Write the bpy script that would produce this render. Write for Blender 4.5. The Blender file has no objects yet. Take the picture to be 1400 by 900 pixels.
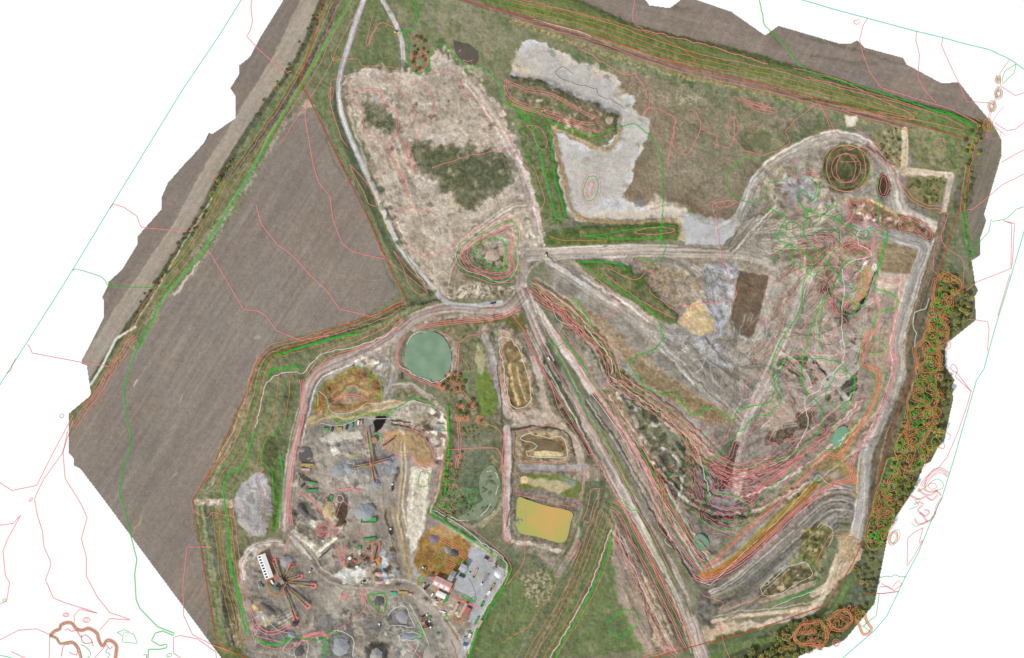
import bpy, bmesh, math, random
import numpy as np
from mathutils import Vector, Matrix
from mathutils.geometry import tessellate_polygon
random.seed(7)
C = bpy.context.scene.collection
SC = bpy.context.scene

# ------------------------------------------------------------------ camera, sky, sun, exposure
# one metre per plan unit; plan (px, py) has its origin in the north-west corner of the survey
CX, CY = 700.0, 450.0
cam = bpy.data.cameras.new('camera')
cam.sensor_width = 36.0
CAMH = 5000.0
cam.lens = 36.0 * CAMH / 1400.0
cam.clip_start = 50.0
cam.clip_end = 30000.0
camo = bpy.data.objects.new('camera', cam); C.objects.link(camo)
camo.location = (0, 0, CAMH)
SC.camera = camo
w = bpy.data.worlds.new('World'); SC.world = w; w.use_nodes = True
nt = w.node_tree
sky = nt.nodes.new('ShaderNodeTexSky'); sky.sky_type = 'NISHITA'; sky.sun_disc = False
SUN_EL, SUN_AZ = math.radians(43), math.radians(222)      # azimuth clockwise from +Y: light from lower left
sky.sun_elevation = SUN_EL; sky.sun_rotation = SUN_AZ
hs = nt.nodes.new('ShaderNodeHueSaturation'); hs.inputs['Saturation'].default_value = 0.45      # thin high cloud whitens the sky
nt.links.new(sky.outputs[0], hs.inputs['Color']); nt.links.new(hs.outputs[0], nt.nodes['Background'].inputs[0])
nt.nodes['Background'].inputs[1].default_value = 0.125
sl = bpy.data.lights.new('sun', 'SUN'); sl.energy = 2.1; sl.angle = math.radians(5.0); sl.color = (1.0, 0.95, 0.83)
so = bpy.data.objects.new('sun', sl); C.objects.link(so)
sd = Vector((math.sin(SUN_AZ) * math.cos(SUN_EL), math.cos(SUN_AZ) * math.cos(SUN_EL), math.sin(SUN_EL)))
so.rotation_euler = sd.to_track_quat('Z', 'Y').to_euler(); so.location = sd * 3000
SC.view_settings.view_transform = 'Standard'
SC.view_settings.look = 'None'; SC.view_settings.gamma = 1.0
SC.view_settings.exposure = 0.55
K = 1.16   # what a white wall returns, relative to display white

# ------------------------------------------------------------------ colours and materials
def lin(c):
    c = np.asarray(c, dtype=np.float32) / 255.0
    return np.where(c <= 0.04045, c / 12.92, ((c + 0.055) / 1.055) ** 2.4)
MATS = {}
def mat(name, rgb, rough=0.8, metal=0.0, var=0.12, scale=0.6, spec=0.3):
    if name in MATS: return MATS[name]
    m = bpy.data.materials.new(name); m.use_nodes = True
    n = m.node_tree; b = n.nodes['Principled BSDF']
    a = lin(rgb) / K
    no = n.nodes.new('ShaderNodeTexNoise'); no.inputs['Scale'].default_value = scale; no.inputs['Detail'].default_value = 4
    tc = n.nodes.new('ShaderNodeNewGeometry')
    n.links.new(tc.outputs['Position'], no.inputs['Vector'])
    mr = n.nodes.new('ShaderNodeMapRange'); mr.inputs['From Min'].default_value = .3; mr.inputs['From Max'].default_value = .7
    mr.inputs['To Min'].default_value = 1 - var; mr.inputs['To Max'].default_value = 1 + var
    n.links.new(no.outputs['Fac'], mr.inputs['Value'])
    mx = n.nodes.new('ShaderNodeVectorMath'); mx.operation = 'SCALE'
    mx.inputs[0].default_value = tuple(float(v) for v in a)
    n.links.new(mr.outputs[0], mx.inputs['Scale'])
    n.links.new(mx.outputs[0], b.inputs['Base Color'])
    b.inputs['Roughness'].default_value = rough; b.inputs['Metallic'].default_value = metal
    b.inputs['Specular IOR Level'].default_value = spec
    MATS[name] = m
    return m
def ground_material():
    m = bpy.data.materials.new('terrain_soil_and_turf'); m.use_nodes = True
    n = m.node_tree; b = n.nodes['Principled BSDF']
    at = n.nodes.new('ShaderNodeAttribute'); at.attribute_name = 'soil'; at.attribute_type = 'GEOMETRY'
    tc = n.nodes.new('ShaderNodeNewGeometry')
    out = at.outputs['Color']
    for sc, v in ((0.75, 0.20), (0.16, 0.10)):
        no = n.nodes.new('ShaderNodeTexNoise'); no.inputs['Scale'].default_value = sc; no.inputs['Detail'].default_value = 3
        n.links.new(tc.outputs['Position'], no.inputs['Vector'])
        mr = n.nodes.new('ShaderNodeMapRange'); mr.inputs['From Min'].default_value = .28; mr.inputs['From Max'].default_value = .72
        mr.inputs['To Min'].default_value = 1 - v; mr.inputs['To Max'].default_value = 1 + v
        n.links.new(no.outputs['Fac'], mr.inputs['Value'])
        mx = n.nodes.new('ShaderNodeVectorMath'); mx.operation = 'SCALE'
        n.links.new(out, mx.inputs[0]); n.links.new(mr.outputs[0], mx.inputs['Scale'])
        out = mx.outputs[0]
    n.links.new(out, b.inputs['Base Color'])
    b.inputs['Roughness'].default_value = 0.95; b.inputs['Specular IOR Level'].default_value = 0.1
    return m

# ------------------------------------------------------------------ the terrain grid
Y0, H, W = -60, 1020, 1400
yy, xx = np.mgrid[0:H, 0:W].astype(np.float32); yy += Y0
rng = np.random.RandomState(11)
_tab = rng.rand(512, 512).astype(np.float32)
def vn(u, v):
    iu = np.floor(u).astype(np.int32); iv = np.floor(v).astype(np.int32)
    fu = u - iu; fv = v - iv
    fu = fu * fu * (3 - 2 * fu); fv = fv * fv * (3 - 2 * fv)
    a = _tab[iv & 511, iu & 511]; b = _tab[iv & 511, (iu + 1) & 511]
    c = _tab[(iv + 1) & 511, iu & 511]; d = _tab[(iv + 1) & 511, (iu + 1) & 511]
    return (a + (b - a) * fu) * (1 - fv) + (c + (d - c) * fu) * fv
def fbm(x, y, s, o=4, off=0.0):
    r = 0; a = 1.0; t = 0
    for k in range(o):
        ca, sa = math.cos(.6 + 1.1 * k), math.sin(.6 + 1.1 * k)
        r = r + a * vn((x * ca + y * sa) / s + off + 17.3 * k, (y * ca - x * sa) / s + off * .7 + 5.1 * k)
        t += a; a *= .6; s *= .5
    return r / t
def sstep(a, b, v):
    t = np.clip((v - a) / (b - a), 0, 1); return t * t * (3 - 2 * t)
WX = (fbm(xx, yy, 9, 3, 3.) - .5) * 2; WY = (fbm(xx, yy, 9, 3, 9.) - .5) * 2
N = {s: np.clip((fbm(xx, yy, s, 4, s * 1.7) - .5) * 2.6 + .5, 0, 1) for s in (3, 6, 14, 40)}
def streak(ang, a=1.6, b=30, off=0.):
    ca, sa = math.cos(math.radians(ang)), math.sin(math.radians(ang))
    u = xx * ca - yy * sa; v = xx * sa + yy * ca       # angle counter-clockwise from the east
    n = vn(v / a + off, u / b + off) * .6 + vn(v / (a * 2.7) + 7, u / (b * 2) + off) * .4
    return np.clip((n - .5) * 1.7 + .5, 0, 1)
COL = np.zeros((H, W, 3), np.float32)
FD = np.full((H, W), 60., np.float32); FU = np.zeros((H, W), np.float32); FA = np.zeros((H, W), np.float32)   # the grain that follows the lanes
Z = np.zeros((H, W), np.float32)
LAB = np.zeros((H, W), np.uint8)
LNAMES = ['grassland']
def pts(s):
    if not isinstance(s, str): return [tuple(p) for p in s]
    v = [float(t) for t in s.replace(',', ' ').split()]
    return list(zip(v[0::2], v[1::2]))
def smooth(p, step=5, closed=False):
    p = [np.array(q, float) for q in p]
    n = len(p); out = []
    rngs = range(n) if closed else range(n - 1)
    for i in rngs:
        if closed: a, b, c, d = p[(i - 1) % n], p[i], p[(i + 1) % n], p[(i + 2) % n]
        else: a, b, c, d = p[max(i - 1, 0)], p[i], p[i + 1], p[min(i + 2, n - 1)]
        L = np.linalg.norm(c - b); k = max(1, int(L / step))
        for j in range(k):
            t = j / k
            out.append(tuple(.5 * ((2 * b) + (c - a) * t + (2 * a - 5 * b + 4 * c - d) * t * t + (3 * b - a - 3 * c + d) * t ** 3)))
    if not closed: out.append(tuple(p[-1]))
    return out
def ell(cx, cy, rx, ry, rot=0, n=20):
    ca, sa = math.cos(math.radians(rot)), math.sin(math.radians(rot))
    return [(cx + rx * math.cos(t) * ca - ry * math.sin(t) * sa, cy + rx * math.cos(t) * sa + ry * math.sin(t) * ca)
            for t in [2 * math.pi * k / n for k in range(n)]]
def window(P, pad):
    xs = [p[0] for p in P]; ys = [p[1] for p in P]
    x0 = max(0, int(min(xs) - pad)); x1 = min(W, int(max(xs) + pad) + 2)
    y0 = max(0, int(min(ys) - pad - Y0)); y1 = min(H, int(max(ys) + pad - Y0) + 2)
    return slice(y0, y1), slice(x0, x1)
def pline(X, Y, P):
    D = np.full(X.shape, 1e9, np.float32); S = np.zeros_like(D); A = np.zeros_like(D); s0 = 0.0
    for (ax, ay), (bx, by) in zip(P[:-1], P[1:]):
        dx, dy = bx - ax, by - ay; L = math.hypot(dx, dy)
        if L < 1e-6: continue
        t = np.clip(((X - ax) * dx + (Y - ay) * dy) / (L * L), 0, 1)
        ex = X - ax - t * dx; ey = Y - ay - t * dy
        d = ex * ex + ey * ey
        m = d < D
        D = np.where(m, d, D); S = np.where(m, np.sign(dx * ey - dy * ex), S); A = np.where(m, s0 + t * L, A)
        s0 += L
    return np.sqrt(D), S, A
def inside(X, Y, P):
    r = np.zeros(X.shape, bool)
    for (ax, ay), (bx, by) in zip(P, P[1:] + P[:1]):
        if ay == by: continue
        c = ((ay > Y) != (by > Y)) & (X < (bx - ax) * (Y - ay) / (by - ay) + ax)
        r ^= c
    return r
def apply(w, m, col, c2, tex, lab, dz, zm):
    if col is not None:
        a = lin(col)[None, None, :]
        if c2 is not None:
            b = lin(c2)[None, None, :]
            t = tex[..., None]
            a = a * (1 - t) + b * t
        COL[w] = COL[w] * (1 - m[..., None]) + a * m[..., None]
    if lab:
        if lab not in LNAMES: LNAMES.append(lab)
        L = LAB[w]; L[m > .5] = LNAMES.index(lab)
    if dz: Z[w] += dz * zm
def F(P, col=None, c2=None, sc=6, feather=1.2, warp=2.0, lab=None, dz=0, zf=8, amt=1.0, ang=None, sm=False, thr=None):
    P = pts(P)
    if sm: P = smooth(P, 5, True)
    w = window(P, max(feather, warp) + 3 + (zf if dz else 0))
    X = xx[w] + WX[w] * warp * 2; Y = yy[w] + WY[w] * warp * 2
    D, _, _ = pline(X, Y, P + P[:1])
    ins = inside(X, Y, P)
    sd_ = np.where(ins, D, -D)
    m = sstep(-feather, feather, sd_) * amt
    tex = None
    if c2 is not None:
        tex = N[sc][w] if ang is None else (streak(ang, 1.5 if sc == 3 else 2.4)[w] * .7 + N[3][w] * .3)
        if thr is not None: tex = sstep(thr - .12, thr + .12, tex)
    apply(w, m, col, c2, tex, lab, dz, sstep(-zf, zf, sd_))
def S(P, wd, col=None, c2=None, feather=1.0, warp=.6, lab=None, dz=0, zf=5, amt=1.0, sm=True, trk=0.5, sc=None):
    P = pts(P)
    if sm: P = smooth(P, 8)
    w = window(P, wd + feather + warp + 3 + (zf if dz else 0) + (34 if wd >= 7 else 0))
    X = xx[w] + WX[w] * warp * 2; Y = yy[w] + WY[w] * warp * 2
    D, sg, A = pline(X, Y, P)
    if wd >= 7:
        nd = D < FD[w]; o_ = FA.max() % 7919 + 97
        FU[w] = np.where(nd, D * sg, FU[w]); FA[w] = np.where(nd, A + o_, FA[w]); FD[w] = np.where(nd, D, FD[w])
    m = sstep(wd / 2 + feather, wd / 2 - feather, D) * amt
    tex = None
    if c2 is not None:
        u = D * sg
        if sc: tex = N[sc][w]
        else: tex = np.clip((vn(u / 1.7 + 31.5, A / 60) * trk + N[6][w] * (1 - trk) - .5) * 1.8 + .5, 0, 1)
    apply(w, m, col, c2, tex, lab, dz, sstep(wd / 2 + zf, max(wd / 2 - zf, -zf * .5), D))

# ------------------------------------------------------------------ the survey's edge
OUT = pts('''387,0 356,50 341,78 327,89 326,102 314,121 321,131 322,161 290,183 285,181 279,194 259,217 251,225 229,250 220,271
221,285 187,324 188,333 166,369 148,385 147,391 139,406 142,412 142,432 125,467 112,491 112,498 118,500 124,540 94,565 94,620 100,627
101,637 109,641 135,675 302,900 345,958 1010,958 1040,915 1088,900 1122,885 1132,886 1155,876 1196,826 1200,805 1216,725 1222,712 1247,675
1264,636 1273,632 1282,613 1291,605 1299,567 1304,545 1301,530 1306,520 1292,500 1293,469 1300,466 1320,450 1335,438 1333,406
1338,397 1334,390 1329,357 1340,350 1341,325 1349,302 1346,293 1367,222 1370,212 1369,190 1361,175 1350,160 1333,140 1311,112
1288,114 1240,88 1235,79 1183,65 1172,55 1162,60 1150,60 1064,35 1046,48 1003,18 1003,17 954,0 942,-6 930,0 915,11 888,7 883,0
860,-30 855,-58 425,-58''')

# ------------------------------------------------------------------ soil, turf, tracks: the ground painted by region
G1, G2, G3 = (104,112,78), (122,130,96), (84,92,66)
PALE, PALE2 = (186,172,156), (140,128,112)
FIELD, FIELD2 = (138,127,117), (127,116,106)
COL[:] = lin((116,118,92)); F([(0,-60),(1399,-60),(1399,959),(0,959)], (112,116,88), (132,128,106), sc=14)
# western fields
F('425,-60 380,0 350,50 320,90 310,160 250,225 100,480 90,560 125,545 182,447 290,272 352,160 424,50 470,-60', (134,122,112), FIELD2, ang=57, sc=6, lab='field')
F('440,-60 410,0 387,50 360,100 322,160 281,225 240,300 207,350 172,400 139,450 112,491 118,500 122,532 130,510 167,450 205,400 234,350 270,290 305,225 348,160 391,100 422,50 437,0 465,-60', (166,155,140), (152,140,126), ang=57, sc=6, warp=1, lab='field')
F('419,136 400,155 368,205 350,250 332,280 312,307 287,340 272,357 250,387 225,412 207,442 190,475 160,500 125,545 105,585 90,600 85,640 135,700 302,925 340,960 300,940 283,870 287,830 284,800 272,750 265,710 262,684 270,675 290,635 310,590 335,540 350,495 360,480 390,464 430,453 455,448 490,436 520,418 545,403 535,378 522,345 505,300 490,262 465,222 446,175 436,155 430,143', FIELD, (130,119,109), ang=57, sc=6, warp=1, lab='field', feather=1.2)
for P, c in (('240,470 350,350 400,420 300,600 200,640', (142,132,121)), ('360,250 420,200 470,300 440,400 380,420', (134,122,112)),
             ('120,600 200,560 260,640 250,800 200,720', (134,123,110)), ('380,330 430,330 470,380 430,430 360,440', (146,135,124)),
             ('200,470 330,380 400,450 340,480 230,520', (142,133,122)), ('250,800 285,740 285,860', (146,130,112)), ('150,540 220,520 200,600 140,640', (132,122,113))):
    F(P, c, FIELD2, ang=57, sc=6, feather=26, warp=6, amt=.6)
for k in range(9):                                   # drilling marks, the long way of the field
    S([(200 + 32 * k, 500 - 38 * k * .6), (150 + 42 * k, 600 - 30 * k * .5)], 2.0, (148,138,127), amt=.28, feather=2)
S('419,134 445,172 468,222 505,292 535,370 553,405', 3, (150,140,120), (120,118,94), amt=.8)
F('412,145 418,136 428,145 420,150', (178,165,150), feather=2)
S('463,-60 440,0 424,45 397,97 354,158 312,222 290,262 278,292 240,348 210,398 174,448 126,520', 9, (84,92,66), (104,104,82), lab='hedge_verge', sc=6, feather=2)
F('475,-60 445,0 427,45 400,97 356,160 316,222 296,262 283,292 245,348 214,398 178,448 128,524 104,556 95,568 95,595 107,580 155,500 190,462 200,445 240,385 290,332 352,236 395,150 425,110 455,60 478,0 500,-60', G1, (128,128,100), sc=6, lab='grassland')
S('478,-60 458,0 452,28 431,70 410,108 382,150 356,187 335,215 312,245', 7, (122,112,106), (84,82,72), warp=1.5, sc=3, dz=-1)
S('350,232 330,262 310,290 285,325 262,352', 8, (120,122,100), (150,148,128), sc=3, warp=2)
S('290,272 252,332 212,400 182,447', 2.2, (196,190,172), feather=.8, lab='path', sc=3, c2=(140,138,110))
S('185,447 172,455 160,462 140,500 124,526', 3.2, (212,206,188), lab='path')
S('420,152 396,162 366,208 350,240 318,282 300,318 287,342 265,372 240,398 215,420 200,442', 5, (118,118,96), (170,164,146), sc=3, warp=2, amt=.7)
S('272,358 256,380 240,402', 3, (206,198,178), warp=2, amt=.7)
S('500,-60 480,0 450,50 437,75 414,112 391,150 367,187 350,222 315,280 292,317 275,347 240,387 225,407 205,447', 3.4, (122,148,84), (150,158,118), lab='path', sc=3)
# between the lanes in the north
F('490,-60 478,0 440,80 425,115 432,150 452,180 465,225 488,258 520,330 545,395 560,412 602,402 580,372 555,345 512,262 495,215 475,172 466,140 470,100 483,60 497,0 503,-60', G1, G2, sc=6, lab='grassland')
S('458,128 470,185 505,270 530,330 560,372 590,400', 9, (86,94,70), (104,108,84), sc=6, dz=-1.2)
S('446,150 462,210 492,262 520,330 548,392', 4, (128,130,100), (106,116,84), sc=6)
S('512,-20 510,20 501,50 497,80', 8, (104,100,90), (84,84,70), sc=6, warp=1.5)
F('500,-60 500,0 490,60 478,95 545,95 545,60 532,25 515,-60', (104,114,76), (118,124,90), sc=6)
F('520,-60 530,0 560,60 560,105 592,98 598,70 660,115 700,100 712,58 740,62 1050,150 1250,190 1240,160 700,18 640,0 600,-20', (118,122,90), (140,136,110), sc=14, lab='grassland')
F('592,20 640,10 690,40 690,70 640,50 600,60', (132,130,104), (146,140,116), sc=6, feather=10, warp=5, amt=.8)
F('540,-60 545,0 570,30 585,0 590,-60', (100,116,72), (112,124,84), sc=6, feather=8)
# north-east dyke and outer field
F('600,-60 640,-40 760,-18 873,37 1000,66 1110,98 1200,127 1290,152 1345,168 1375,160 1300,90 1100,20 900,-60', (140,127,116), (126,114,104), ang=-14, sc=6, lab='field', warp=1)
for P in ('1095,50 1140,62 1200,78 1240,90', '1110,75 1150,84 1200,88', '900,8 940,12', '1040,30 1065,60'):
    S(P, 5, (92,94,74), (126,114,104), sc=3, warp=2, amt=.7, feather=2)
F('600,-50 640,-32 760,-6 873,40 1000,70 1110,101 1200,130 1290,154 1340,168 1345,200 1335,240 1310,235 1330,190 1250,168 1125,133 1050,112 925,85 805,44 700,17 600,-8', (96,108,62), (120,128,84), sc=6, ang=-15, lab='grassland', dz=2.5, zf=9)
S('640,-36 760,-9 873,37 1000,68 1110,99 1200,128 1290,152 1342,168', 6, (78,90,54), (100,108,74), sc=3, warp=1)
S('700,8 815,32 925,66 1050,102', 7, (106,122,64), (92,110,58), sc=6)
S('600,-10 700,20 775,44 850,70 930,92 1050,121 1150,150 1250,176 1330,200', 6, (134,116,104), (104,96,80), lab='track', trk=.7)
S('700,29 775,55 850,82 930,104 1050,130 1150,158 1190,168', 5, (168,158,118), (112,112,76), sc=3, warp=2)
S('1100,134 1200,152 1290,180', 4, (92,104,62), (80,92,56), sc=6)
# grass verge and brown plain of the north-east
F('712,50 770,62 850,86 930,108 1050,134 1110,140 1180,165 1110,190 1040,230 1000,215 900,190 900,130 845,100 770,75', (104,120,84), (140,132,108), sc=6, lab='grassland', feather=3, warp=5)
F('841,104 870,102 910,108 950,160 1000,215 1040,225 1030,245 1002,292 990,305 960,298 935,282 915,280 885,284 850,270 860,250 870,225 885,190 890,163 862,150 848,130', (142,128,111), (128,116,98), sc=14, lab='bare_soil', feather=1.2, warp=1.5)
F('890,115 960,130 1040,170 1060,205 1020,250 960,240 930,190 905,150', (112,120,90), (150,136,116), sc=6, feather=12, warp=8, amt=.85, thr=.52)
F('925,120 960,130 970,145 930,140', (176,170,146), (112,122,90), sc=3, feather=5, warp=5, thr=.55)
F('870,205 960,200 990,230 960,270 890,250', (122,122,98), (144,130,114), sc=6, feather=10, warp=6, amt=.7, thr=.5)
F('930,265 1000,262 990,303 962,298 938,280', (132,117,101), feather=4)
F('1000,130 1050,140 1060,150 1010,148', (172,136,120), (130,118,98), sc=3, feather=3, warp=3)
F('1050,140 1100,160 1085,190 1040,170', (152,138,122), (110,112,86), sc=6, feather=5, warp=5)
F('1095,150 1140,168 1140,188 1080,200 1060,190', (96,106,78), (122,118,96), sc=6, feather=5, warp=5)
F(ell(1031,190,24,17,20), (78,90,58), (96,106,72), sc=6, feather=3, lab='grassland', warp=3, dz=-2)
F('1155,160 1172,158 1170,170 1158,172', (214,204,184), feather=2, warp=2)
# sandy zone in the north-west
F('467,112 480,98 510,92 552,98 590,100 590,70 600,66 628,92 662,118 683,142 700,190 716,225 726,260 740,300 748,330 740,350 700,345 640,350 612,400 603,404 580,372 557,345 540,308 524,270 508,225 490,180 474,145', (200,188,172), (140,128,112), sc=3, lab='bare_soil', feather=2, warp=4)
F('500,105 560,110 600,110 660,140 690,200 700,260 650,200 560,190 500,150', (172,158,142), (140,128,110), sc=6, feather=12, warp=8, amt=.5, thr=.6)
F('497,134 520,138 530,150 548,176 540,184 520,178 500,172', (98,98,80), (138,128,108), sc=3, feather=4, warp=4, lab='scrub')
F('556,194 600,200 640,203 672,205 698,214 704,235 690,262 650,285 628,280 606,262 586,240 566,222', (96,100,76), (136,130,108), sc=6, feather=5, warp=6, lab='scrub', thr=.66)
F('590,230 650,225 680,240 640,262 600,250', (84,92,68), feather=8, warp=5, amt=.7)
F('640,210 690,215 700,240 680,262', (110,108,88), (78,82,64), sc=6, feather=5, warp=6, amt=.7)
for cx, cy, r in ((597,115,10),(640,178,9),(560,130,7),(610,265,8),(540,150,8),(655,300,8),(505,165,6),(665,150,12),(690,240,10)):
    F(ell(cx, cy, r, r * .7), (118,108,94), (154,142,124), sc=3, feather=5, warp=6, amt=.75)
for cx, cy, r in ((618,284,7),(622,302,5),(630,280,5)): F(ell(cx, cy, r, r), (166,160,116), feather=3, warp=2)
F('548,290 560,292 564,312 556,312', (180,160,136), feather=3)
S('530,182 538,200 545,225 562,270 572,305', 11, (158,142,124), (172,158,140), trk=.8)
S('532,180 550,178 572,172 590,160 594,140 580,118', 4, (164,148,132), (186,172,158), amt=.6)
S('486,118 492,140 500,145', 3, (96,94,76), warp=2)
S('485,112 510,96 550,98', 4, (120,116,94), warp=2, sc=3, c2=(160,150,130))
S('640,112 662,142 684,176 700,205 716,244 728,290 738,330', 8, (184,170,158), (158,146,134), lab='track', feather=2)
S('700,200 722,250 736,300 740,330', 9, (190,178,168), (160,148,136), warp=2)
S('612,380 625,345 660,312 700,286 720,282', 9, (186,172,156), (160,146,132), trk=.7)
S('604,360 600,330 585,300', 5, (126,120,100), (176,164,148), sc=3, warp=3)
F('604,385 612,368 640,385 690,392 712,388 706,402 660,408 620,408 604,404', (186,174,156), (130,118,98), sc=3, warp=2, lab='bare_soil')
F(ell(616,370,10,7), (120,116,100), (150,140,124), sc=3, feather=2)
# mound with terraces
F('617,350 622,338 640,325 662,314 700,298 708,305 712,325 706,350 712,372 700,384 680,388 655,382 628,370', (118,114,90), (150,136,116), sc=3, lab='grassland', dz=-3, zf=5)
for i, s in enumerate((.86, .7, .55, .4)):
    P = [(668 + (x - 668) * s, 348 + (y - 348) * s) for x, y in pts('617,350 622,338 640,325 662,314 700,298 708,305 712,325 706,350 712,372 700,384 680,388 655,382 628,370')]
    F(P, None, dz=-1.6, zf=4)
F('648,332 672,322 684,326 690,345 693,365 680,371 665,362 650,345', (156,142,124), (96,98,72), sc=6, lab='bare_soil', thr=.65)
# pale mud lagoon with its banks
F('713,56 706,82 697,103 715,108 742,112 782,128 800,142 830,152 846,160 846,180 832,196 820,203 795,196 760,178 752,172 756,190 764,225 772,262 788,302 860,304 932,300 936,285 918,282 888,287 850,270 862,248 868,225 885,190 890,164 862,150 868,135 848,125 846,114 842,104 812,92 770,74 748,62 735,56', (186,184,184), (202,200,200), sc=6, lab='mud_flat', warp=2.5, dz=-2)
F('706,68 698,100 742,112 770,118 750,100 720,85', (204,190,172), (190,178,162), sc=6, warp=2, feather=3)
F('770,74 812,92 842,104 846,116 820,105 780,88 745,66', (204,192,176), (188,178,166), sc=6, warp=2, feather=3, amt=.9)
S('775,84 800,96 830,106 845,118', 5, (206,192,174), amt=.7, warp=2)
S('756,180 764,222 772,262 785,293 840,292 932,290', 9, (208,194,172), (196,186,172), warp=3, feather=3, sc=3)
F('895,265 932,282 934,298 880,300 880,285', (206,194,176), (194,184,170), sc=6, feather=4)
F('840,95 858,96 860,104 850,108 862,130 870,128 880,160 895,165 900,150 880,110 858,96', (140,128,110), feather=1, warp=1, lab='bare_soil')
for i in range(26):
    cx, cy = random.uniform(775, 880), random.uniform(150, 290)
    if inside(np.array([[cx]]), np.array([[cy]]), pts('765,180 800,200 840,205 850,160 880,170 855,240 840,280 790,290'))[0, 0]:
        F(ell(cx, cy, random.uniform(1.5, 5), random.uniform(1.5, 5)), (142,140,138), feather=1.5, warp=2, amt=.75)
for cx, cy, r in ((862,200,6),(853,192,4),(840,130,2.5),(803,218,7),(802,243,6)): F(ell(cx, cy, r, r * .8), (140,138,136), feather=2, warp=3, amt=.8)
F('808,205 830,200 840,205 832,222 812,220', (176,166,150), feather=4, warp=3)
S('755,172 762,200 770,240 782,285 800,300 860,303 932,300', 7, (158,136,104), (182,160,126), warp=1.5, sc=3, dz=1.2)
S('757,172 775,180 800,195 825,205 838,200 848,182 848,160 835,148', 7, (150,128,100), (176,158,130), warp=1.5, sc=3)
S('890,286 915,280 936,284', 4, (150,138,128), amt=.6, warp=2)
F('872,272 890,274 884,282 868,282', (142,134,132), feather=2, warp=2)
# green banks round the lagoon
F('688,114 700,104 735,112 770,120 800,136 832,148 844,160 844,184 826,191 800,188 760,170 715,152 692,142', (98,100,72), (138,126,104), sc=6, lab='embankment', warp=2, dz=5, zf=8)
S('700,122 740,126 780,142 820,165 828,176', 7, (136,124,102), (118,112,88), sc=3, warp=2)
S('700,106 740,113 790,134 832,150 842,172', 4, (76,86,56), (120,118,92), sc=3, warp=2)
S('690,140 720,153 760,172 800,188 826,190', 5, (92,112,58), (110,122,78), sc=3)
F('704,150 720,152 752,166 754,190 764,240 774,298 768,310 752,308 738,290 728,250 712,195', (88,108,62), (122,122,90), sc=6, lab='embankment', dz=4, zf=8)
S('722,175 745,240 758,300', 6, (126,118,96), (98,112,72), sc=3)
F('742,322 752,314 800,311 900,305 928,308 932,318 930,327 880,331 790,335 752,336 740,330', (84,104,54), (112,118,78), sc=6, lab='embankment', dz=4, zf=7)
S('800,318 850,314 920,314', 5, (130,118,92), (92,112,60), sc=3, warp=1.5)
F('712,330 728,305 745,312 740,335 720,345', (176,162,148), (140,130,112), sc=3, warp=3)
F('934,292 946,297 962,306 985,309 1006,306 1000,322 985,336 960,336 935,333', (178,180,184), (192,192,194), sc=6, lab='mud_flat', warp=2)
for cx, cy in ((972,318),(955,330),(966,322),(976,316)): F(ell(cx, cy, 3, 4, 20), (128,130,132), feather=1.5, warp=2, amt=.8)
F('926,296 936,298 936,330 928,328', (190,178,140), feather=1.5)
# ----------------------------------------------------------------- eastern workings
F('745,350 990,345 1010,300 1040,245 1110,190 1180,180 1240,200 1270,300 1275,330 1240,430 1225,520 1190,590 1150,660 1060,740 965,800 940,760 880,700 830,560 760,450', (160,150,138), (136,128,116), sc=14, lab='quarry_floor', feather=3)
F('1000,345 1100,345 1150,310 1240,330 1225,500 1150,600 1000,700 940,640 1010,560 860,430 790,370', (168,157,144), (138,128,116), ang=35, sc=6, feather=14, warp=5, amt=.75)
F('1010,355 1180,320 1170,420 1120,470 1060,450', (164,152,138), (140,128,114), ang=50, sc=6, feather=10, amt=.7)
F('1100,480 1180,420 1180,540 1120,560', (166,155,144), (140,130,118), ang=-35, sc=6, feather=10, amt=.7)
# loop lane and the ponds inside it
S('985,312 1002,305 1016,285 1030,252 1052,226 1085,205 1120,190 1146,185 1180,195 1202,212 1218,232 1226,262 1232,288 1262,302 1282,312', 15, (186,178,166), (162,154,142), lab='track', feather=2)
S('1010,300 1030,262 1052,235 1080,212', 9, (190,182,172), (160,152,142), feather=2)
F('1052,222 1075,222 1110,225 1140,262 1170,270 1160,285 1100,290 1050,290 1030,260', (176,164,148), (140,130,114), sc=6, lab='bare_soil', feather=4, warp=4)
F('1065,245 1100,235 1115,260 1120,285 1075,285', (186,172,164), (160,156,160), sc=6, feather=5, warp=4)
F('1080,245 1110,240 1108,272 1084,272', (168,168,176), (150,140,134), sc=6, feather=4, warp=3, amt=.8)
F('1030,270 1052,280 1075,300 1060,310 1040,300', (130,122,104), (160,148,132), sc=6, feather=4, warp=4)
F('1185,180 1232,170 1236,238 1212,225', (122,118,84), (146,138,108), sc=6, feather=3, lab='scrub')
F('1242,170 1330,195 1318,240 1250,235', (104,114,74), (132,130,96), sc=6, feather=3, lab='grassland', warp=3)
F('1250,175 1290,180 1300,230 1250,228', (120,122,88), (146,138,110), sc=6, feather=4, warp=3)
S('1237,178 1237,205 1235,236', 9, (200,184,156), (184,168,142), lab='track', sc=3)
S('1222,232 1262,236 1300,240', 9, (176,160,138), (190,176,154), lab='track', sc=6)
F('1238,241 1294,240 1288,278 1262,284 1240,276', (118,118,82), (138,128,96), sc=6, lab='scrub', warp=2, dz=-1)
S('1300,242 1296,262 1290,290 1284,315', 8, (184,172,154), (160,148,132), lab='track')
S('1186,198 1202,212 1220,222', 4, (104,98,80), warp=1.5)
F(ell(1157,230,33,33), (112,100,78), (88,82,62), sc=3, feather=2, warp=2, lab='bare_soil', dz=-3, zf=6)
F(ell(1208,254,9,17), (100,92,74), (84,80,64), sc=3, feather=1.5, warp=1.5, dz=-2, zf=4)
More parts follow.
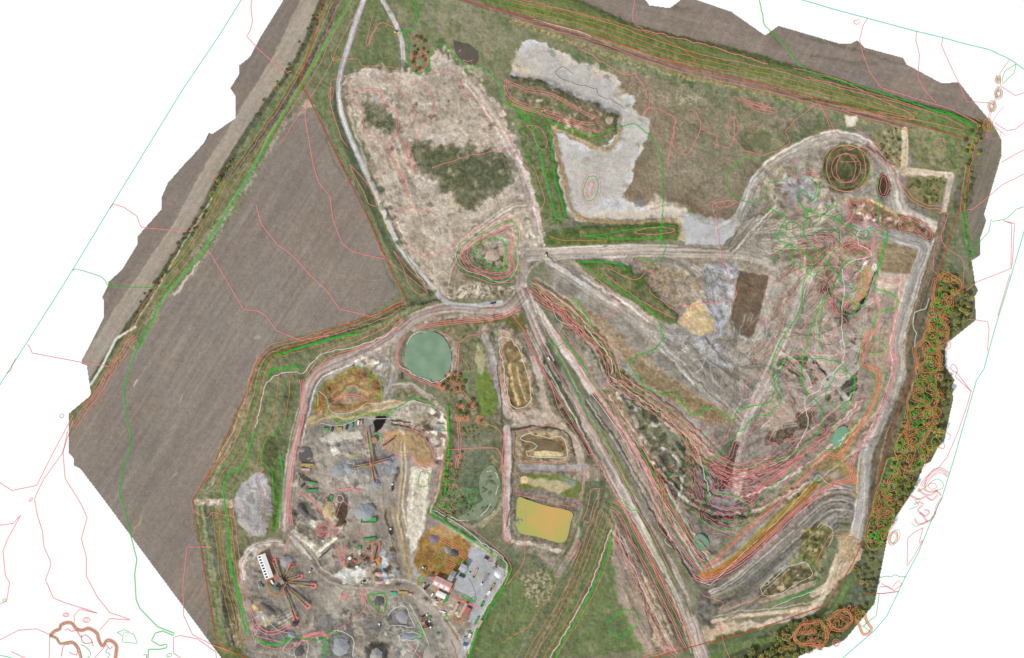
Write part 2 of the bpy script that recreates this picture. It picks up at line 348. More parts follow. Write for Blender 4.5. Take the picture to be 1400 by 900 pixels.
F('1163,274 1185,271 1200,280 1212,285 1240,294 1266,304 1278,322 1272,329 1232,319 1180,306 1164,299', (124,108,88), (146,128,104), sc=6, lab='bare_soil', dz=-3, zf=5)
S('1187,274 1205,282 1228,292', 4, (196,180,138), warp=1.5, sc=3, c2=(150,134,106))
for cx, cy, r in ((1175,291,3),(1184,298,3),(1194,300,3),(1178,285,2)): F(ell(cx, cy, r, r * .7), (196,188,182), feather=1, warp=2)
# lanes of the east
S('720,350 738,346 800,344 860,342 900,343 960,345 1015,346 1042,352 1062,362 1090,380', 15, (186,176,164), (160,150,138), lab='haul_road', feather=2, trk=.8)
S('740,338 800,338 860,336 920,336 1000,342', 2, (120,112,96), warp=1.5, amt=.7)
S('1015,348 1060,345 1100,335 1140,325', 10, (176,166,152), (150,140,126), trk=.8, feather=3, amt=.7)
S('1000,345 1020,312 1040,300', 11, (176,166,154), (144,134,122), trk=.8, feather=3)
S('742,352 765,366 790,384 820,402 850,422 875,438', 9, (196,188,178), (170,160,150), lab='track', feather=2)
S('850,420 890,455 930,495 965,530 1000,560 1015,578', 12, (174,164,152), (140,132,120), trk=.9, feather=3)
S('900,352 930,358 955,380 965,410', 9, (158,148,136), (132,124,112), trk=.9, feather=2)
F('786,358 800,356 835,357 858,363 868,372 885,378 890,392 905,412 926,426 926,442 912,444 880,424 850,405 815,384', (88,106,60), (120,120,88), sc=6, lab='embankment', warp=2, dz=4, zf=7)
S('830,372 860,392 905,428', 6, (122,112,88), (98,108,72), sc=3)
F('870,366 900,362 945,372 960,400 945,420 925,422 905,405 890,385', (188,172,146), (126,112,98), sc=3, lab='bare_soil', warp=3)
F('915,385 950,382 955,408 930,415', (136,124,116), (166,152,136), sc=3, feather=4, warp=3)
F('962,362 1010,362 1006,380 1000,410 990,440 985,470 975,440 968,400', (182,182,186), (136,132,128), sc=6, lab='quarry_floor', warp=3, feather=3)
F('945,412 958,412 975,440 975,452 962,456 932,448 926,440', (194,174,138), (178,160,130), sc=6, warp=2, feather=2)
F('1010,370 1030,374 1052,376 1048,395 1036,440 1028,460 1003,455 1000,440', (124,108,92), (110,94,80), sc=6, ang=75, lab='bare_soil', warp=1, dz=-1.5, zf=3)
F('1053,376 1072,382 1068,405 1040,462 1030,460 1038,440', (170,160,148), (150,142,130), sc=6, ang=72, warp=1)
S('1000,440 1010,460 1030,465 1050,455', 5, (178,170,160), (140,132,122), sc=3)
F('875,440 950,450 1010,470 1040,520 1020,570 960,530', (160,152,142), (132,126,116), ang=-42, sc=6, feather=8, warp=4)
F('945,455 975,460 1000,500 990,510 960,490', (170,170,170), (148,142,136), sc=6, feather=4, warp=4)
S('1080,470 1050,520 1030,560 1012,600 1000,650', 14, (172,164,156), (148,140,130), trk=.9, feather=5)
S('1100,380 1080,430 1066,480 1050,530', 9, (168,158,146), (146,136,124), trk=.9, feather=4)
# brown and green belts on the slope beside the main lane
F('728,385 750,400 790,408 830,440 860,470 930,525 990,560 1002,572 992,584 960,580 925,555 880,525 840,480 790,440 750,415', (140,124,100), (166,146,124), sc=3, lab='scrub', warp=3)
F('850,480 930,530 990,565 985,580 930,555 880,522', (128,114,86), (150,132,108), sc=3, feather=3, warp=3)
F('735,392 765,410 800,440 825,470 850,500 885,540 930,575 965,620 955,650 930,600 890,560 840,520 800,480 765,440', (104,108,76), (150,136,116), sc=3, lab='embankment', warp=3, dz=-4, zf=14)
F('780,455 805,455 820,495 822,520 810,520', (170,160,144), (140,134,116), sc=6, feather=3, warp=3)
F('825,530 850,535 880,560 900,580 930,600 950,640 965,700 960,720 925,690 900,640 880,600 840,565', (112,112,86), (150,142,124), sc=6, lab='scrub', warp=3, feather=3)
S('845,540 870,560 900,580', 9, (196,190,172), (130,124,100), sc=3, warp=3)
F('868,545 890,560 905,575 890,582 865,560', (98,104,70), feather=3, warp=3, amt=.8)
F('870,600 905,610 930,640 930,680 905,670 885,640', (126,120,104), (96,94,78), sc=6, feather=3, warp=3)
S('905,612 925,630 932,660 925,690', 4, (198,188,170), warp=1)
S('812,540 850,580 885,612', 9, (188,180,166), (130,122,108), feather=2)
S('890,640 905,680 925,712 945,740', 12, (150,134,100), (120,116,84), trk=.4, feather=3, sc=3)
# pit bowl: terraces that step down to the south
F('930,430 1200,340 1235,420 1220,520 1170,600 1080,690 1000,740 965,735 940,680 890,600', None, dz=-5, zf=26)
F('1000,500 1100,460 1195,400 1205,500 1150,590 1060,680 1000,725 970,715 950,650', None, dz=-6, zf=24)
F('1020,580 1110,530 1160,560 1110,620 1050,680 1000,710 975,690 970,640', None, dz=-7, zf=22)
F(ell(1160,385,34,46,8), None, dz=-7, zf=16); F(ell(1110,520,48,32), None, dz=-5, zf=14); F(ell(1000,690,34,26), None, dz=-5, zf=14)
F('1090,330 1140,320 1150,380 1130,420 1110,400', None, dz=5, zf=12)
F('980,590 1060,570 1150,560 1140,590 1060,660 1000,700 975,690 950,640', (152,140,130), (112,106,98), ang=28, sc=6, feather=10, warp=5, amt=.85)
F('955,640 1000,660 1040,655 1035,700 1000,722 965,712', (132,128,124), (104,100,94), sc=6, feather=5, warp=4)
F('968,675 1005,668 1010,695 985,705', (146,142,138), (120,116,110), sc=3, feather=3, warp=3)
F('985,612 1010,600 1000,650 980,672', (104,98,90), feather=3, warp=2, amt=.8)  # shadow of the V at the pit's foot, put into the colour
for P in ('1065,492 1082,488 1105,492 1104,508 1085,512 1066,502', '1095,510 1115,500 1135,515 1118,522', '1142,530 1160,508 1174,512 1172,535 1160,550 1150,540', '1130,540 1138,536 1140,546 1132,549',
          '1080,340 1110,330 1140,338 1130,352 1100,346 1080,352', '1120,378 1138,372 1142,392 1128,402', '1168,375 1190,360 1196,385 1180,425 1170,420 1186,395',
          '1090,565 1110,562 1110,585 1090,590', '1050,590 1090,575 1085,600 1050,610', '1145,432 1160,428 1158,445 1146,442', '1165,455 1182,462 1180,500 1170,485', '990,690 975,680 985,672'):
    F(P, (88,80,68), (124,114,100), sc=3, feather=2.5, warp=3.5, amt=.85, thr=.6)  # the eastern triangle among these dark patches is pit shade painted as colour
F('1100,500 1150,490 1160,530 1120,530', (178,166,154), (150,140,128), ang=-30, sc=6, feather=3, warp=3, amt=.8)
F('1050,545 1095,550 1085,585 1050,590', (172,158,144), (150,138,124), ang=-20, sc=6, feather=4, warp=3, amt=.8)
F('1060,360 1110,350 1150,330 1190,330 1170,350 1110,372 1070,400', (172,158,142), (150,136,120), ang=20, sc=6, feather=4, warp=3, amt=.8)
F('1200,330 1240,338 1260,345 1252,365 1240,380 1205,372 1198,350', (158,142,118), (134,118,96), ang=-8, sc=6, lab='bare_soil', feather=1.5, warp=2)
F('1200,373 1246,374 1240,400 1225,450 1208,448 1198,410', (190,176,162), (170,156,142), sc=6, feather=1.5, warp=2, lab='bare_soil')
F('1205,400 1228,395 1220,450 1205,520 1192,505 1200,450', (166,154,142), (150,138,126), ang=75, sc=6, feather=2)
F('1172,345 1192,340 1194,362 1180,372 1170,362', (150,142,134), (104,96,86), sc=3, feather=2, warp=2)
F('1147,372 1160,374 1168,390 1158,402 1144,395', (186,176,176), (140,128,120), sc=3, feather=2, warp=2)
F('1180,362 1196,368 1190,388 1180,415 1168,424 1164,412 1176,392', (168,148,104), (150,140,92), sc=6, feather=1.5, warp=2, lab='water')
# streets along the east side
F('1268,330 1300,300 1310,240 1330,190 1345,200 1330,280 1310,370 1290,375 1270,430 1248,520 1225,600 1195,690 1180,770 1160,740 1180,620 1240,470', (120,112,96), (92,92,72), sc=6, lab='scrub', feather=2)
S('1291,295 1284,330 1272,370 1255,420 1238,480 1226,540', 11, (130,118,100), (108,100,84), trk=.7, feather=2)
S('1172,310 1196,313 1225,322 1250,332 1266,338 1262,352 1252,380 1241,415 1228,462 1226,488 1231,508 1224,528 1206,572 1190,606 1183,628 1184,648 1176,690 1170,735', 16, (176,172,166), (146,140,134), lab='haul_road', feather=1.5, trk=.9)
S('1180,308 1225,318 1268,332', 3, (196,186,174), amt=.8)
S('1280,325 1268,345 1262,375 1250,415 1237,462 1236,500 1228,530 1212,568', 4, (196,184,168), (160,150,136), amt=.9)
S('1262,345 1245,420 1230,470', 3, (206,200,190), amt=.7)
S('1210,450 1203,520 1195,560 1172,600 1150,640 1128,655 1090,690 1030,745 965,785', 13, (172,156,140), (146,130,114), lab='haul_road', feather=2)
F('1125,650 1150,660 1165,640 1180,640 1175,668 1145,668 1110,660', (160,136,104), (132,110,80), sc=6, feather=2, warp=2)
S('962,787 985,780 1030,742 1075,698 1108,668', 11, (150,112,56), (168,128,72), lab='haul_road', sc=6, feather=1.5)
F('1110,640 1150,600 1170,575 1180,580 1160,620 1165,650 1180,625 1172,690 1150,650', (168,144,96), (140,128,96), sc=6, feather=2, warp=2)
F('1132,600 1140,588 1158,584 1152,605 1140,612', (116,150,124), feather=1.5)
# the v of bands in the south
S('850,540 880,600 905,650 930,700 960,745 985,765', 6, (176,164,150), (110,104,90), warp=1, dz=2)
for off, c1, c2_, wd in ((0, (166,156,148), (126,118,108), 9), (11, (176,158,150), (144,128,118), 5), (20, (124,116,106), (150,142,132), 9), (31, (150,144,138), (112,106,98), 8), (42, (134,128,120), (160,152,142), 9), (54, (152,144,134), (120,112,102), 9)):
    S([(962 + off * .55, 795 + off * .95), (1000 + off * .6, 776 + off), (1060 + off * .65, 724 + off * .8), (1120 + off * .5, 672 + off * .7), (1140 + off * .35, 662 + off * .75), (1165, 668 + off * .75)], wd, c1, c2_, feather=1.5, trk=.7, dz=(-1.5 if off % 2 else 1.2), sm=False)
F('960,845 985,850 1040,850 1100,835 1135,800 1150,770 1165,740 1180,750 1165,790 1140,830 1080,850 1010,870 960,880', (188,172,148), (168,152,130), sc=6, lab='bare_soil', feather=2, warp=3)
F('1035,812 1042,798 1080,775 1100,770 1118,775 1122,790 1110,798 1070,812 1045,820', (126,114,84), (96,92,68), sc=6, warp=2, dz=-3, zf=5, lab='scrub')
F('1092,760 1098,725 1118,715 1138,722 1136,745 1120,775 1102,770', (128,122,82), (104,100,66), sc=6, warp=2, lab='scrub', dz=-2, zf=4)
S('1040,822 1075,812 1112,798', 7, (190,172,146), (160,146,124), warp=1)
S('1168,735 1160,745 1142,770 1132,800 1112,812', 9, (196,182,156), (172,156,134), lab='track')
F('1142,735 1168,722 1176,745 1168,770 1150,765 1148,748', (180,162,132), (160,142,114), sc=6, feather=2, lab='bare_soil')
F('952,815 970,808 985,845 975,860 955,850', (128,122,112), (100,96,86), sc=6, feather=2, warp=2)
S('975,850 1015,842 1060,838 1110,830 1132,810', 6, (206,190,164), (176,160,138), warp=1, feather=1.5)
F('960,895 980,870 1040,858 1110,842 1145,800 1172,770 1190,745 1205,690 1222,700 1200,830 1150,880 1080,905 1000,960 950,960', (104,116,78), (90,102,66), sc=6, lab='grassland', feather=2)
S('1060,850 1110,838 1132,815', 3, (160,166,160), warp=2, amt=.6)
# forest floor of the east belt
F('1292,372 1312,374 1335,400 1330,440 1300,470 1306,520 1296,580 1270,632 1245,680 1222,712 1212,760 1200,820 1180,800 1182,745 1196,690 1225,600 1250,520 1272,440', (76,84,56), (106,108,80), sc=6, lab='forest_floor', feather=2)
F('1300,285 1320,290 1336,350 1330,400 1322,420 1310,372 1285,372', (108,114,84), (122,122,98), sc=6, lab='grassland')
F('1318,195 1345,175 1370,190 1350,290 1325,345 1322,300 1335,240', (132,122,110), (114,108,92), ang=70, sc=6, lab='field', feather=2)
S('1345,165 1335,215 1322,260 1318,300 1326,340 1326,372', 4, (88,100,58), (120,120,90), sc=6, warp=1.5)
F('1300,380 1335,385 1335,432 1310,450', (112,112,92), (92,98,76), sc=6, feather=3)
F('1170,770 1195,760 1215,730 1200,800 1178,835 1150,868', (108,112,96), (92,100,76), sc=6, lab='grassland', feather=3)
F('1150,790 1170,780 1160,820 1120,850 1060,875 1000,900 960,905 960,890 1040,862 1110,846', (106,116,88), (92,106,72), sc=6, feather=3)
F('1060,860 1140,825 1165,830 1190,830 1150,875 1085,900 1060,895 1000,930 990,900', (72,80,54), (96,100,70), sc=6, feather=3, lab='forest_floor')
S('960,905 1010,885 1080,868 1130,845 1160,800', 7, (98,118,66), (110,126,78), sc=6)
# ----------------------------------------------------------------- the central lane to the south-east, and its company
S('735,345 722,352 714,368 713,392 716,410', 15, (168,156,144), (142,130,118), lab='haul_road', feather=2, trk=.8)
S('714,395 735,448 762,500 790,552 820,608 850,662 880,716 910,770 935,820 952,870 962,900 985,958', 15, (190,176,166), (160,146,136), lab='haul_road', feather=2, trk=.9)
S('718,402 742,435 765,470 790,505 812,540', 10, (206,196,184), (184,170,158), lab='haul_road', feather=1.5)
S('742,356 722,372 720,400 730,430 745,462 765,500 792,545 820,600 850,655 880,712 905,762 920,800', 3, (200,186,172), (150,138,124), amt=.8)
S('702,422 722,455 750,505 785,560 815,612 842,660 855,690', 8, (184,170,158), (142,132,120), lab='track', feather=1.5)
S('735,430 752,470 780,520 808,575 838,630 868,690 900,750 925,800 945,850', 3, (108,112,82), (150,136,120), warp=1.5, amt=.9)
S('812,540 845,600 870,650 900,710 935,760 962,800 975,820', 9, (150,136,124), (116,108,94), feather=2, warp=1.5, dz=-3)
S('830,560 858,606 890,660 915,705 945,752', 5, (186,172,162), (130,118,108), feather=2, warp=1.5)
S('885,720 905,760 925,800 950,840', 8, (112,108,90), (140,132,114), feather=2, warp=1.5)
F('905,700 930,730 955,768 965,790 950,790 925,760', (140,134,132), (110,108,98), sc=6, feather=2, warp=2)
F('955,740 962,728 972,742 962,752 948,748', (116,146,122), feather=2)
F('838,715 850,712 862,735 885,780 905,820 925,862 935,890 905,892 880,893 862,850 845,800 835,750', (160,146,130), (122,110,94), sc=3, lab='bare_soil', ang=-62, warp=2, dz=4, zf=9)
F('880,770 895,800 920,860 918,888 895,885 885,850 872,800', (180,166,144), (150,136,116), sc=6, warp=2, feather=2)
S('845,728 860,760 878,812 892,870', 3, (98,90,78), warp=1.5, amt=.8)
S('842,722 836,760 848,820 870,888', 3, (190,178,168), warp=1.5, amt=.6)
F('833,700 838,720 836,760 845,800 862,850 878,890 780,898 730,960 690,960 660,900 640,960 620,960 640,900 690,780 680,760 740,760 800,770 820,700', (112,124,82), (98,110,74), sc=14, lab='grassland', feather=2)
F('820,655 835,690 800,780 760,860 730,930 700,958 672,958 700,900 740,830 780,760 800,700', (100,110,78), (118,122,94), sc=6, ang=62, lab='embankment', feather=2, dz=3, zf=12)
S('838,690 815,750 790,805 768,850 740,905', 5, (92,116,60), (120,124,92), sc=6)
S('832,760 800,810 782,858 765,905', 8, (126,116,96), (98,104,74), sc=6, warp=2)
F('712,778 735,770 752,778 758,800 748,825 730,828 716,812', (160,150,126), (104,112,80), sc=3, feather=3, warp=4, lab='scrub', thr=.55)
F('690,760 740,755 745,775 715,790', (96,104,76), (120,120,98), sc=6, feather=4, warp=3)
F('732,758 762,755 775,775 760,785', (166,152,138), (130,124,104), sc=6, feather=3, warp=2)
F(ell(805,885,14,10), (124,130,92), feather=4, amt=.7)
F('840,790 850,800 872,850 862,852 845,820', (140,128,112), feather=3, warp=2)
# ponds' yard, centre
F('640,425 700,418 722,450 760,540 800,610 835,650 828,690 795,750 770,762 700,752 690,740 690,580 660,560 640,470', (150,140,124), (122,116,96), sc=6, lab='bare_soil', feather=2)
F('610,430 640,425 660,470 665,560 690,590 690,700 665,720 620,715 595,700 612,560 600,520 618,500 620,460', (104,108,78), (132,126,100), sc=6, lab='grassland', feather=2, warp=3)
F('590,425 700,418 705,440 660,445 620,458 600,450', (104,108,74), (140,124,96), sc=6, feather=3, warp=3)
F('685,430 715,430 722,452 700,455', (130,116,72), (108,108,70), sc=6, feather=3, warp=3)
F('652,470 658,468 668,510 682,545 676,570 655,565 650,520', (120,134,70), (108,124,64), sc=6, lab='grassland', feather=2, warp=2)
F(ell(657,492,7.5,22,-4), (178,168,130), (160,154,114), sc=6, feather=1.5, lab='mud_flat')
S('662,458 672,485 680,520 688,552 695,568', 9, (178,168,158), (150,142,132), lab='track')
F('650,585 672,600 680,640 672,680 640,690 615,680 612,640 622,600', (112,114,90), (136,128,110), sc=6, feather=4, warp=4)
F('600,690 640,670 645,700 640,715 612,716', (92,112,60), (112,118,80), sc=3, feather=3, warp=4)
F('682,452 700,448 712,470 722,495 732,530 728,555 700,562 690,550 684,500', (178,160,134), (140,122,98), sc=6, feather=2, dz=3, zf=5)
F('690,478 694,466 702,465 712,480 722,510 726,540 720,556 705,558 698,550 694,515', (128,110,80), (150,130,96), sc=6, dz=-3, zf=4, lab='bare_soil')
S('696,500 702,530 710,552', 5, (196,172,128), (160,138,104), warp=1.5, sc=3)
S('728,490 738,520 745,555 758,575 775,590 790,612 795,640', 9, (186,170,154), (162,148,132), lab='track', feather=2)
F('700,562 740,560 765,575 730,585 700,585', (182,166,152), (164,150,134), sc=6, feather=3)
F('705,590 725,586 765,587 778,600 782,622 775,632 712,632 704,615', (170,152,128), (140,124,100), sc=3, dz=2, zf=4)
F('712,598 728,593 762,597 772,606 775,620 766,628 715,628 718,612', (126,108,78), (148,128,96), sc=6, dz=-3, zf=4, lab='bare_soil', warp=2)
F('732,616 760,617 770,622 764,626 728,626', (188,172,136), feather=2, warp=1)
S('712,638 760,640 800,638', 8, (166,158,152), (144,136,128), lab='track')
F('708,650 745,648 790,655 798,665 790,682 765,682 712,668', (104,116,60), (120,126,76), sc=6, lab='grassland', warp=2)
F('722,654 745,654 778,662 785,664 772,670 762,676 742,668 722,664', (180,168,132), (162,152,116), sc=6, feather=1.5, lab='mud_flat')
F(ell(717,657,6,6), (206,190,142), feather=1.2)
F('765,655 790,657 785,668', (132,142,126), feather=2)
S('705,675 740,672 782,686 792,690', 7, (150,134,122), (118,108,94), sc=3)
S('693,585 694,640 692,700 694,735', 9, (196,182,172), (174,158,148), lab='track')
S('801,640 800,690 790,740 775,765 762,785', 9, (170,156,144), (146,134,122), lab='track')
F('700,680 782,696 790,700 780,745 772,750 700,738 695,720', (142,132,118), (112,106,90), sc=3, feather=2, dz=1.5, zf=3)
S('700,740 740,748 770,755', 5, (190,178,162), (150,140,124), warp=1.5)
F('765,500 800,590 815,622 805,625 790,600 760,560 745,510 740,470 750,470', (82,86,72), (106,106,86), sc=6, lab='scrub', feather=2, warp=2)
F('800,660 830,655 822,690 800,760 788,765', (108,114,90), (90,96,72), sc=6, lab='grassland', feather=2)
# west haul road
S('720,400 706,415 680,424 650,424 615,422 590,426 568,436 548,452 530,466 505,480 478,490 452,500 432,515 420,535 416,560 412,590 402,620 395,650 393,690 392,722', 15, (176,162,150), (146,132,122), lab='haul_road', feather=2, trk=.85)
S('716,412 690,430 660,434 620,432 585,440 566,452', 5, (192,178,162), (150,138,124), feather=1.5, warp=1.5)
S('545,455 539,480 540,505 536,525 528,545 512,555 490,562', 11, (150,138,126), (170,158,144), lab='haul_road', feather=2)
S('412,572 420,602 428,630 432,642', 14, (140,128,116), (126,114,104), feather=2, warp=1.5)
F('480,492 530,470 532,500 525,540 510,560 498,520', (188,176,162), (150,138,124), sc=3, feather=2, warp=2, lab='bare_soil')
F('500,485 525,478 530,500 512,500', (140,130,122), (166,154,144), sc=3, feather=3, warp=3)
# western berm (terraced, green)
F('556,412 600,410 575,425 548,442 505,470 452,490 425,505 410,530 408,560 400,600 388,640 380,720 365,732 335,742 325,780 322,830 330,880 345,900 350,960 325,960 298,900 290,860 287,800 275,750 266,700 272,676 310,592 340,530 352,496 372,476 440,458 500,440', (106,114,80), (134,132,104), sc=6, lab='embankment', feather=2, warp=2)
for i, o in enumerate((0, 7, 14, 21)):
    F([(x + ox * (i * .55), y + oy * (i * .55)) for (x, y), (ox, oy) in zip(pts('556,414 598,412 548,440 452,486 420,505 405,530 400,560 385,640 375,720 345,735 318,780 318,850 330,890 300,890 292,800 270,700 300,620 345,520 360,488 440,462 500,444'),
      [(0,1)]*1+[(0,1)]*1+[(-6,-6)]*1+[(-6,-6)]*2+[(-8,-2)]*4+[(-8,0)]*4+[(6,0)]*2+[(8,0)]*3+[(6,6)]*1+[(3,8)]*2)], None, dz=2.0, zf=6)
S('550,422 500,446 440,464 385,482 366,502 350,545 330,585 305,640', 5, (86,102,62), (120,122,94), sc=3, warp=1.5)
S('350,500 342,540 325,590 300,640 285,672', 4, (160,160,140), (104,110,84), sc=3, warp=1.5)
S('372,506 365,530 362,560 352,590 345,620 330,650 315,668', 5, (128,128,98), (98,108,70), sc=6, warp=1)
S('285,695 292,740 300,790 308,830 315,870', 12, (92,96,80), (112,114,94), sc=6)
S('275,690 284,745 292,800 300,870', 3, (132,140,96), (98,108,72), sc=6)
F('264,682 318,682 322,690 315,694 266,690', (186,174,154), (150,140,118), sc=3, lab='track', feather=1.5)
F('310,860 322,835 332,850 345,900 350,950 330,950', (176,166,144), (128,124,98), sc=3, feather=3, warp=3)
F('285,880 330,885 345,905 360,960 330,960', (92,108,62), (120,118,84), sc=6, feather=2)
F('362,600 375,595 380,620 372,640 362,650 358,630', (112,106,74), (92,104,66), sc=6, feather=2)
F('392,528 405,526 402,545 395,550', (96,112,66), feather=2)
# gravel pad in the north-west of the works
F('320,690 328,665 350,645 362,648 370,665 372,700 362,730 345,735 328,715', (172,166,162), (154,148,144), sc=6, lab='quarry_floor', feather=1.5, warp=2)
F(ell(344,690,10,14), (140,136,132), (166,160,156), sc=3, feather=3, warp=3)
S('376,648 378,690 374,724', 6, (110,128,72), (92,112,62), sc=6)
S('352,655 362,700 366,720', 3, (196,190,182), amt=.6)
# ----------------------------------------------------------------- the works
F('425,530 450,505 520,500 540,560 600,560 612,580 605,640 590,690 580,705 625,720 660,745 695,775 690,800 640,890 630,960 360,960 335,880 325,800 330,760 350,738 395,735 400,640 415,590', (162,152,140), (142,132,120), sc=14, lab='quarry_floor', feather=2, warp=2)
# ochre clay hill
F('430,555 432,540 448,520 470,508 488,502 508,506 520,520 522,545 515,552 485,566 455,566 440,572 428,566', (168,138,92), (148,116,76), sc=6, lab='bare_soil', warp=2, feather=1.5, dz=-2, zf=4)
F('448,528 465,520 468,540 478,552 465,556 450,545', (130,104,78), (158,122,76), sc=6, feather=3, warp=3, dz=-4, zf=5)
F('484,508 495,506 498,522 486,522', (140,100,58), feather=2)
F('432,540 447,538 446,552 434,555', (154,110,60), feather=1.5)
F('510,520 517,522 520,532 512,534', (136,92,52), (158,116,76), sc=3, feather=1.5)
F('470,530 490,528 496,545 480,556 466,550', (166,150,136), (146,130,116), sc=3, feather=3, warp=3)
S('452,506 475,500 495,492', 5, (206,196,180), (150,140,124), warp=2, sc=3)
S('455,550 480,553 486,550', 2.5, (210,196,172), warp=2)
S('425,576 450,568 480,568 510,558 540,552 555,556', 12, (182,164,132), (160,140,110), lab='track', feather=2)
S('460,576 488,568 540,564', 4, (116,128,68), (160,148,108), warp=2, sc=3)
F('540,520 580,538 612,562 600,572 575,550 545,545', (112,112,82), (150,140,120), sc=3, feather=2, lab='scrub')
S('536,530 560,528 580,540 605,560 618,570', 5, (176,164,148), (140,128,112))
F('530,560 560,548 590,556 606,570 612,590 605,620 598,640 560,600 540,580', (182,172,156), (156,144,128), sc=3, lab='bare_soil', warp=2)
F('566,570 590,565 602,580 600,600 580,590', (158,142,122), (176,162,142), sc=6, feather=2)
F('600,562 612,575 612,600 604,610 600,590', (212,204,194), (184,174,160), sc=3, feather=1.5)
F('515,570 528,572 520,585 510,590', (60,54,48), feather=2, amt=.9)
for y in (575,580): S([(535, y), (560, y + 2)], 2, (84,70,54), warp=1.2)
F('522,600 530,588 550,585 575,590 590,610 596,635 575,638 558,618 530,618', (172,150,120), (156,134,104), sc=6, feather=2, lab='bare_soil', dz=3, zf=5)
F('527,590 560,588 558,612 528,615', (186,156,116), feather=4, amt=.6)
S('612,555 614,600 610,640 600,680 588,700 620,720 660,745 697,776 690,800 670,830 655,860 643,900', 6, (86,116,60), (106,122,76), lab='embankment', sc=6, dz=3, zf=5)
S('606,640 596,680 590,700 620,715 655,738 690,770 688,795 665,830', 3, (196,182,162), (140,132,108), warp=1)
# grey aggregate yard
F('437,588 480,582 495,585 494,608 450,612 438,602', (170,162,150), (150,142,130), sc=6, feather=2)
F('455,610 500,600 505,640 480,636 458,622', (132,124,114), (156,146,134), sc=3, feather=3, warp=3)
F('437,612 455,615 465,640 452,665 430,670 425,640', (168,154,138), (156,142,128), sc=6, feather=3)
F('452,645 460,632 485,626 500,636 508,645 515,650 490,656 462,652', (152,152,152), (134,132,130), sc=3, feather=2, dz=2, zf=5)
F('515,630 535,620 545,630 540,650 520,668 505,665 500,652 515,648', (156,158,164), (140,138,136), sc=6, feather=2)
F('472,622 490,622 492,628 476,628', (188,176,138), feather=1.5)
F('409,612 424,610 427,628 408,632', (106,98,94), (92,84,80), sc=6, feather=1, lab='water')
F('495,650 515,648 525,662 512,672 498,665', (130,130,128), (150,148,146), sc=3, feather=2, warp=2)
S('548,605 549,650 544,700 552,745 558,775 560,790', 6, (172,154,120), (150,134,104), lab='track')
S('553,605 555,645 550,690 560,735', 2, (196,184,158), amt=.9)
S('543,640 542,655', 5, (60,50,42), amt=.8, warp=1.5)
F('562,640 590,638 588,655 584,690 578,730 562,760 556,700', (196,186,168), (178,168,152), sc=6, lab='bare_soil', warp=1.5)
for y in range(646, 715, 8): S([(565, y), (582, y + 2)], 1.3, (168,156,138), amt=.8)
S('528,660 530,700 540,745 548,775', 9, (130,118,104), (148,136,122), lab='haul_road', sc=6)
F('402,690 412,670 425,672 440,692 452,712 440,735 425,748 405,735 398,715', (160,150,138), (126,116,106), sc=6, feather=2, warp=2)
F('408,690 416,688 424,700 434,706 430,712 418,706 410,700', (104,98,96), (126,118,112), sc=3, feather=1.5, warp=2, dz=2, zf=4)
S('412,672 430,686 447,702 462,724', 7, (182,170,154), (160,148,134), lab='track')
F('441,688 455,690 460,700 458,708 448,706', (196,178,144), (150,130,92), sc=6, feather=1, dz=2, zf=4)
F('460,672 472,680 476,700 470,720 460,715', (122,108,94), (104,92,80), sc=6, feather=2, warp=2)
S('470,700 466,724 458,735 432,755', 4, (150,138,120), (200,188,168), warp=.6)
S('400,728 418,738 432,752', 7, (204,194,178), (168,158,142), warp=1)
F('482,690 500,680 512,695 514,712 498,716 485,706', (160,156,150), (142,138,132), sc=6, feather=2, dz=2, zf=5)
S('395,730 420,760 440,785 470,798 520,802 555,800 580,818 605,848 625,880 632,905', 13, (134,122,110), (150,138,126), lab='haul_road', feather=2)
F('330,775 345,745 380,742 405,748 395,770 350,760 342,780', (192,180,168), (172,160,148), sc=6, feather=3)
F('340,765 355,758 360,790 345,790', (140,130,120), (166,156,144), sc=3, feather=3, warp=3)
F('384,760 398,755 402,770 390,778', (146,142,138), (130,126,122), sc=3, feather=2, dz=2, zf=4)
F('345,815 360,817 385,835 392,848 378,850 355,838 344,825', (92,82,68), (116,104,84), ang=-40, sc=3, feather=2, dz=2, zf=4)
S('343,822 358,818 378,832 392,846', 3, (78,70,60), warp=2)
for cx, cy, r in ((350,830,5),(365,852,4),(372,845,3),(358,838,3)): F(ell(cx, cy, r, r * .8), (196,172,104), feather=2, warp=2)
F('400,800 430,800 435,860 410,870 398,840', (128,116,104), (148,136,124), sc=6, feather=4)
F('440,800 470,806 560,808 580,822 600,850 625,900 625,960 580,960 560,880 500,860 445,840', (170,160,146), (148,140,128), sc=6, feather=2)
F('454,828 472,826 478,834 466,842 460,838', (104,94,80), feather=1.5, warp=2)
F('485,825 520,815 525,840 500,850 480,840', (124,116,106), (150,142,130), sc=3, feather=3, warp=3)
F('530,838 560,828 568,858 535,858', (140,136,132), (124,120,116), sc=3, feather=2, lab='quarry_floor', dz=-2, zf=4)
F('545,866 575,865 578,876 550,877', (144,142,142), (132,130,128), sc=3, feather=2)
F('445,865 482,868 484,900 484,940 440,940', (146,142,138), (128,122,116), sc=3, feather=3)
F('500,888 512,878 530,885 530,905 500,905', (64,58,52), (100,92,84), sc=3, feather=3, warp=3, dz=1, zf=4)
F('575,862 590,868 600,890 605,940 570,940 565,890', (160,150,138), (136,128,118), sc=6, feather=3)
F('345,860 400,868 440,862 440,885 400,890 350,890', (150,134,122), (118,106,94), sc=3, feather=3, warp=3)
F('455,745 480,740 495,760 480,790 455,785', (160,150,136), (140,130,118), sc=6, feather=3)
F('455,786 480,776 500,780 500,792 478,800', (206,206,202), (190,188,182), sc=6, feather=2)
F('518,755 525,750 530,790 520,790', (182,186,192), feather=2)
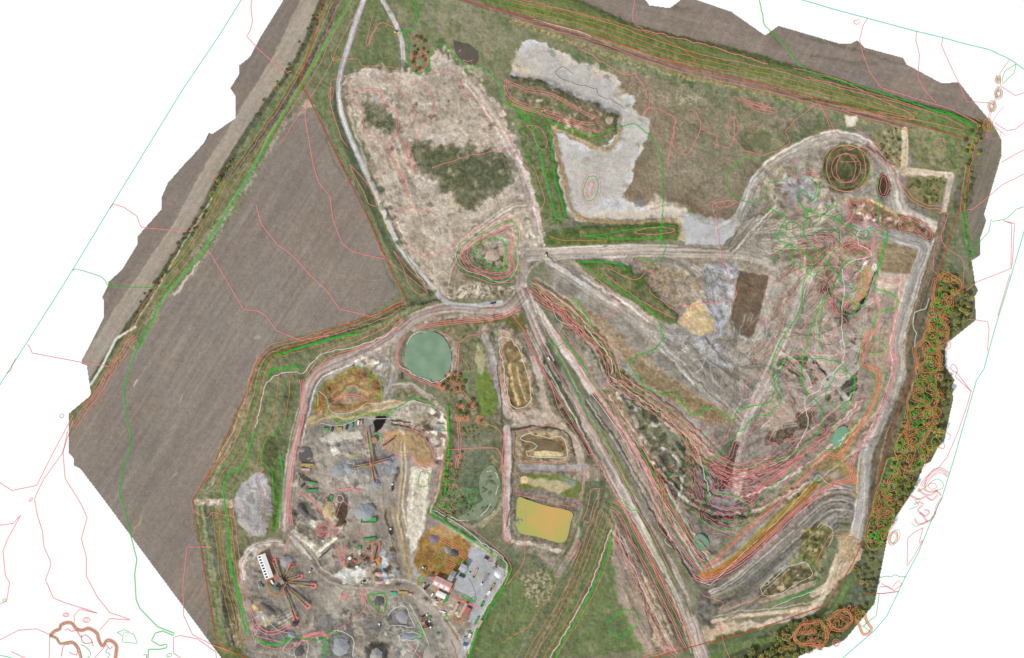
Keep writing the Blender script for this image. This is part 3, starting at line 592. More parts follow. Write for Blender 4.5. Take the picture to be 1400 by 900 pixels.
# ochre yard and grey concrete yard, south-east of the works
F('565,770 572,745 585,722 600,718 625,728 645,745 640,770 625,785 600,790 585,790', (158,128,80), (138,108,62), sc=6, lab='bare_soil', feather=2, warp=2)
F('640,750 650,748 668,765 688,778 690,795 672,820 650,855 640,850 650,820 620,805 625,785 638,770', (176,176,176), (168,168,170), sc=6, lab='concrete_yard', feather=1)
F('555,815 575,812 605,845 630,880 625,905 600,860', (178,168,156), (166,156,144), sc=6, feather=2, lab='concrete_yard')
F('630,870 645,855 640,890 630,910', (178,176,172), (166,162,156), sc=6, feather=2)
F('655,735 675,752 690,765 688,775 668,762 645,745', (150,146,128), (178,170,154), sc=3, feather=2)
F('583,820 600,822 610,835 600,840', (150,140,130), feather=2)
# main ponds' beds (the water lies in them)
F(ell(588,488,38,38), (170,158,140), (130,124,100), sc=3, feather=2, warp=2, dz=-1.5, zf=4)
# ------------------------------------------------------------------ finer ground: lanes, benches, ruts, heaps of spoil
def offs_path(P, o_):
    P = smooth(pts(P), 8); Q = []
    for i, p in enumerate(P):
        a = P[max(i - 1, 0)]; b = P[min(i + 1, len(P) - 1)]; dx, dy = b[0] - a[0], b[1] - a[1]; l_ = math.hypot(dx, dy) or 1
        Q.append((p[0] - dy / l_ * o_, p[1] + dx / l_ * o_))
    return Q
def benches(P, offs, cols, wd=(1.2, 2.4), cut=.35, warp=1.2, dz=0):
    for k, o_ in enumerate(offs):
        Q = offs_path(P, o_ + random.uniform(-.7, .7)); i = 0
        while i < len(Q) - 3:
            n = random.randint(6, 22)
            if random.random() > cut: S(Q[i:i + n], random.uniform(*wd), cols[(k + random.randint(0, 1)) % len(cols)], feather=.9, warp=warp, sm=False, amt=random.uniform(.55, .95), dz=dz if k % 2 else -dz, zf=2)
            i += n
def swirls(poly, n, cols, ln=(20, 70), ang=None, wd=(.9, 1.8), amt=(.35, .8), pair=True):
    P = pts(poly); x0, x1 = min(p[0] for p in P), max(p[0] for p in P); y0, y1 = min(p[1] for p in P), max(p[1] for p in P); k = 0; tr = 0
    while k < n and tr < n * 30:
        tr += 1; x, y = random.uniform(x0, x1), random.uniform(y0, y1)
        if not inside(np.array([[x]]), np.array([[y]]), P)[0, 0]: continue
        k += 1; a = math.radians(-(ang if ang is not None else random.uniform(0, 360)) + random.gauss(0, 18)); c = random.gauss(0, .02); L_ = random.uniform(*ln); Q = [(x, y)]
        for q in range(int(L_ / 6)): a += c * 6; Q.append((Q[-1][0] + 6 * math.cos(a), Q[-1][1] + 6 * math.sin(a)))
        if len(Q) < 3: continue
        Q = [q for q in Q if inside(np.array([[q[0]]]), np.array([[q[1]]]), P)[0, 0]]
        if len(Q) < 3: continue
        cl = random.choice(cols); w_ = random.uniform(*wd)
        for o_ in ((0, 3.2) if pair and random.random() < .6 else (0,)): S(offs_path(Q, o_), w_, cl, feather=.8, warp=.8, sm=False, amt=random.uniform(*amt))
def heaps(poly, n, cols, r=(1.5, 6), amt=(.5, .95), dz=.8):
    P = pts(poly); x0, x1 = min(p[0] for p in P), max(p[0] for p in P); y0, y1 = min(p[1] for p in P), max(p[1] for p in P); k = 0
    while k < n:
        x, y = random.uniform(x0, x1), random.uniform(y0, y1)
        if not inside(np.array([[x]]), np.array([[y]]), P)[0, 0]: continue
        k += 1; q = random.uniform(*r)
        F(ell(x, y, q, q * random.uniform(.35, 1), random.uniform(0, 180), 9), random.choice(cols), feather=random.uniform(.8, 2), warp=random.uniform(1.5, 3.5), amt=random.uniform(*amt), dz=dz * random.choice((-1, 1)), zf=2.5)
PL, DK, GR, BR, OL = (206, 196, 182), (92, 84, 74), (150, 148, 146), (134, 116, 96), (104, 106, 80)
# the two grey lanes of the north
S('508,-60 500,-15 497,0 488,25 477,60 468,90 464,112 463,135 468,160 478,186 495,225 512,260 525,290 540,325 555,350 575,372 595,395 602,407 612,414 637,419 662,417 685,414', 7, (178,174,172), (160,156,152), lab='haul_road', feather=1, warp=.4)
S('497,0 477,60 464,115 468,160 495,225 525,290 555,350 595,395', 1.6, (200,197,194), amt=.8)
S('515,-30 519,-8 524,2 536,22 545,42 550,57 551,96', 6, (176,168,158), (196,188,176), lab='track', feather=1)
S('551,60 551,96', 3, (150,146,142), amt=.5)
S('541,150 536,170 545,205', 3, (190,178,162), amt=.4)
# sandy block
F('470,112 510,94 590,100 598,68 662,118 700,190 738,300 740,345 640,350 604,402 560,345 524,270 490,180', (184,171,155), (162,149,132), sc=6, feather=5, warp=4, amt=.62, lab='bare_soil')
for P in ('497,134 520,138 530,150 548,176 540,184 520,178 500,172', '556,196 600,200 640,203 672,205 698,214 704,235 690,262 650,285 628,280 606,262 586,240 566,222'):
    F(P, (98,102,78), (128,124,100), sc=6, feather=6, warp=7, lab='scrub', amt=.85)
F('575,205 640,210 690,222 680,250 640,262 600,245', (84,92,68), (110,112,84), sc=3, feather=5, warp=7, amt=.8)
heaps('480,120 590,105 600,75 650,112 690,190 730,320 610,380 540,300 500,220', 120, [(206,194,178), (140,128,110), (118,112,92), (196,184,168)], (1.5, 7), (.3, .75), .3)
swirls('500,110 600,100 680,160 720,300 620,360 560,320', 60, [(204,192,176), (150,138,122), (176,162,146)], (25, 80), -50, amt=(.35, .7))
benches('640,112 662,142 684,176 700,205 716,244 728,290 738,330', (-4, -1, 2, 5), [(206,194,182), (146,136,124)], cut=.2)
benches('530,182 538,200 545,225 562,270 572,305', (-4, 0, 4), [(186,168,148), (134,120,102)], cut=.3)
benches('612,380 625,345 660,312 700,286 720,282', (-5, -2, 1, 4), [(204,190,174), (140,128,114)], cut=.2)
benches('484,150 500,200 520,262 545,320 590,390', (7, 9), [(96,98,76), (186,174,156)], cut=.2)
# field: tramlines and damp marks
for k in range(60):
    x, y = random.uniform(120, 520), random.uniform(160, 860)
    if inside(np.array([[x]]), np.array([[y]]), pts('419,150 350,260 200,460 105,600 110,640 290,860 270,690 340,520 440,450 535,400'))[0, 0]:
        l_ = random.uniform(20, 60); Q = [(x, y), (x - l_ * .54, y + l_ * .84)]
        if inside(np.array([[Q[1][0]]]), np.array([[Q[1][1]]]), pts('419,150 350,260 200,460 105,600 110,640 290,860 270,690 340,520 440,450 535,400'))[0, 0]:
            S(Q, random.uniform(1.5, 7), random.choice(((150,140,129), (124,113,103), (146,135,122))), feather=2.5, warp=1, amt=random.uniform(.3, .6), sm=False)
S('188,520 183,528', 1.6, (190,180,166), warp=1); S('250,540 245,552', 1.4, (178,168,156), warp=1, amt=.7); S('194,705 190,716 184,722', 2, (168,158,110), warp=1.5, amt=.7)
for cx, cy in ((352,461),(240,650),(290,640)): F(ell(cx, cy, 4, 2, -40), (176,168,150), feather=2, warp=2, amt=.6)
# lagoon: damper, browner sheets
F('720,66 745,66 812,96 842,116 866,150 884,168 870,210 850,260 800,290 780,270 800,225 850,205 850,160 800,136 742,110 706,84', (180,172,162), (188,182,174), sc=14, feather=6, warp=5, amt=.85)
F('775,210 800,215 790,290 775,270', (186,176,160), feather=8, warp=4, amt=.6)
swirls('715,62 745,66 842,112 884,168 860,250 800,290 785,230 850,205 848,160 742,108', 40, [(170,168,166), (206,202,198)], (15, 60), -35, amt=(.2, .5))
F('934,292 1006,306 985,336 935,333', (182,182,184), feather=4, warp=3, amt=.6)
# hollow of the loop lane
F(ell(1157,230,31,31), (84,78,60), (104,98,74), sc=3, feather=1.5, warp=1.5, lab='scrub')
F(ell(1158,226,22,23), (96,94,68), (82,82,58), sc=3, feather=2, warp=2)
F(ell(1160,220,12,14), (92,98,62), (80,84,56), sc=3, feather=3, warp=3)
S(ell(1157,230,27,27) + [ell(1157,230,27,27)[0]], 2, (132,124,96), warp=1, amt=.7); S(ell(1158,227,16,17) + [ell(1158,227,16,17)[0]], 1.4, (64,62,48), warp=1, amt=.7)
benches('1010,300 1030,252 1052,226 1085,205 1120,190 1146,185 1180,195 1202,212 1218,232 1226,262 1232,288', (-6, -3, 0, 3, 6), [(204,196,184), (140,132,120), (178,168,154)], cut=.3)
heaps('1050,225 1110,225 1140,262 1160,285 1060,290', 60, [(192,180,170), (120,108,94), (160,156,160), (140,126,108)], (1.5, 5))
heaps('1165,275 1200,283 1265,306 1272,322 1180,302', 50, [(170,150,124), (92,78,62), (196,186,176)], (1, 4))
heaps('1185,182 1232,172 1232,232 1212,224', 46, [(150,144,108), (92,94,62), (168,158,124)], (1.5, 4)); heaps('1242,243 1290,243 1285,276 1262,280', 50, [(92,98,60), (140,136,96), (80,84,56)], (1.5, 4))
heaps('1250,178 1320,195 1305,232 1255,228', 40, [(92,106,64), (140,136,100), (110,116,80)], (2, 6), (.4, .8))
# north-east plain
heaps('750,70 850,92 1050,138 1150,172 1080,195 1000,160 900,110 840,98', 150, [(88,102,68), (134,130,104), (160,152,122), (100,114,78)], (1.5, 7), (.35, .8), .3)
heaps('890,120 1040,180 1050,215 1000,285 940,270 900,200', 90, [(112,118,88), (156,142,122), (126,114,96)], (2, 8), (.25, .6), .2)
# quarry floor and pit
F('1070,262 1150,300 1180,320 1150,350 1100,340 1062,320', (158,146,132), (132,120,106), ang=30, sc=6, feather=6, warp=4, amt=.7)
F('1058,335 1112,332 1135,345 1125,362 1080,352 1050,362', (112,100,84), (146,132,114), ang=10, sc=3, feather=4, warp=4, amt=.85)
F('1092,340 1130,338 1142,360 1150,382 1132,392 1108,372', (116,104,84), (150,134,112), ang=40, sc=3, feather=3, warp=3, amt=.8)
S('1118,368 1132,354 1150,336 1172,318', 9, (180,164,144), (164,148,130), feather=2, warp=1.5)
S('1112,372 1095,400 1085,440', 9, (160,152,142), (176,168,156), feather=4, warp=2, amt=.7)
F('1150,332 1190,330 1192,346 1172,352 1155,346', (124,106,90), (150,130,114), ang=70, sc=3, feather=2, warp=2)
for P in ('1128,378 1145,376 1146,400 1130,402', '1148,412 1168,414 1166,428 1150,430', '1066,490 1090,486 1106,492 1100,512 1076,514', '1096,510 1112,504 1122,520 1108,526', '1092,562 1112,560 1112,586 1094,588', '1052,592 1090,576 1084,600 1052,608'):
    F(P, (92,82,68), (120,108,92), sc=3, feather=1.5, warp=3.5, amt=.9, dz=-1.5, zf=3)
F('1150,532 1166,514 1174,506 1173,534 1161,550 1154,545', (82,78,74), (98,92,86), sc=3, feather=1, warp=1.5, dz=-2, zf=3)  # shaded triangle of the pit, its shade painted dark grey
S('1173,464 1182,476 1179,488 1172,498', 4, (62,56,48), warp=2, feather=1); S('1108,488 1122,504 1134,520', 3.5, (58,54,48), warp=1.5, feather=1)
S('1197,372 1194,385 1190,396 1186,402', 4.5, (44,48,38), warp=1.5, feather=1); S('1184,408 1178,418 1170,426', 5, (60,54,40), warp=2, feather=1); S('1186,358 1176,372 1170,382', 3, (206,200,190), warp=1.5); F(ell(1196,366,3,5), (204,198,188), warp=1)  # the near-black stroke right of the sand strip paints its shadow
F(ell(1134,543,5,6), (108,96,72), feather=1.5, warp=1.5); S('1136,520 1150,534 1162,552', 5, (176,166,154), warp=1)
F('1180,366 1194,372 1188,392 1180,410 1168,424 1166,412 1176,394', (186,156,112), (166,152,98), sc=6, feather=1.5, warp=2, amt=.8)
benches('930,600 965,640 1000,655 1060,630 1130,580 1175,540', range(-6, 62, 5), [(192,182,168), (96,90,82), (150,138,124), (108,102,94)], (1.4, 3.4), cut=.18, warp=2, dz=1.6)
benches('728,388 775,420 822,468 845,515 900,552 945,590 985,630 1015,642', range(-8, 18, 3), [(178,158,138), (100,100,72), (132,112,90), (196,176,158), (86,92,62)], (1.2, 2.8), cut=.25, warp=1.6, dz=1.0)
benches('812,540 850,595 885,655 915,708 945,757 962,785', range(-16, 18, 3), [(200,190,176), (98,92,80), (150,138,122), (112,112,84), (184,168,156)], (1.2, 2.6), cut=.22, warp=1.1, dz=1.0)
benches('965,800 1000,780 1060,728 1120,676 1160,670', range(-2, 58, 4), [(186,178,168), (100,94,86), (160,146,136), (124,116,104)], (1.5, 3), cut=.12, warp=.8, dz=1.6)
benches('1172,310 1225,322 1266,336 1252,380 1228,462 1229,508 1206,572 1184,628 1180,690 1172,735', range(-9, 12, 3), [(206,200,190), (126,120,112), (176,168,158)], (1, 2), cut=.25, warp=.8)
benches('1291,295 1284,330 1272,370 1255,420 1238,480 1226,540 1205,600 1192,660', (-6, -3, 0, 3, 6, 9), [(150,138,116), (92,88,68), (124,110,90)], (1, 2.2), cut=.3, warp=1.2)
S('962,787 985,780 1030,742 1075,698 1112,664', 12, (150,114,66), (166,134,88), sc=6, feather=1.5, warp=.6, lab='haul_road'); benches('962,787 985,780 1030,742 1075,698 1105,670', (-5, -1, 3), [(180,146,98), (130,100,60)], cut=.3)
S('1195,450 1192,500 1202,520 1196,550 1175,590 1150,625', 6, (178,150,118), (158,134,106), amt=.7, feather=2)
benches('838,700 862,745 890,800 925,875', (-14, -9, -4, 1, 6, 11, 16), [(186,172,154), (100,92,80), (164,148,130), (122,112,96)], (1.5, 3.5), cut=.2, warp=2, dz=.9)
benches('714,395 735,448 762,500 790,552 820,608 850,662 880,716 910,770 935,820 962,900', (-12, -8, -5, -2, 1, 4, 7, 10, 13), [(206,194,182), (138,126,114), (184,170,158), (110,106,88)], (1, 2.2), cut=.25, warp=.9)
benches('722,450 750,505 785,560 815,612 842,660', (-16, -5, 3, 6), [(186,172,156), (100,102,80)], cut=.3)
benches('720,349 800,345 900,343 1015,346 1062,362', (-7, -4, -1, 2, 5, 8), [(204,196,186), (140,130,118), (178,168,156)], (1, 2), cut=.25, warp=.7)
benches('1000,345 1040,300 1060,280', (-6, -2, 2, 6), [(196,186,174), (132,124,112)], cut=.2)
benches('742,352 790,384 850,422 890,455 965,530 1010,572', (-8, -5, -2, 1, 4, 7), [(204,196,186), (130,122,112), (170,160,148)], (1, 2.6), cut=.25, warp=1.4)
benches('1090,470 1060,520 1030,560 1012,600 1002,650', (-9, -5, -1, 3, 7), [(190,184,176), (136,128,120), (170,164,156)], (1.2, 3), cut=.25, warp=1.6)
benches('1100,350 1095,400 1080,440 1064,480', (-10, -5, 0, 5, 10), [(178,168,154), (128,120,110)], (1.2, 2.8), cut=.35, warp=2)
swirls('880,440 1000,440 1080,400 1200,360 1190,520 1060,600 1000,580', 130, [(184,176,166), (118,110,100), (166,156,144)], (20, 90), 55, (1, 2.4))
swirls('900,350 1010,360 1000,440 960,460', 36, [(186,180,176), (112,106,98)], (15, 60), -50, (1, 2.2)); swirls('860,440 960,520 1010,560 1050,520 1000,450', 60, [(176,168,160), (112,106,100), (150,140,128)], (20, 80), -42, (1, 2.4))
heaps('870,370 945,375 958,400 905,415', 24, [(206,186,158), (104,92,80), (176,156,130), (130,116,104)], (1, 4)); heaps('900,400 960,362 1010,362 985,460 930,450', 14, [(196,194,192), (122,116,112), (160,150,140)], (1.5, 5))
heaps('960,640 1040,650 1035,705 1000,722 965,712', 50, [(168,162,156), (90,84,78), (130,124,118)], (1.5, 5)); heaps('820,530 900,570 960,700 930,700 880,610', 90, [(186,178,160), (84,84,62), (140,130,110), (106,110,76)], (1.5, 5))
heaps('735,392 800,440 900,560 960,620 940,650 840,520', 110, [(84,90,60), (176,158,136), (140,120,96), (100,108,70)], (1.5, 5)); heaps('1092,762 1098,722 1140,720 1122,790 1040,820 1036,800', 70, [(156,146,104), (88,86,58), (178,164,136)], (1.5, 5))
benches('975,850 1015,842 1060,838 1110,830 1132,810 1150,760', (-6, -2, 2, 6), [(212,198,176), (150,136,116)], cut=.3)
heaps('700,300 742,320 735,345 700,340', 26, [(206,196,182), (124,112,94)], (1.5, 4)); heaps('604,385 690,394 706,402 620,408', 30, [(206,196,178), (118,108,88)], (1.5, 4)); heaps('617,350 660,316 706,320 700,384 640,378', 60, [(92,98,70), (168,150,130), (140,124,106)], (1.5, 4))
# ponds' yard
benches('696,500 702,530 710,552', (-14, -10, 10, 14), [(196,178,152), (104,94,72)], cut=.3); heaps('640,430 700,425 760,540 800,620 700,585 650,470', 60, [(186,172,152), (100,104,74), (132,122,98)], (1.5, 5), (.3, .7))
S('700,588 730,583 770,588 782,604 785,622', 2.4, (92,82,66), warp=1.2); S('688,640 686,560 680,500', 2, (100,96,76), warp=1.2); S('704,592 700,640 700,680 692,720', 2, (104,100,80), warp=1.5)
F('612,640 640,615 670,620 682,655 676,690 640,714 606,700', (94,104,72), (128,126,98), sc=3, feather=3, warp=5, lab='scrub'); F('628,600 660,590 672,620 640,640 620,630', (112,116,100), (132,134,112), sc=6, feather=5, warp=5, amt=.7)
F('645,625 665,615 675,650 655,690 640,680', (106,112,100), (94,100,80), sc=6, feather=4, warp=4, amt=.8)
heaps('605,560 680,560 690,640 676,700 610,712', 110, [(84,96,60), (146,140,108), (116,124,78), (138,124,104)], (1.2, 5), (.4, .8)); heaps('595,428 700,425 640,500 612,460', 40, [(88,96,62), (150,138,112)], (1.5, 4)); heaps('620,500 660,540 650,590 600,560 560,520', 60, [(92,98,66), (160,148,124), (120,116,88)], (1.5, 5))
swirls('715,770 780,765 740,830 700,870 640,900 690,780', 26, [(128,132,94), (96,106,72)], (20, 60), 60, (1.5, 4), (.3, .6), False)
# west haul road and bank
benches('716,400 690,424 650,426 615,423 568,437 530,467 478,491 432,515 416,560 402,620 393,690 391,722', (-7, -4, -1, 2, 5, 8), [(204,190,176), (132,118,106), (180,162,150)], (1, 2.2), cut=.2, warp=.8)
benches('555,425 520,442 480,456 440,468 400,478 372,488 360,505 352,540 340,575 325,610 305,640 290,665', (-9, -5, -1, 3, 7, 11, 15), [(88,102,60), (138,134,106), (118,118,84), (164,158,136)], (1.2, 3), cut=.3, warp=1.6, dz=.5)
benches('290,690 296,740 304,790 314,840 325,890', (-12, -7, -2, 3, 8, 13, 18), [(88,98,66), (134,132,104), (112,118,80), (84,88,72)], (1.2, 3.2), cut=.25, warp=1.6)
benches('820,668 812,700 790,755 760,815 735,870 705,940', (-22, -15, -8, 0, 7, 14, 20), [(90,102,66), (132,130,98), (112,120,80), (144,130,108)], (1.4, 3.4), cut=.3, warp=1.8)
benches('446,150 462,210 492,262 520,330 548,392', (-3, 3, 9, 14), [(92,102,70), (136,132,104)], cut=.3)
F('356,600 370,592 380,605 376,625 366,640 358,628', (104,106,72), (84,90,62), sc=3, feather=1.5, warp=2); S('374,628 376,660 377,700 373,722', 5, (112,128,70), (96,108,64), sc=3); F('330,672 344,650 360,652 366,690 352,715 340,700', (178,174,172), (160,156,152), sc=6, feather=4, warp=3); swirls('330,672 344,650 362,652 370,690 360,728 340,725', 26, [(196,192,188), (128,124,120)], (12, 40), 75, (1, 2)); S('362,690 366,718', 6, (168,152,116), warp=1.5, amt=.7)
heaps('268,684 316,684 316,692 268,690', 14, [(206,196,178), (140,128,108)], (1, 2.5))
# works: spoil, wet ground, scraped berms
W_ = [(206,198,186), (92,84,76), (150,148,146), (132,116,98), (176,166,152), (112,102,92)]
for P, n in (('340,742 396,738 440,770 440,860 346,880 332,800', 90), ('402,612 435,600 452,665 430,675 404,665', 50), ('438,600 500,602 505,622 455,622', 40), ('455,650 545,640 530,690 470,690', 22), ('400,690 440,675 480,690 470,745 420,748 400,725', 80), ('455,745 535,740 555,800 460,805', 110), ('445,810 570,812 610,860 620,940 450,940', 120), ('520,590 600,560 612,590 600,640 580,600 540,585', 50), ('575,815 610,815 635,850 600,850', 36), ('655,738 690,766 692,778 665,758', 30), ('345,865 440,865 440,950 350,950', 60), ('480,495 532,478 530,540 505,550', 40)):
    heaps(P, n, W_, (1.2, 6), (.35, .9), .9)
swirls('340,742 396,738 440,770 430,860 346,870', 30, W_[:3], (15, 50)); swirls('430,600 545,600 540,690 430,690', 50, [(186,178,166), (124,116,106)], (15, 60)); swirls('445,810 570,815 615,880 460,930', 50, [(186,178,166), (118,110,100)], (15, 60))
benches('395,730 420,760 440,785 470,798 520,802 555,800 580,818 605,848 625,880 632,905', (-6, -3, 0, 3, 6), [(184,174,162), (112,102,90), (150,138,126)], (1, 2.4), cut=.25, warp=1)
benches('528,660 530,700 540,745 548,775', (-6, -3, 0, 3, 6), [(158,144,128), (96,86,74)], (1.4, 3), cut=.25, warp=1.4)
benches('548,605 549,650 544,700 552,745 558,775', (-3, 0, 3, 10, 12), [(196,178,142), (140,122,92), (204,192,170)], (1.2, 2.4), cut=.2, warp=1)
S('400,728 420,742 436,760', 6, (210,202,188), (160,150,138), warp=1.5, feather=1, dz=1); S('398,736 412,748 424,764', 4, (204,196,184), warp=1.5, feather=1, dz=1); S('434,756 448,745 460,736', 3.5, (208,198,180), warp=.8, feather=1, dz=1); S('437,762 452,750', 2, (80,70,60), warp=.8)
S('333,790 331,770 342,750 360,744 384,743 398,752', 6, (206,196,186), warp=2, feather=2.5, amt=.8); F('405,735 440,790 400,800 372,800 350,770 372,752', (150,140,130), feather=6, warp=4, amt=.6)
F('437,598 455,593 480,590 494,592 494,600 470,603 445,608', (186,178,164), feather=1.5, warp=2); F('410,608 425,606 430,632 406,634', (150,138,128), feather=2, warp=2); F('444,805 470,800 500,805 480,825 450,850 440,830', (176,168,154), feather=4, warp=3, amt=.7)
F('480,645 545,655 555,630 540,610 550,655 530,672 500,672', (170,162,150), feather=3, warp=3, amt=.5); F('466,672 476,676 475,702 466,720 460,705', (100,86,72), feather=1.5, warp=2); F('545,810 560,812 590,860 610,905 590,905 570,862', (112,98,84), feather=2, warp=2, amt=.6)
F('561,642 588,642 586,690 578,728 562,755 557,700', (204,196,180), (184,174,158), sc=3, feather=2, warp=2, amt=.8); benches('575,645 572,690 566,735', (-9, 9), [(158,146,126), (216,208,192)], cut=.1)
F('498,888 512,876 530,882 534,905 522,910 500,905', (58,52,46), (84,76,68), sc=3, feather=2.5, warp=3)
swirls('570,750 600,722 640,748 625,780 590,788', 26, [(186,152,98), (120,88,48)], (12, 45), 40, (1, 2.2)); F('572,768 580,748 592,758 588,780', (122,88,44), feather=5, warp=4, amt=.6); F('585,722 602,719 625,730 612,738 592,732', (182,156,116), feather=3, warp=2, amt=.7)
swirls('645,752 688,780 670,815 640,880 632,860 650,815', 30, [(188,188,188), (152,150,148), (166,164,162)], (15, 50), 60, (1, 3), (.3, .6)); F('664,816 672,820 655,850 640,870 645,850', (186,184,180), feather=2, amt=.5)
benches('430,560 448,530 484,508 515,525', (4, 9, 14, 19), [(128,92,56), (190,160,112), (158,120,72)], (1.2, 3), cut=.3, warp=2.5, dz=.8)
benches('425,576 450,568 480,568 510,558 540,552', (-4, 0, 4, 8), [(200,184,152), (142,124,94)], (1, 2.2), cut=.3)
benches('536,530 560,528 580,540 605,560 616,600', (-3, 0, 3, 7), [(204,194,180), (128,118,104)], cut=.3)
F('484,508 496,506 499,524 486,524', (138,98,58), (158,116,72), sc=3, feather=1); F('431,541 447,538 446,552 433,555', (156,110,58), feather=1); F('509,521 517,521 520,533 512,534', (132,88,48), feather=1)
F('513,568 530,570 522,585 512,592', (56,50,44), feather=1.5, warp=2)
# forest floor: paler leaf litter between the crowns, and the rough ground to its east
F('1284,374 1312,374 1335,400 1330,440 1300,470 1306,520 1296,580 1270,632 1245,680 1222,712 1212,760 1190,800 1182,745 1196,690 1225,600 1250,520 1272,440', (96,102,66), (124,122,88), sc=3, feather=3, amt=.8)
heaps('1270,400 1335,385 1330,440 1296,500 1300,560 1262,640 1215,720 1190,760 1196,690 1240,560', 170, [(126,128,78), (84,92,56), (150,142,92), (106,112,72)], (1.5, 5), (.4, .85)); heaps('1285,380 1300,285 1322,295 1335,380 1310,372', 30, [(98,108,72), (132,130,100)], (2, 6), (.3, .6)); heaps('1060,862 1180,805 1190,830 1150,872 1060,895', 60, [(110,114,70), (76,84,52), (134,130,86)], (1.5, 5), (.4, .8))
heaps('1175,770 1215,735 1200,800 1170,840', 30, [(126,126,106), (92,98,72)], (2, 6), (.3, .6))
# meadow and bank tussocks
for P, n in (('500,0 545,0 545,90 480,90', 50), ('560,0 700,18 700,60 640,100 600,60 560,40', 110), ('780,800 835,760 875,890 720,930', 90), ('640,900 690,790 720,760 760,800 700,940', 80), ('600,-20 925,62 1290,160 1330,190 1250,168 925,80', 160), ('965,880 1110,842 1180,765 1215,720 1180,820 1080,890', 90), ('340,520 360,492 480,455 540,435 400,500 340,650 300,660', 130), ('280,690 315,690 345,900 300,890', 90), ('705,165 755,175 775,298 745,300', 50), ('745,318 930,310 930,325 760,334', 50), ('795,360 860,365 925,430 915,440', 50), ('690,115 840,155 840,185 700,142', 50)):
    heaps(P, n, [(92,104,64), (130,134,92), (110,120,76), (142,134,106)], (1.2, 6), (.2, .6), .2)

F('425,610 445,600 450,625 470,640 455,660 500,672 540,662 552,640 545,700 500,690 470,676 430,676 425,650', (164,152,136), (152,140,126), sc=6, feather=5, warp=4, amt=.75)
F('375,745 400,755 440,790 450,810 440,840 400,810 370,850 345,820 352,770', (146,134,122), (136,124,112), sc=6, feather=6, warp=4, amt=.55)
F('480,800 560,806 600,850 626,900 600,900 560,850 520,830 480,830', (166,156,144), (154,144,132), sc=6, feather=5, warp=4, amt=.5)
S('1172,310 1225,322 1266,336 1252,380 1228,462 1229,508 1206,572 1184,628 1180,690 1172,735', 13, (170,162,152), (150,142,132), feather=3, amt=.5)
F('436,538 470,510 508,506 520,525 515,550 480,564 440,568', (160,132,98), (142,116,88), sc=6, feather=5, warp=5, amt=.6)
F('570,772 580,748 600,722 640,748 622,782 590,788', (158,132,92), (146,118,80), sc=6, feather=4, warp=3, amt=.45)

F('470,112 510,94 590,100 598,68 662,118 700,190 738,300 740,345 640,350 604,402 560,345 524,270 490,180', (158,144,132), (196,184,172), sc=14, feather=5, warp=6, amt=.35)
heaps('480,120 590,105 600,75 650,112 690,190 730,320 610,380 540,300 500,220', 150, [(124,112,98), (206,196,184), (112,106,90), (150,136,124)], (1, 4.5), (.35, .8), .3)
for P in ('445,865 482,866 486,940 440,940', '430,850 470,845 490,870 470,900 435,880', '486,850 520,842 530,862 500,880', '530,835 562,828 566,860 530,860', '350,855 400,862 410,880 360,884'):
    F(P, (122,118,114), (100,96,92), sc=3, feather=3, warp=4, amt=.75, dz=1.2, zf=5)
heaps('430,840 560,835 580,900 560,940 430,940', 90, [(108,104,100), (150,148,144), (86,82,78), (176,170,162)], (1.2, 5), (.4, .9), 1)
# pale haul tracks and the dark walls of the pit, with its V-shaped shadow painted in
benches('1112,372 1096,400 1082,440 1060,490 1035,545 1015,595 1003,650', (-4, 0, 4), [(196,188,178), (182,172,162)], (2, 4), cut=.12, warp=1)
S('1112,372 1096,400 1082,440 1060,490 1035,545 1015,595 1003,650', 13, (178,170,160), (152,144,136), feather=3, amt=.5)
F('1004,606 1012,606 1003,648 992,672 984,672 994,640', (84,80,74), (104,98,92), sc=3, feather=1.5, warp=1.5, dz=-2, zf=3)  # shadow in the pit's V, painted as a dark patch
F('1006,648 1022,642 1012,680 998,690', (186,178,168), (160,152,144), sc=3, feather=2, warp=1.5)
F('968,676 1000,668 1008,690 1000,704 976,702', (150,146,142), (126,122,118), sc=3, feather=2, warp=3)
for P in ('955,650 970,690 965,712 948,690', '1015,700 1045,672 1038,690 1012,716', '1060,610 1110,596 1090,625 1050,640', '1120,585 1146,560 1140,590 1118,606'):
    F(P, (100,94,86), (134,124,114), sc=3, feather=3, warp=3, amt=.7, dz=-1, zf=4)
swirls('1060,440 1180,430 1180,520 1070,560', 50, [(176,164,152), (120,110,100), (190,180,168)], (20, 80), -38, (1.2, 2.6), (.4, .8))
swirls('1040,360 1190,345 1180,430 1080,440', 44, [(176,164,150), (118,106,94)], (20, 80), 60, (1.2, 2.6), (.4, .8)); swirls('1000,300 1180,280 1190,330 1040,350', 40, [(184,172,158), (130,118,104)], (25, 90), 18, (1.2, 2.6), (.4, .8))
benches('1206,345 1236,346 1250,360 1240,382', (0, 4, 8, 12), [(172,154,130), (128,112,92)], (1, 2), cut=.1, warp=.5)
# west bank: lighter, stripier
F('385,470 480,455 550,420 556,436 500,470 440,492 415,520 405,570 396,620 380,600 362,590 352,640 322,672 300,668 340,560 360,500', (128,128,96), (106,112,80), sc=14, feather=4, warp=3, amt=.5)
F('1040,245 1110,190 1120,215 1060,245', (170,160,146), feather=5, amt=.4)

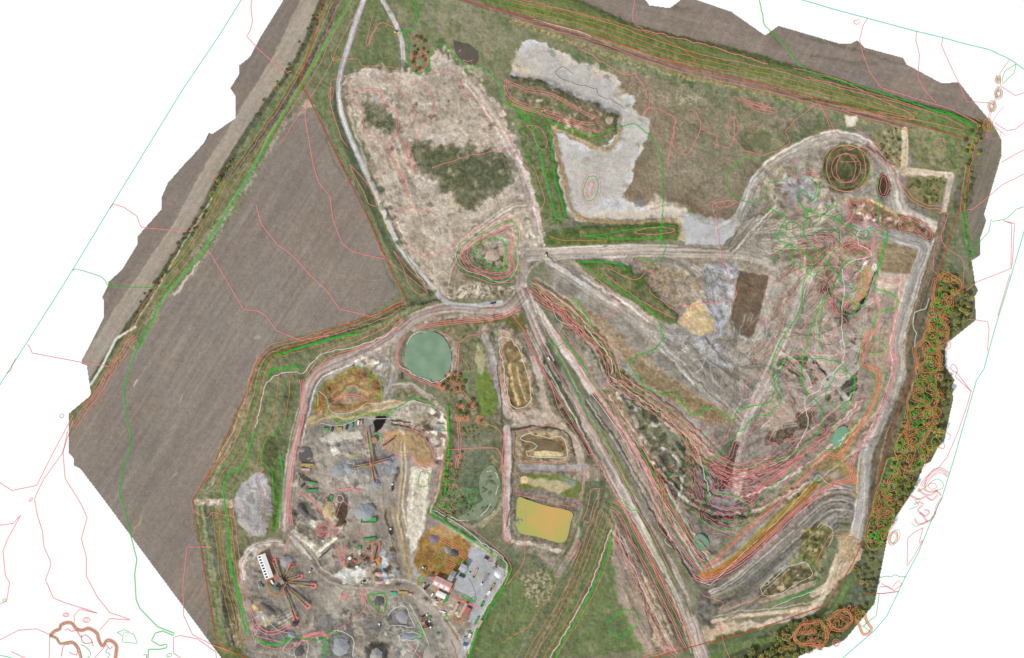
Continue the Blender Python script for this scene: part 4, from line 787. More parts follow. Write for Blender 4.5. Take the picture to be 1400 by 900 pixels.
for P in ('497,134 520,138 530,150 548,176 540,184 520,178 500,172', '556,196 600,200 640,203 672,205 698,214 704,235 690,262 650,285 628,280 606,262 586,240 566,222'):
    F(P, (94,98,74), (132,126,104), sc=6, feather=6, warp=6, lab='scrub', amt=.85)
F('575,205 640,210 690,222 680,250 640,262 600,245', (80,88,64), (108,108,82), sc=3, feather=5, warp=7, amt=.8)
heaps('560,198 690,215 690,262 640,280 600,255', 40, [(160,150,130), (86,90,66), (120,118,92)], (1.5, 5), (.3, .8), .2); heaps('497,136 540,160 545,180 500,172', 14, [(150,140,120), (88,90,68)], (1.5, 4), (.3, .8), .2)
F('330,672 344,650 362,652 370,690 360,728 340,725', (152,148,144), feather=6, warp=4, amt=.5)

F('868,366 905,362 955,378 962,405 925,422 900,400', (160,146,124), (134,120,104), sc=6, feather=4, warp=4, amt=.6)
F('930,448 945,414 958,412 976,442 972,455 955,457', (194,172,136), feather=2, warp=2, amt=.7); F('962,364 1008,362 1000,420 986,452 974,440', (172,172,174), (146,142,138), sc=6, feather=4, warp=4, amt=.5)
# ragged wet rims of the pale sheet
heaps('770,72 842,104 862,150 892,166 870,225 852,262 880,285 932,290 930,302 862,304 850,268 862,225 880,170 850,150 835,118 765,82', 60, [(204,192,172), (150,136,116), (190,186,180)], (2, 7), (.4, .9), .2)
heaps('706,84 745,108 800,134 850,158 846,182 790,190 755,175 770,260 790,300 778,292 760,200 750,170 700,104', 60, [(196,180,154), (152,132,104), (170,158,138)], (1.5, 5), (.4, .9), .4)
heaps('715,66 842,112 880,168 850,255 795,288 785,230 850,205 845,155 745,104', 70, [(176,168,158), (164,160,156), (196,188,176)], (1.5, 8), (.25, .6), .1)
# browner north-east plain
F('845,104 910,112 1050,145 1120,160 1040,215 1000,292 935,280 862,262 888,190 868,152', (146,132,114), (128,120,98), sc=6, feather=8, warp=8, amt=.4)
# the hollow: an uneven green rim
for cx, cy, rx, ry, an in ((1133,214,9,5,60),(1142,254,11,5,-20),(1183,210,9,5,50),(1186,246,8,5,-50),(1128,240,6,9,0),(1160,199,14,4,0)): F(ell(cx, cy, rx, ry, an), (104,108,74), (140,130,102), sc=3, feather=2.5, warp=4, amt=.85)
heaps('1130,205 1180,203 1186,245 1150,258 1128,240', 40, [(88,96,60), (76,72,54), (120,116,84)], (1.5, 6), (.4, .85), .3)
# terraced mound reaches left; broken rim of the sandy block
F('604,392 614,362 640,338 668,320 650,350 630,372 640,392', (120,112,92), (168,152,134), sc=3, feather=4, warp=4, amt=.6); benches('608,388 620,352 655,322 700,300', (0, 4, 8, 12), [(130,116,98), (196,180,164)], cut=.25)
heaps('467,112 510,96 590,100 598,68 665,118 705,190 712,190 665,105 600,58 585,90 510,86 460,104', 60, [(112,116,84), (188,176,158), (98,102,74)], (2, 7), (.5, .9), .2); heaps('560,345 604,402 596,404 540,330 505,240 515,240', 30, [(100,106,76), (180,168,150)], (2, 6), (.5, .9), .2)
# open water and wet rushes of the reed meadow
F('618,690 630,660 652,632 668,628 684,650 684,680 668,706 640,716 622,708', (112,122,98), (92,102,74), sc=6, feather=3, warp=5, amt=.8); S('690,640 690,672 678,700 655,718 630,722', 6, (178,168,146), (140,132,110), warp=2, amt=.8)
# greyer works
F('405,745 470,800 560,812 610,850 620,940 340,940 330,800 350,745', (146,142,138), (130,124,118), sc=14, feather=6, warp=6, amt=.3); F('425,600 540,600 545,690 430,690', (154,150,146), feather=8, warp=5, amt=.3)

for P in ('934,292 1006,306 985,336 935,333', '765,180 800,205 850,205 870,180 852,262 795,290'): F(P, (184,178,170), feather=4, warp=3, amt=.4)
# ------------------------------------------------------------------ relief and fine grain, then the terrain sheets
def edge_dist():
    D = np.full((H, W), 40.0, np.float32)
    for a, b in zip(OUT, OUT[1:] + OUT[:1]):
        w = window([a, b], 42)
        d, _, _ = pline(xx[w], yy[w], [a, b])
        D[w] = np.minimum(D[w], d)
    return D
ED = edge_dist()
INS = inside(xx, yy, OUT)
rough = np.ones((H, W), np.float32)
for nm, r in (('field', .25), ('water', 0), ('concrete_yard', .1), ('mud_flat', .2), ('haul_road', .4), ('track', .5), ('path', .5), ('embankment', 1.3), ('forest_floor', 1.5)):
    if nm in LNAMES: rough[LAB == LNAMES.index(nm)] = r
micro = fbm(xx, yy, 3.2, 3, 2.2) - .5
Z += (fbm(xx, yy, 34, 3, 44.) - .5) * 5 * sstep(120, 60, pline(xx, yy, pts('1140,330 1130,480 1060,620 1000,680'))[0])
ZSM = Z + (fbm(xx, yy, 18, 2, 13.) - .5) * 1.2
Z += (fbm(xx, yy, 60, 3, 40.) - .5) * 1.5 + rough * (fbm(xx, yy, 11, 3, 51.) - .5) * 1.6 + rough * micro * 1.3
fl = LAB == LNAMES.index('field')
Z += np.where(fl, (streak(57, 2.0, 60) - .5) * .22, 0)
Z = Z * sstep(0, 14, ED)
# wear and grain of the soil itself: stony and bare flecks, tussocks
def blur(a, r):
    for _ in range(2):
        for ax in (0, 1):
            p = np.concatenate([np.repeat(a.take([0], ax), r + 1, ax), a, np.repeat(a.take([-1], ax), r, ax)], ax).cumsum(ax, dtype=np.float64)
            n_ = a.shape[ax]
            a = ((p.take(range(2 * r + 1, 2 * r + 1 + n_), ax) - p.take(range(0, n_), ax)) / (2 * r + 1)).astype(np.float32)
    return a
COL = np.clip(COL, .01, 1)
BL = np.stack([blur(COL[..., k], 16) for k in range(3)], -1)
soft = np.zeros((H, W), np.float32)
for nm, v in (('bare_soil', 1), ('quarry_floor', 1), ('haul_road', .75), ('track', .8), ('scrub', .8), ('embankment', .6), ('grassland', .35), ('mud_flat', .3), ('hedge_verge', .4), ('forest_floor', .5), ('concrete_yard', .2)):
    if nm in LNAMES: soft[LAB == LNAMES.index(nm)] = v
soft = blur(soft, 1)
COL = BL * (COL / BL) ** (1 + .45 * soft)[..., None]
# scraped, rutted and washed ground: thin pale crests and dark creases that wind, and ruts beside the lanes
qx = xx + (fbm(xx, yy, 30, 3, 21.) - .5) * 60; qy = yy + (fbm(xx, yy, 30, 3, 27.) - .5) * 60
r1 = np.abs(fbm(qx, qy, 15, 4, 33.) * 2 - 1); r2 = np.abs(fbm(qx, qy, 22, 4, 39.) * 2 - 1)
crest = sstep(.09, .0, r1) * sstep(.45, .6, fbm(xx, yy, 40, 2, 61.)); crease = sstep(.08, .0, r2) * sstep(.42, .6, fbm(xx, yy, 36, 2, 67.))
rut = (vn(FU / 1.6 + 11, FA / 50) * .55 + vn(FU / 3.6 + 5, FA / 90) * .45 - .5) * 2 * sstep(32, 4, FD)
blot = np.clip((fbm(qx, qy, 24, 4, 77.) - .5) * 3, -1, 1)
lum = 1 + soft * (.30 * crest - .30 * crease + .34 * rut + .16 * blot)
lum = np.where(fl0 := (LAB == LNAMES.index('field')), 1.015 + .05 * blot + .11 * (streak(57, 1.6, 60) - .5) + .09 * (streak(57, 9, 260, 3.) - .5) + .05 * sstep(.6, 1, np.abs(((xx * .839 + yy * .545) / 21) % 1 - .5) * 2), lum)
COL *= lum[..., None]
COL *= 1 + soft[..., None] * np.array([.004, .0, -.03], np.float32)
g = 1 + (.05 + .11 * rough)[..., None] * ((micro * 2.2)[..., None]) + (.05 + .06 * rough)[..., None] * ((fbm(xx, yy, 26, 3, 71.) - .5) * 2)[..., None]
COL *= g
hue = ((fbm(xx, yy, 33, 3, 91.) - .5) * .10)[..., None] * np.array([1, .1, -1], np.float32)
COL *= 1 + hue
COL = np.clip(COL / K, .012, .85)
def zat(px, py):
    i = min(max(py - Y0, 0), H - 1.001); j = min(max(px, 0), W - 1.001)
    a, b = int(i), int(j); fi, fj = i - a, j - b
    return float((Z[a, b] * (1 - fj) + Z[a, b + 1] * fj) * (1 - fi) + (Z[a + 1, b] * (1 - fj) + Z[a + 1, b + 1] * fj) * fi) \
        if INS[int(round(i)), int(round(j))] else -0.3
def P3(px, py, dz=0.0): return Vector((px - CX, CY - py, zat(px, py) + dz))
GM = ground_material()
def sheet(name, fm):
    I, J = np.nonzero(fm)
    vid = np.full(H * W, -1, np.int64)
    a = I * W + J
    quad = np.stack([a + W, a + W + 1, a + 1, a], 1)
    u = np.unique(quad); vid[u] = np.arange(len(u))
    q = vid[quad].astype(np.int32)
    me = bpy.data.meshes.new(name)
    co = np.stack([u % W - CX, CY - (u // W + Y0), Z.ravel()[u]], 1).astype(np.float32)
    me.vertices.add(len(u)); me.vertices.foreach_set('co', co.ravel())
    me.loops.add(q.size); me.loops.foreach_set('vertex_index', q.ravel())
    me.polygons.add(len(q)); me.polygons.foreach_set('loop_start', np.arange(len(q), dtype=np.int32) * 4)
    me.polygons.foreach_set('loop_total', np.full(len(q), 4, np.int32))
    me.update(calc_edges=True)
    ca = me.attributes.new('soil', 'FLOAT_COLOR', 'POINT')
    ca.data.foreach_set('color', np.concatenate([COL.reshape(-1, 3)[u], np.ones((len(u), 1), np.float32)], 1).astype(np.float32).ravel())
    me.polygons.foreach_set('use_smooth', np.ones(len(q), bool))
    me.materials.append(GM)
    o = bpy.data.objects.new(name, me); C.objects.link(o); o['kind'] = 'structure'
    return o
cell = INS[:-1, :-1] & INS[1:, 1:] & INS[:-1, 1:] & INS[1:, :-1]
LC = LAB[:-1, :-1]
for k, nm in enumerate(LNAMES):
    m = cell & (LC == k)
    if m.any() and nm != 'water': sheet(nm, m)
m = cell & (LC == (LNAMES.index('water')))
sheet('pond_bed', m)
# the white sheet of land left out of the survey
def inset(P, d):
    n = len(P); area = sum(P[i][0] * P[(i + 1) % n][1] - P[(i + 1) % n][0] * P[i][1] for i in range(n))
    sg = 1 if area > 0 else -1; out = []
    for i in range(n):
        a, b, c = Vector(P[i - 1]), Vector(P[i]), Vector(P[(i + 1) % n])
        n1 = Vector((-(b - a).y, (b - a).x)).normalized(); n2 = Vector((-(c - b).y, (c - b).x)).normalized()
        nn = (n1 + n2); nn = nn.normalized() if nn.length > 1e-6 else n1
        out.append(tuple(b + nn * d * sg))
    return out
big = [(-3000, -3000), (4400, -3000), (4400, 3900), (-3000, 3900)]
hole = inset(OUT, 2.5)
tris = tessellate_polygon([[Vector((x, y, 0)) for x, y in big], [Vector((x, y, 0)) for x, y in hole]])
allp = big + hole
me = bpy.data.meshes.new('ground')
me.from_pydata([(x - CX, CY - y, -0.3) for x, y in allp], [], [tuple(t) for t in tris]); me.update()
if me.polygons[0].normal.z < 0: me.flip_normals()
me.materials.append(mat('white_ground', (252, 252, 252), .9, var=.0, spec=.1))
o = bpy.data.objects.new('ground', me); C.objects.link(o); o['kind'] = 'structure'

# ------------------------------------------------------------------ object helpers
class MB:
    def __init__(s): s.v = []; s.f = []
    def add(s, vs, fs):
        k = len(s.v); s.v += [tuple(v) for v in vs]; s.f += [tuple(i + k for i in f) for f in fs]
    def box(s, x, y, z, sx, sy, sz, rz=0, rx=0, ry=0):
        R = Matrix.Rotation(rz, 3, 'Z') @ Matrix.Rotation(ry, 3, 'Y') @ Matrix.Rotation(rx, 3, 'X')
        vs = [R @ Vector((a * sx / 2, b * sy / 2, c * sz / 2)) + Vector((x, y, z)) for a in (-1, 1) for b in (-1, 1) for c in (-1, 1)]
        s.add(vs, [(0,1,3,2),(4,6,7,5),(0,4,5,1),(2,3,7,6),(0,2,6,4),(1,5,7,3)]); return s
    def bar(s, a, b, wd, h=None):
        a, b = Vector(a), Vector(b); d = b - a; L = d.length; h = h or wd
        q = d.to_track_quat('X', 'Z').to_matrix()
        vs = [q @ Vector((u * L, c * wd / 2, e * h / 2)) + a for u in (0, 1) for c in (-1, 1) for e in (-1, 1)]
        s.add(vs, [(0,1,3,2),(4,6,7,5),(0,4,5,1),(2,3,7,6),(0,2,6,4),(1,5,7,3)]); return s
    def cyl(s, x, y, z0, z1, r0, r1=None, n=14, ax='z'):
        r1 = r0 if r1 is None else r1
        vs = []
        for zz, r in ((z0, r0), (z1, r1)):
            for k in range(n):
                t = 2 * math.pi * k / n; c, d = r * math.cos(t), r * math.sin(t)
                vs.append((x + c, y + d, zz) if ax == 'z' else ((x + c, zz, y + d) if ax == 'y' else (zz, x + c, y + d)))
        s.add(vs, [(k, (k + 1) % n, n + (k + 1) % n, n + k) for k in range(n)] + [tuple(range(n))[::-1], tuple(range(n, 2 * n))]); return s
    def build(s, name, m, parent=None, sm=False):
        me = bpy.data.meshes.new(name); me.from_pydata(s.v, [], s.f); me.update()
        bm = bmesh.new(); bm.from_mesh(me); bmesh.ops.recalc_face_normals(bm, faces=bm.faces); bm.to_mesh(me); bm.free()
        if sm: me.polygons.foreach_set('use_smooth', [True] * len(me.polygons))
        me.materials.append(m); o = bpy.data.objects.new(name, me); C.objects.link(o)
        if parent: o.parent = parent
        return o
def tag(o, label, cat, group=None):
    o['label'] = label; o['category'] = cat
    if group: o['group'] = group
    return o
def thing(name, label, cat, px, py, rot=0, group=None, dz=0.0):   # rot: degrees counter-clockwise from the east
    o = bpy.data.objects.new(name, None); C.objects.link(o)
    o.location = P3(px, py, dz); o.rotation_euler = (0, 0, math.radians(rot))
    return tag(o, label, cat, group)
def dup(o, px, py, rot=None, label=None, scale=None, dz=0.0, parent=None):
    c = o.copy(); C.objects.link(c)
    if parent: c.parent = parent
    else:
        c.location = P3(px, py, dz)
        if rot is not None: c.rotation_euler = (0, 0, math.radians(rot))
        if scale: c.scale = scale if hasattr(scale, '__len__') else (scale,) * 3
        if label: c['label'] = label
    for ch in o.children: dup(ch, 0, 0, parent=c)
    return c

# ------------------------------------------------------------------ ponds
def water_mat(name, c1, c2, rough=.25, scale=.03):
    m = bpy.data.materials.new(name); m.use_nodes = True; n = m.node_tree; b = n.nodes['Principled BSDF']
    g_ = n.nodes.new('ShaderNodeNewGeometry'); no = n.nodes.new('ShaderNodeTexNoise'); no.inputs['Scale'].default_value = scale; no.inputs['Detail'].default_value = 5
    n.links.new(g_.outputs['Position'], no.inputs['Vector'])
    cr = n.nodes.new('ShaderNodeValToRGB'); cr.color_ramp.elements[0].position = .35; cr.color_ramp.elements[1].position = .65
    cr.color_ramp.elements[0].color = (*[float(v) for v in lin(c1) / K], 1); cr.color_ramp.elements[1].color = (*[float(v) for v in lin(c2) / K], 1)
    n.links.new(no.outputs['Fac'], cr.inputs['Fac']); n.links.new(cr.outputs[0], b.inputs['Base Color'])
    b.inputs['Roughness'].default_value = rough; b.inputs['Specular IOR Level'].default_value = .5
    wv = n.nodes.new('ShaderNodeTexNoise'); wv.inputs['Scale'].default_value = 1.2; bp = n.nodes.new('ShaderNodeBump'); bp.inputs['Strength'].default_value = .08
    n.links.new(g_.outputs['Position'], wv.inputs['Vector']); n.links.new(wv.outputs['Fac'], bp.inputs['Height']); n.links.new(bp.outputs[0], b.inputs['Normal'])
    return m
OCH = water_mat('ochre_water', (206,160,92), (164,170,84), scale=.05, rough=.4)     # iron silt lies in the middle, algae round the rim
_n = OCH.node_tree; _g = [q for q in _n.nodes if q.type == 'NEW_GEOMETRY'][0]; _no = [q for q in _n.nodes if q.type == 'TEX_NOISE' and abs(q.inputs['Scale'].default_value - .05) < 1e-4][0]; _cr = [q for q in _n.nodes if q.type == 'VALTORGB'][0]
_d = _n.nodes.new('ShaderNodeVectorMath'); _d.operation = 'DISTANCE'; _d.inputs[1].default_value = (752 - CX, CY - 706, 0); _n.links.new(_g.outputs['Position'], _d.inputs[0])
_m = _n.nodes.new('ShaderNodeMath'); _m.operation = 'MULTIPLY_ADD'; _m.inputs[1].default_value = 1 / 62; _n.links.new(_d.outputs['Value'], _m.inputs[0]); _n.links.new(_no.outputs['Fac'], _m.inputs[2])
_s = _n.nodes.new('ShaderNodeMath'); _s.operation = 'SUBTRACT'; _s.inputs[1].default_value = .38; _n.links.new(_m.outputs[0], _s.inputs[0]); _n.links.new(_s.outputs[0], _cr.inputs['Fac'])
_cr.color_ramp.elements[0].position = .15; _cr.color_ramp.elements[1].position = .85
def pond(name, P, m, sm=True, lift=None):
    P = pts(P)
    if sm: P = smooth(P, 3, True)
    z = (max(zat(x, y) for x, y in P) * .5 + np.median([zat(x, y) for x, y in P]) * .5 + .25) if lift is None else lift
    cx = sum(p[0] for p in P) / len(P); cy = sum(p[1] for p in P) / len(P)
    # the water lies level; the ground under it is sunk, so only its own rim meets the banks
    me = bpy.data.meshes.new(name)
    n = len(P)
    fs = [tuple(t) for t in tessellate_polygon([[Vector((x, y, 0)) for x, y in P]])]
    me.from_pydata([(x - CX, CY - y, z) for x, y in P] + [(x - CX, CY - y, z - 2) for x, y in P], [], fs + [(i, (i + 1) % n, n + (i + 1) % n, n + i) for i in range(n)])
    bm = bmesh.new(); bm.from_mesh(me); bmesh.ops.recalc_face_normals(bm, faces=bm.faces); bm.to_mesh(me); bm.free()
    if me.polygons[0].normal.z < 0: me.flip_normals()
    me.materials.append(m); o = bpy.data.objects.new(name, me); C.objects.link(o); o['kind'] = 'structure'
    return z
for nm, P, m in (
    ('green_pond', '556,474 562,462 575,456 590,454 602,458 612,470 617,485 616,500 610,514 600,520 586,521 572,516 560,506 553,492', water_mat('green_water', (112,140,114), (134,156,128), scale=.05)),
    ('ochre_pond', '708,681 720,683 745,691 781,700 780,715 775,736 765,742 735,734 706,727 706,710', OCH),
    ('dark_pond', '620,56 628,59 640,61 652,70 654,82 648,90 638,86 625,76', water_mat('dark_water', (84,78,68), (98,90,78))),
    ('reed_pond', '656,652 664,640 674,636 681,648 684,664 680,686 670,702 655,710 638,712 626,708 640,700 650,690 660,684 656,674', water_mat('reed_water', (116,128,98), (136,142,118), scale=.08)),
    ('teal_pond', '1138,606 1144,588 1156,583 1160,590 1154,602 1144,612', water_mat('teal_water', (108,156,124), (122,162,134))),
    ('teal_pond', '948,736 956,730 966,736 970,746 962,754 950,746', water_mat('teal_dark_water', (112,146,122), (126,150,130))),
    ('slurry_pond', '411,613 422,612 427,627 420,631 409,629', water_mat('slurry_water', (106,98,94), (90,84,80))),
    ('brown_pond', '722,604 740,601 756,604 768,612 768,618 745,616 730,616', water_mat('brown_water', (108,94,66), (126,108,78), scale=.1)),
    ):
    pond(nm, P, m)

# ------------------------------------------------------------------ the contour and boundary lines laid over the land
LC_ = {'pink': (244,146,144), 'green': (44,196,58), 'white': (236,232,222), 'orange': (232,146,98), 'rust': (190,84,50), 'teal': (92,210,164), 'ochre': (206,150,86), 'grey': (120,112,104)}
LM = {k: mat('line_' + k, v, .9, var=.06, scale=.05, spec=0) for k, v in LC_.items()}
for k, m_ in LM.items():      # thin translucent ink: the soil shows through a little
    m_.node_tree.nodes['Principled BSDF'].inputs['Alpha'].default_value = {'teal': .85, 'pink': .72, 'green': .58, 'white': .62, 'orange': .62, 'ochre': .55, 'rust': .8, 'grey': .6}.get(k, .72)
def ribbon(mb, P, wd, lift=.4, closed=False, sm=True, z=None):
    P = pts(P)
    if closed: P = P + P[:1]
    if sm and len(P) > 2: P = smooth(P, 3)
    else:
        Q = []
        for a, b in zip(P[:-1], P[1:]):
            n = max(1, int(math.hypot(b[0] - a[0], b[1] - a[1]) / 4))
            Q += [(a[0] + (b[0] - a[0]) * k / n, a[1] + (b[1] - a[1]) * k / n) for k in range(n)]
        P = Q + [P[-1]]
    vs = []
    for i, p in enumerate(P):
        a = P[max(i - 1, 0)]; b = P[min(i + 1, len(P) - 1)]
        dx, dy = b[0] - a[0], b[1] - a[1]; L = math.hypot(dx, dy) or 1
        nx, ny = -dy / L * wd / 2, dx / L * wd / 2
        zz = (max(zat(*p), zat(p[0] + nx, p[1] + ny), zat(p[0] - nx, p[1] - ny)) + lift) if z is None else z
        for s in (1, -1): vs.append((p[0] + s * nx - CX, CY - p[1] - s * ny, zz))
    mb.add(vs, [(2 * i, 2 * i + 1, 2 * i + 3, 2 * i + 2) for i in range(len(P) - 1)])
def L(col, label, P, wd=1.0, closed=False, sm=False, name='contour_line', cat='contour line', lift=.4, group=None, wob=.7):
    if wob:
        P = smooth(pts(P), 5, closed) if sm else pts(P)
        if sm: P = [(x + random.gauss(0, wob), y + random.gauss(0, wob)) for x, y in P]
    mb = MB(); ribbon(mb, P, wd, lift, closed, sm)
    return tag(mb.build(name, LM[col]), label, cat, group)
TG = {}
def T(area, col, P, wd=.9, closed=False, sm=True, offs=(0,), lift=.4, wob=0, z=None):
    mb = TG.setdefault((area, col), MB())
    P = pts(P)
    if wob: P = [(x + random.uniform(-wob, wob), y + random.uniform(-wob, wob)) for x, y in (smooth(P, 9, closed))]
    for o_ in offs:
        Q = []
        for i, p in enumerate(P):
            a = P[(i - 1) % len(P)] if closed else P[max(i - 1, 0)]; b = P[(i + 1) % len(P)] if closed else P[min(i + 1, len(P) - 1)]
            dx, dy = b[0] - a[0], b[1] - a[1]; l_ = math.hypot(dx, dy) or 1
            Q.append((p[0] - dy / l_ * o_, p[1] + dx / l_ * o_))
        ribbon(mb, Q, wd * .88, lift, closed, sm, z)
SB = dict(name='survey_boundary_line', cat='boundary line')
L('teal', 'teal boundary line slanting down the white land west of the fields', '339,-12 330,0 300,48 250,122 187,225 150,285 100,368 85,392 45,455 0,526 -20,558', 1.1, **SB)
L('teal', 'teal boundary line curving over the white land north-east of the dyke', '1075,-6 1096,0 1140,13 1185,25 1252,43 1290,52 1318,60 1352,68 1365,74 1380,81 1400,95 1420,110', 1.1, **SB)
L('teal', 'teal boundary line running down the white land east of the wood', '1425,240 1400,317 1383,375 1360,450 1345,505 1335,520 1312,600 1305,625 1288,680 1272,715 1256,755 1237,790 1228,810 1212,843 1195,863 1175,880 1152,900 1140,915', 1.1, **SB)
L('teal', 'short teal line in the far south-west corner of the white land', '-5,895 17,900', 1.0, **SB)
R = 'rust'; BL = dict(name='property_line', cat='property line')
L(R, 'rust red line between the big brown field and the grey lane to its east', '455,-60 440,10 410,112 419,128 465,222 505,302 535,370 553,405 556,412 530,424 455,450 430,461 352,495 336,540 290,640 263,685 274,745 286,820 296,878 345,905', 1.3, **BL)
L(R, 'rust red line along the ridge of the north-east dyke down to the wood', '600,-8 700,18 805,45 925,87 1050,116 1125,136 1187,152 1250,170 1332,193 1325,225 1320,270 1303,310 1283,375 1262,470 1245,515 1222,580 1208,625 1195,680 1182,735 1166,770 1148,800 1128,828 1060,852 1010,868 955,882 900,898 860,912', 1.3, **BL)
# white land, west side
for c, l, P in (
 ('pink', 'pink contour dropping through the white land beside the top of the west field', '345,-8 343,10 345,30 342,42 337,50 350,64 390,100 399,97'),
 ('pink', 'pink contour hooking from the teal line across the upper west field', '150,285 155,279 170,284 187,296 191,307 193,311 259,317 270,306 276,298'),
 ('green', 'green contour hooking from the teal line across the lower west field', '98,370 103,368 112,370 137,378 143,383 148,392 222,394 232,388'),
 ('pink', 'pink contour from the teal line to the south tip of the pale field strip', '37,471 40,474 44,483 113,496 150,501'),
 ('pink', 'tiny pink hook just inside the western teal line', '22,490 16,500 15,506 9,511'),
 ('pink', 'pink contour from the west edge up to the corner of the big field', '-5,657 16,671 50,664 72,620 88,590 100,568'),
 ('pink', 'long wavy pink contour down the middle of the south-west white land', '100,575 85,620 60,655 50,675 47,683 51,705 58,727 60,748 69,768 69,774 62,793 73,818 90,825 120,834 133,839 109,833 101,842 102,850'),
 ('pink', 'wavy pink contour nearest the cut edge of the big field', '92,590 86,620 89,655 102,675 111,690 119,708 111,737 118,762 118,788 132,815 150,838 163,842 179,848 150,846 136,862'),
 ('pink', 'pink contour bending at the far west edge of the white land', '-5,719 18,716 29,703 10,738 4,753 7,787 13,797 9,822 -5,828'),
 ('pink', 'pink contour arching in from the south-west corner', '-5,878 0,875 25,862 50,860 68,868 67,900'),
 ('pink', 'short dark pink line near the south-west corner', '15,891 34,900 50,908'),
 ('pink', 'pink contour round the south tip of the big field', '290,748 256,748 250,800 251,842 263,868 290,882 315,890'),
 ('pink', 'pink contour box below the south tip of the big field', '296,905 295,892 270,874 246,869 237,872 237,893 248,901'),
 ('green', 'long green contour down the big brown field and out over the white land', '200,448 190,470 180,497 170,530 170,545 173,570 179,595 178,615 168,640 163,675 173,705 178,730 187,765 184,785 186,820 191,832 215,857 238,866 237,869 222,863 212,866 207,876 218,883 228,881 228,886 218,888 203,888 202,905'),
 ('pink', 'pink contour through the middle of the big brown field', '350,280 357,306 378,333 401,350 420,372 447,398 465,423 510,433'),
 ('pink', 'pink contour down the east side of the big brown field', '419,138 417,160 428,225 436,250 451,268 455,300 468,333 480,343 500,349 526,354'),
 ('pink', 'pink contour crossing the west corner of the big brown field', '285,342 333,423 352,425 362,430 378,452 412,466 450,458'),
 ):
    L(c, l, P, 1.15 if c == 'pink' else (1.7 if 'field and' in l else 1.2))
for c, l, P, in (('pink', 'small pink loop in the white land by the west corner of the big field', ell(84.5, 569, 2.6, 2.6)),
 ('pink', 'small pink loop in the white land north of the tangled rings', ell(90, 841, 4, 2.6)), ('pink', 'pink double loop in the white land above the tangled rings', ell(118, 848, 5, 3.4)),
 ('pink', 'narrow pink loop at the top left of the south-west white land', ell(42, 683.5, 3.2, 1.3, -50)),
 ('green', 'tiny green ring at the far west edge of the white land', ell(6, 821, 2, 2)),
 ('green', 'green five sided loop in the white land south of the big field', '160,865 170,861 183,868 188,880 167,878 168,870'),
 ('green', 'small green loop below the long green contour', ell(231, 896, 3.6, 2.2, -10)),
 ('pink', 'small pink triangle loop in the white land near the north edge', '1167,29 1174,27 1175,31 1171,34 1168,32'),
 ('green', 'green sliver loop just inside the north-east teal line', '1389,88 1374,97 1371,105 1370,115 1376,110 1387,99'),
 ('pink', 'pink narrow loop hanging in the east white land', '1383,306 1382,367 1384,360 1387,306 1372,302'),
 ('pink', 'pink teardrop loop beside the wood', '1328,536 1308,510 1303,508 1299,503 1302,498 1306,500 1309,506 1306,515'),
 ('pink', 'pink loop bulging from the cut edge below the yellow tree', '1282,612 1290,614 1292,610 1289,605'),
 ('pink', 'pink kite shaped loop at the bottom of the east white land', '1262,722 1250,728 1241,736 1240,775 1250,760 1262,738 1256,744'),
 ):
    L(c, l, P, 1.05, closed=True)
for c, l, P in (
 ('pink', 'pink contour from the teal line across the north-east field', '1186,25 1180,35 1175,55 1180,75 1190,100 1205,120 1250,134 1300,149 1335,168'),
 ('pink', 'pink contour second from the north-east corner', '1253,43 1252,55 1257,75 1255,105 1262,120 1280,141'),
 ('pink', 'pink contour nearest the north-east corner', '1289,52 1287,62 1297,85 1310,112 1322,139 1353,141'),
 ('pink', 'pink contour through the tree rings outside the north-east corner', '1380,82 1367,100 1368,118 1388,131 1400,127 1412,122'),
 ('pink', 'pink contour leaving the north-east tree rings to the east', '1360,168 1376,179 1388,177 1400,168 1415,158'),
 ('pink', 'pink contour leaving the east field at its upper end', '1369,222 1385,213 1400,205 1415,198'),
 ('pink', 'pink contour sweeping up over the white land from the east field', '1322,287 1330,286 1347,273 1370,253 1400,238 1415,232'),
 ('green', 'green contour wandering east from the scrub by the east field', '1415,278 1400,283 1390,286 1375,300 1357,303 1355,300 1352,317 1340,330 1330,345 1327,350'),
 ('pink', 'pink contour from the narrow loop back to the top of the wood', '1383,367 1363,375 1335,386 1320,398 1312,402'),
 ('pink', 'pink contour stepping along the top of the east white land', '1320,436 1335,438 1350,440 1352,450 1350,480'),
 ('pink', 'short pink line hugging the east teal line', '1381,375 1377,388 1364,432'),
 ('pink', 'long pink contour running inside the east teal line', '1327,537 1322,555 1310,590 1295,625 1283,640 1275,643 1266,655 1264,668'),
 ('green', 'jagged green contour crossing the white land in the south-east', '1202,790 1212,788 1218,789 1224,786 1230,789 1239,789'),
 ('green', 'green contour running south over the white land in the south-east', '1202,812 1198,842 1190,848 1180,856 1190,864'),
 ('rust', 'rust contour bar joining the wood and the south-east teal line', '1180,810 1205,812 1228,809'),
 ('pink', 'pink zigzag in the white land beside the south-east bushes', '1202,803 1214,802 1220,806 1222,800 1228,794 1233,799 1222,808 1205,798'),
 ): L(c, l, P, 1.05)
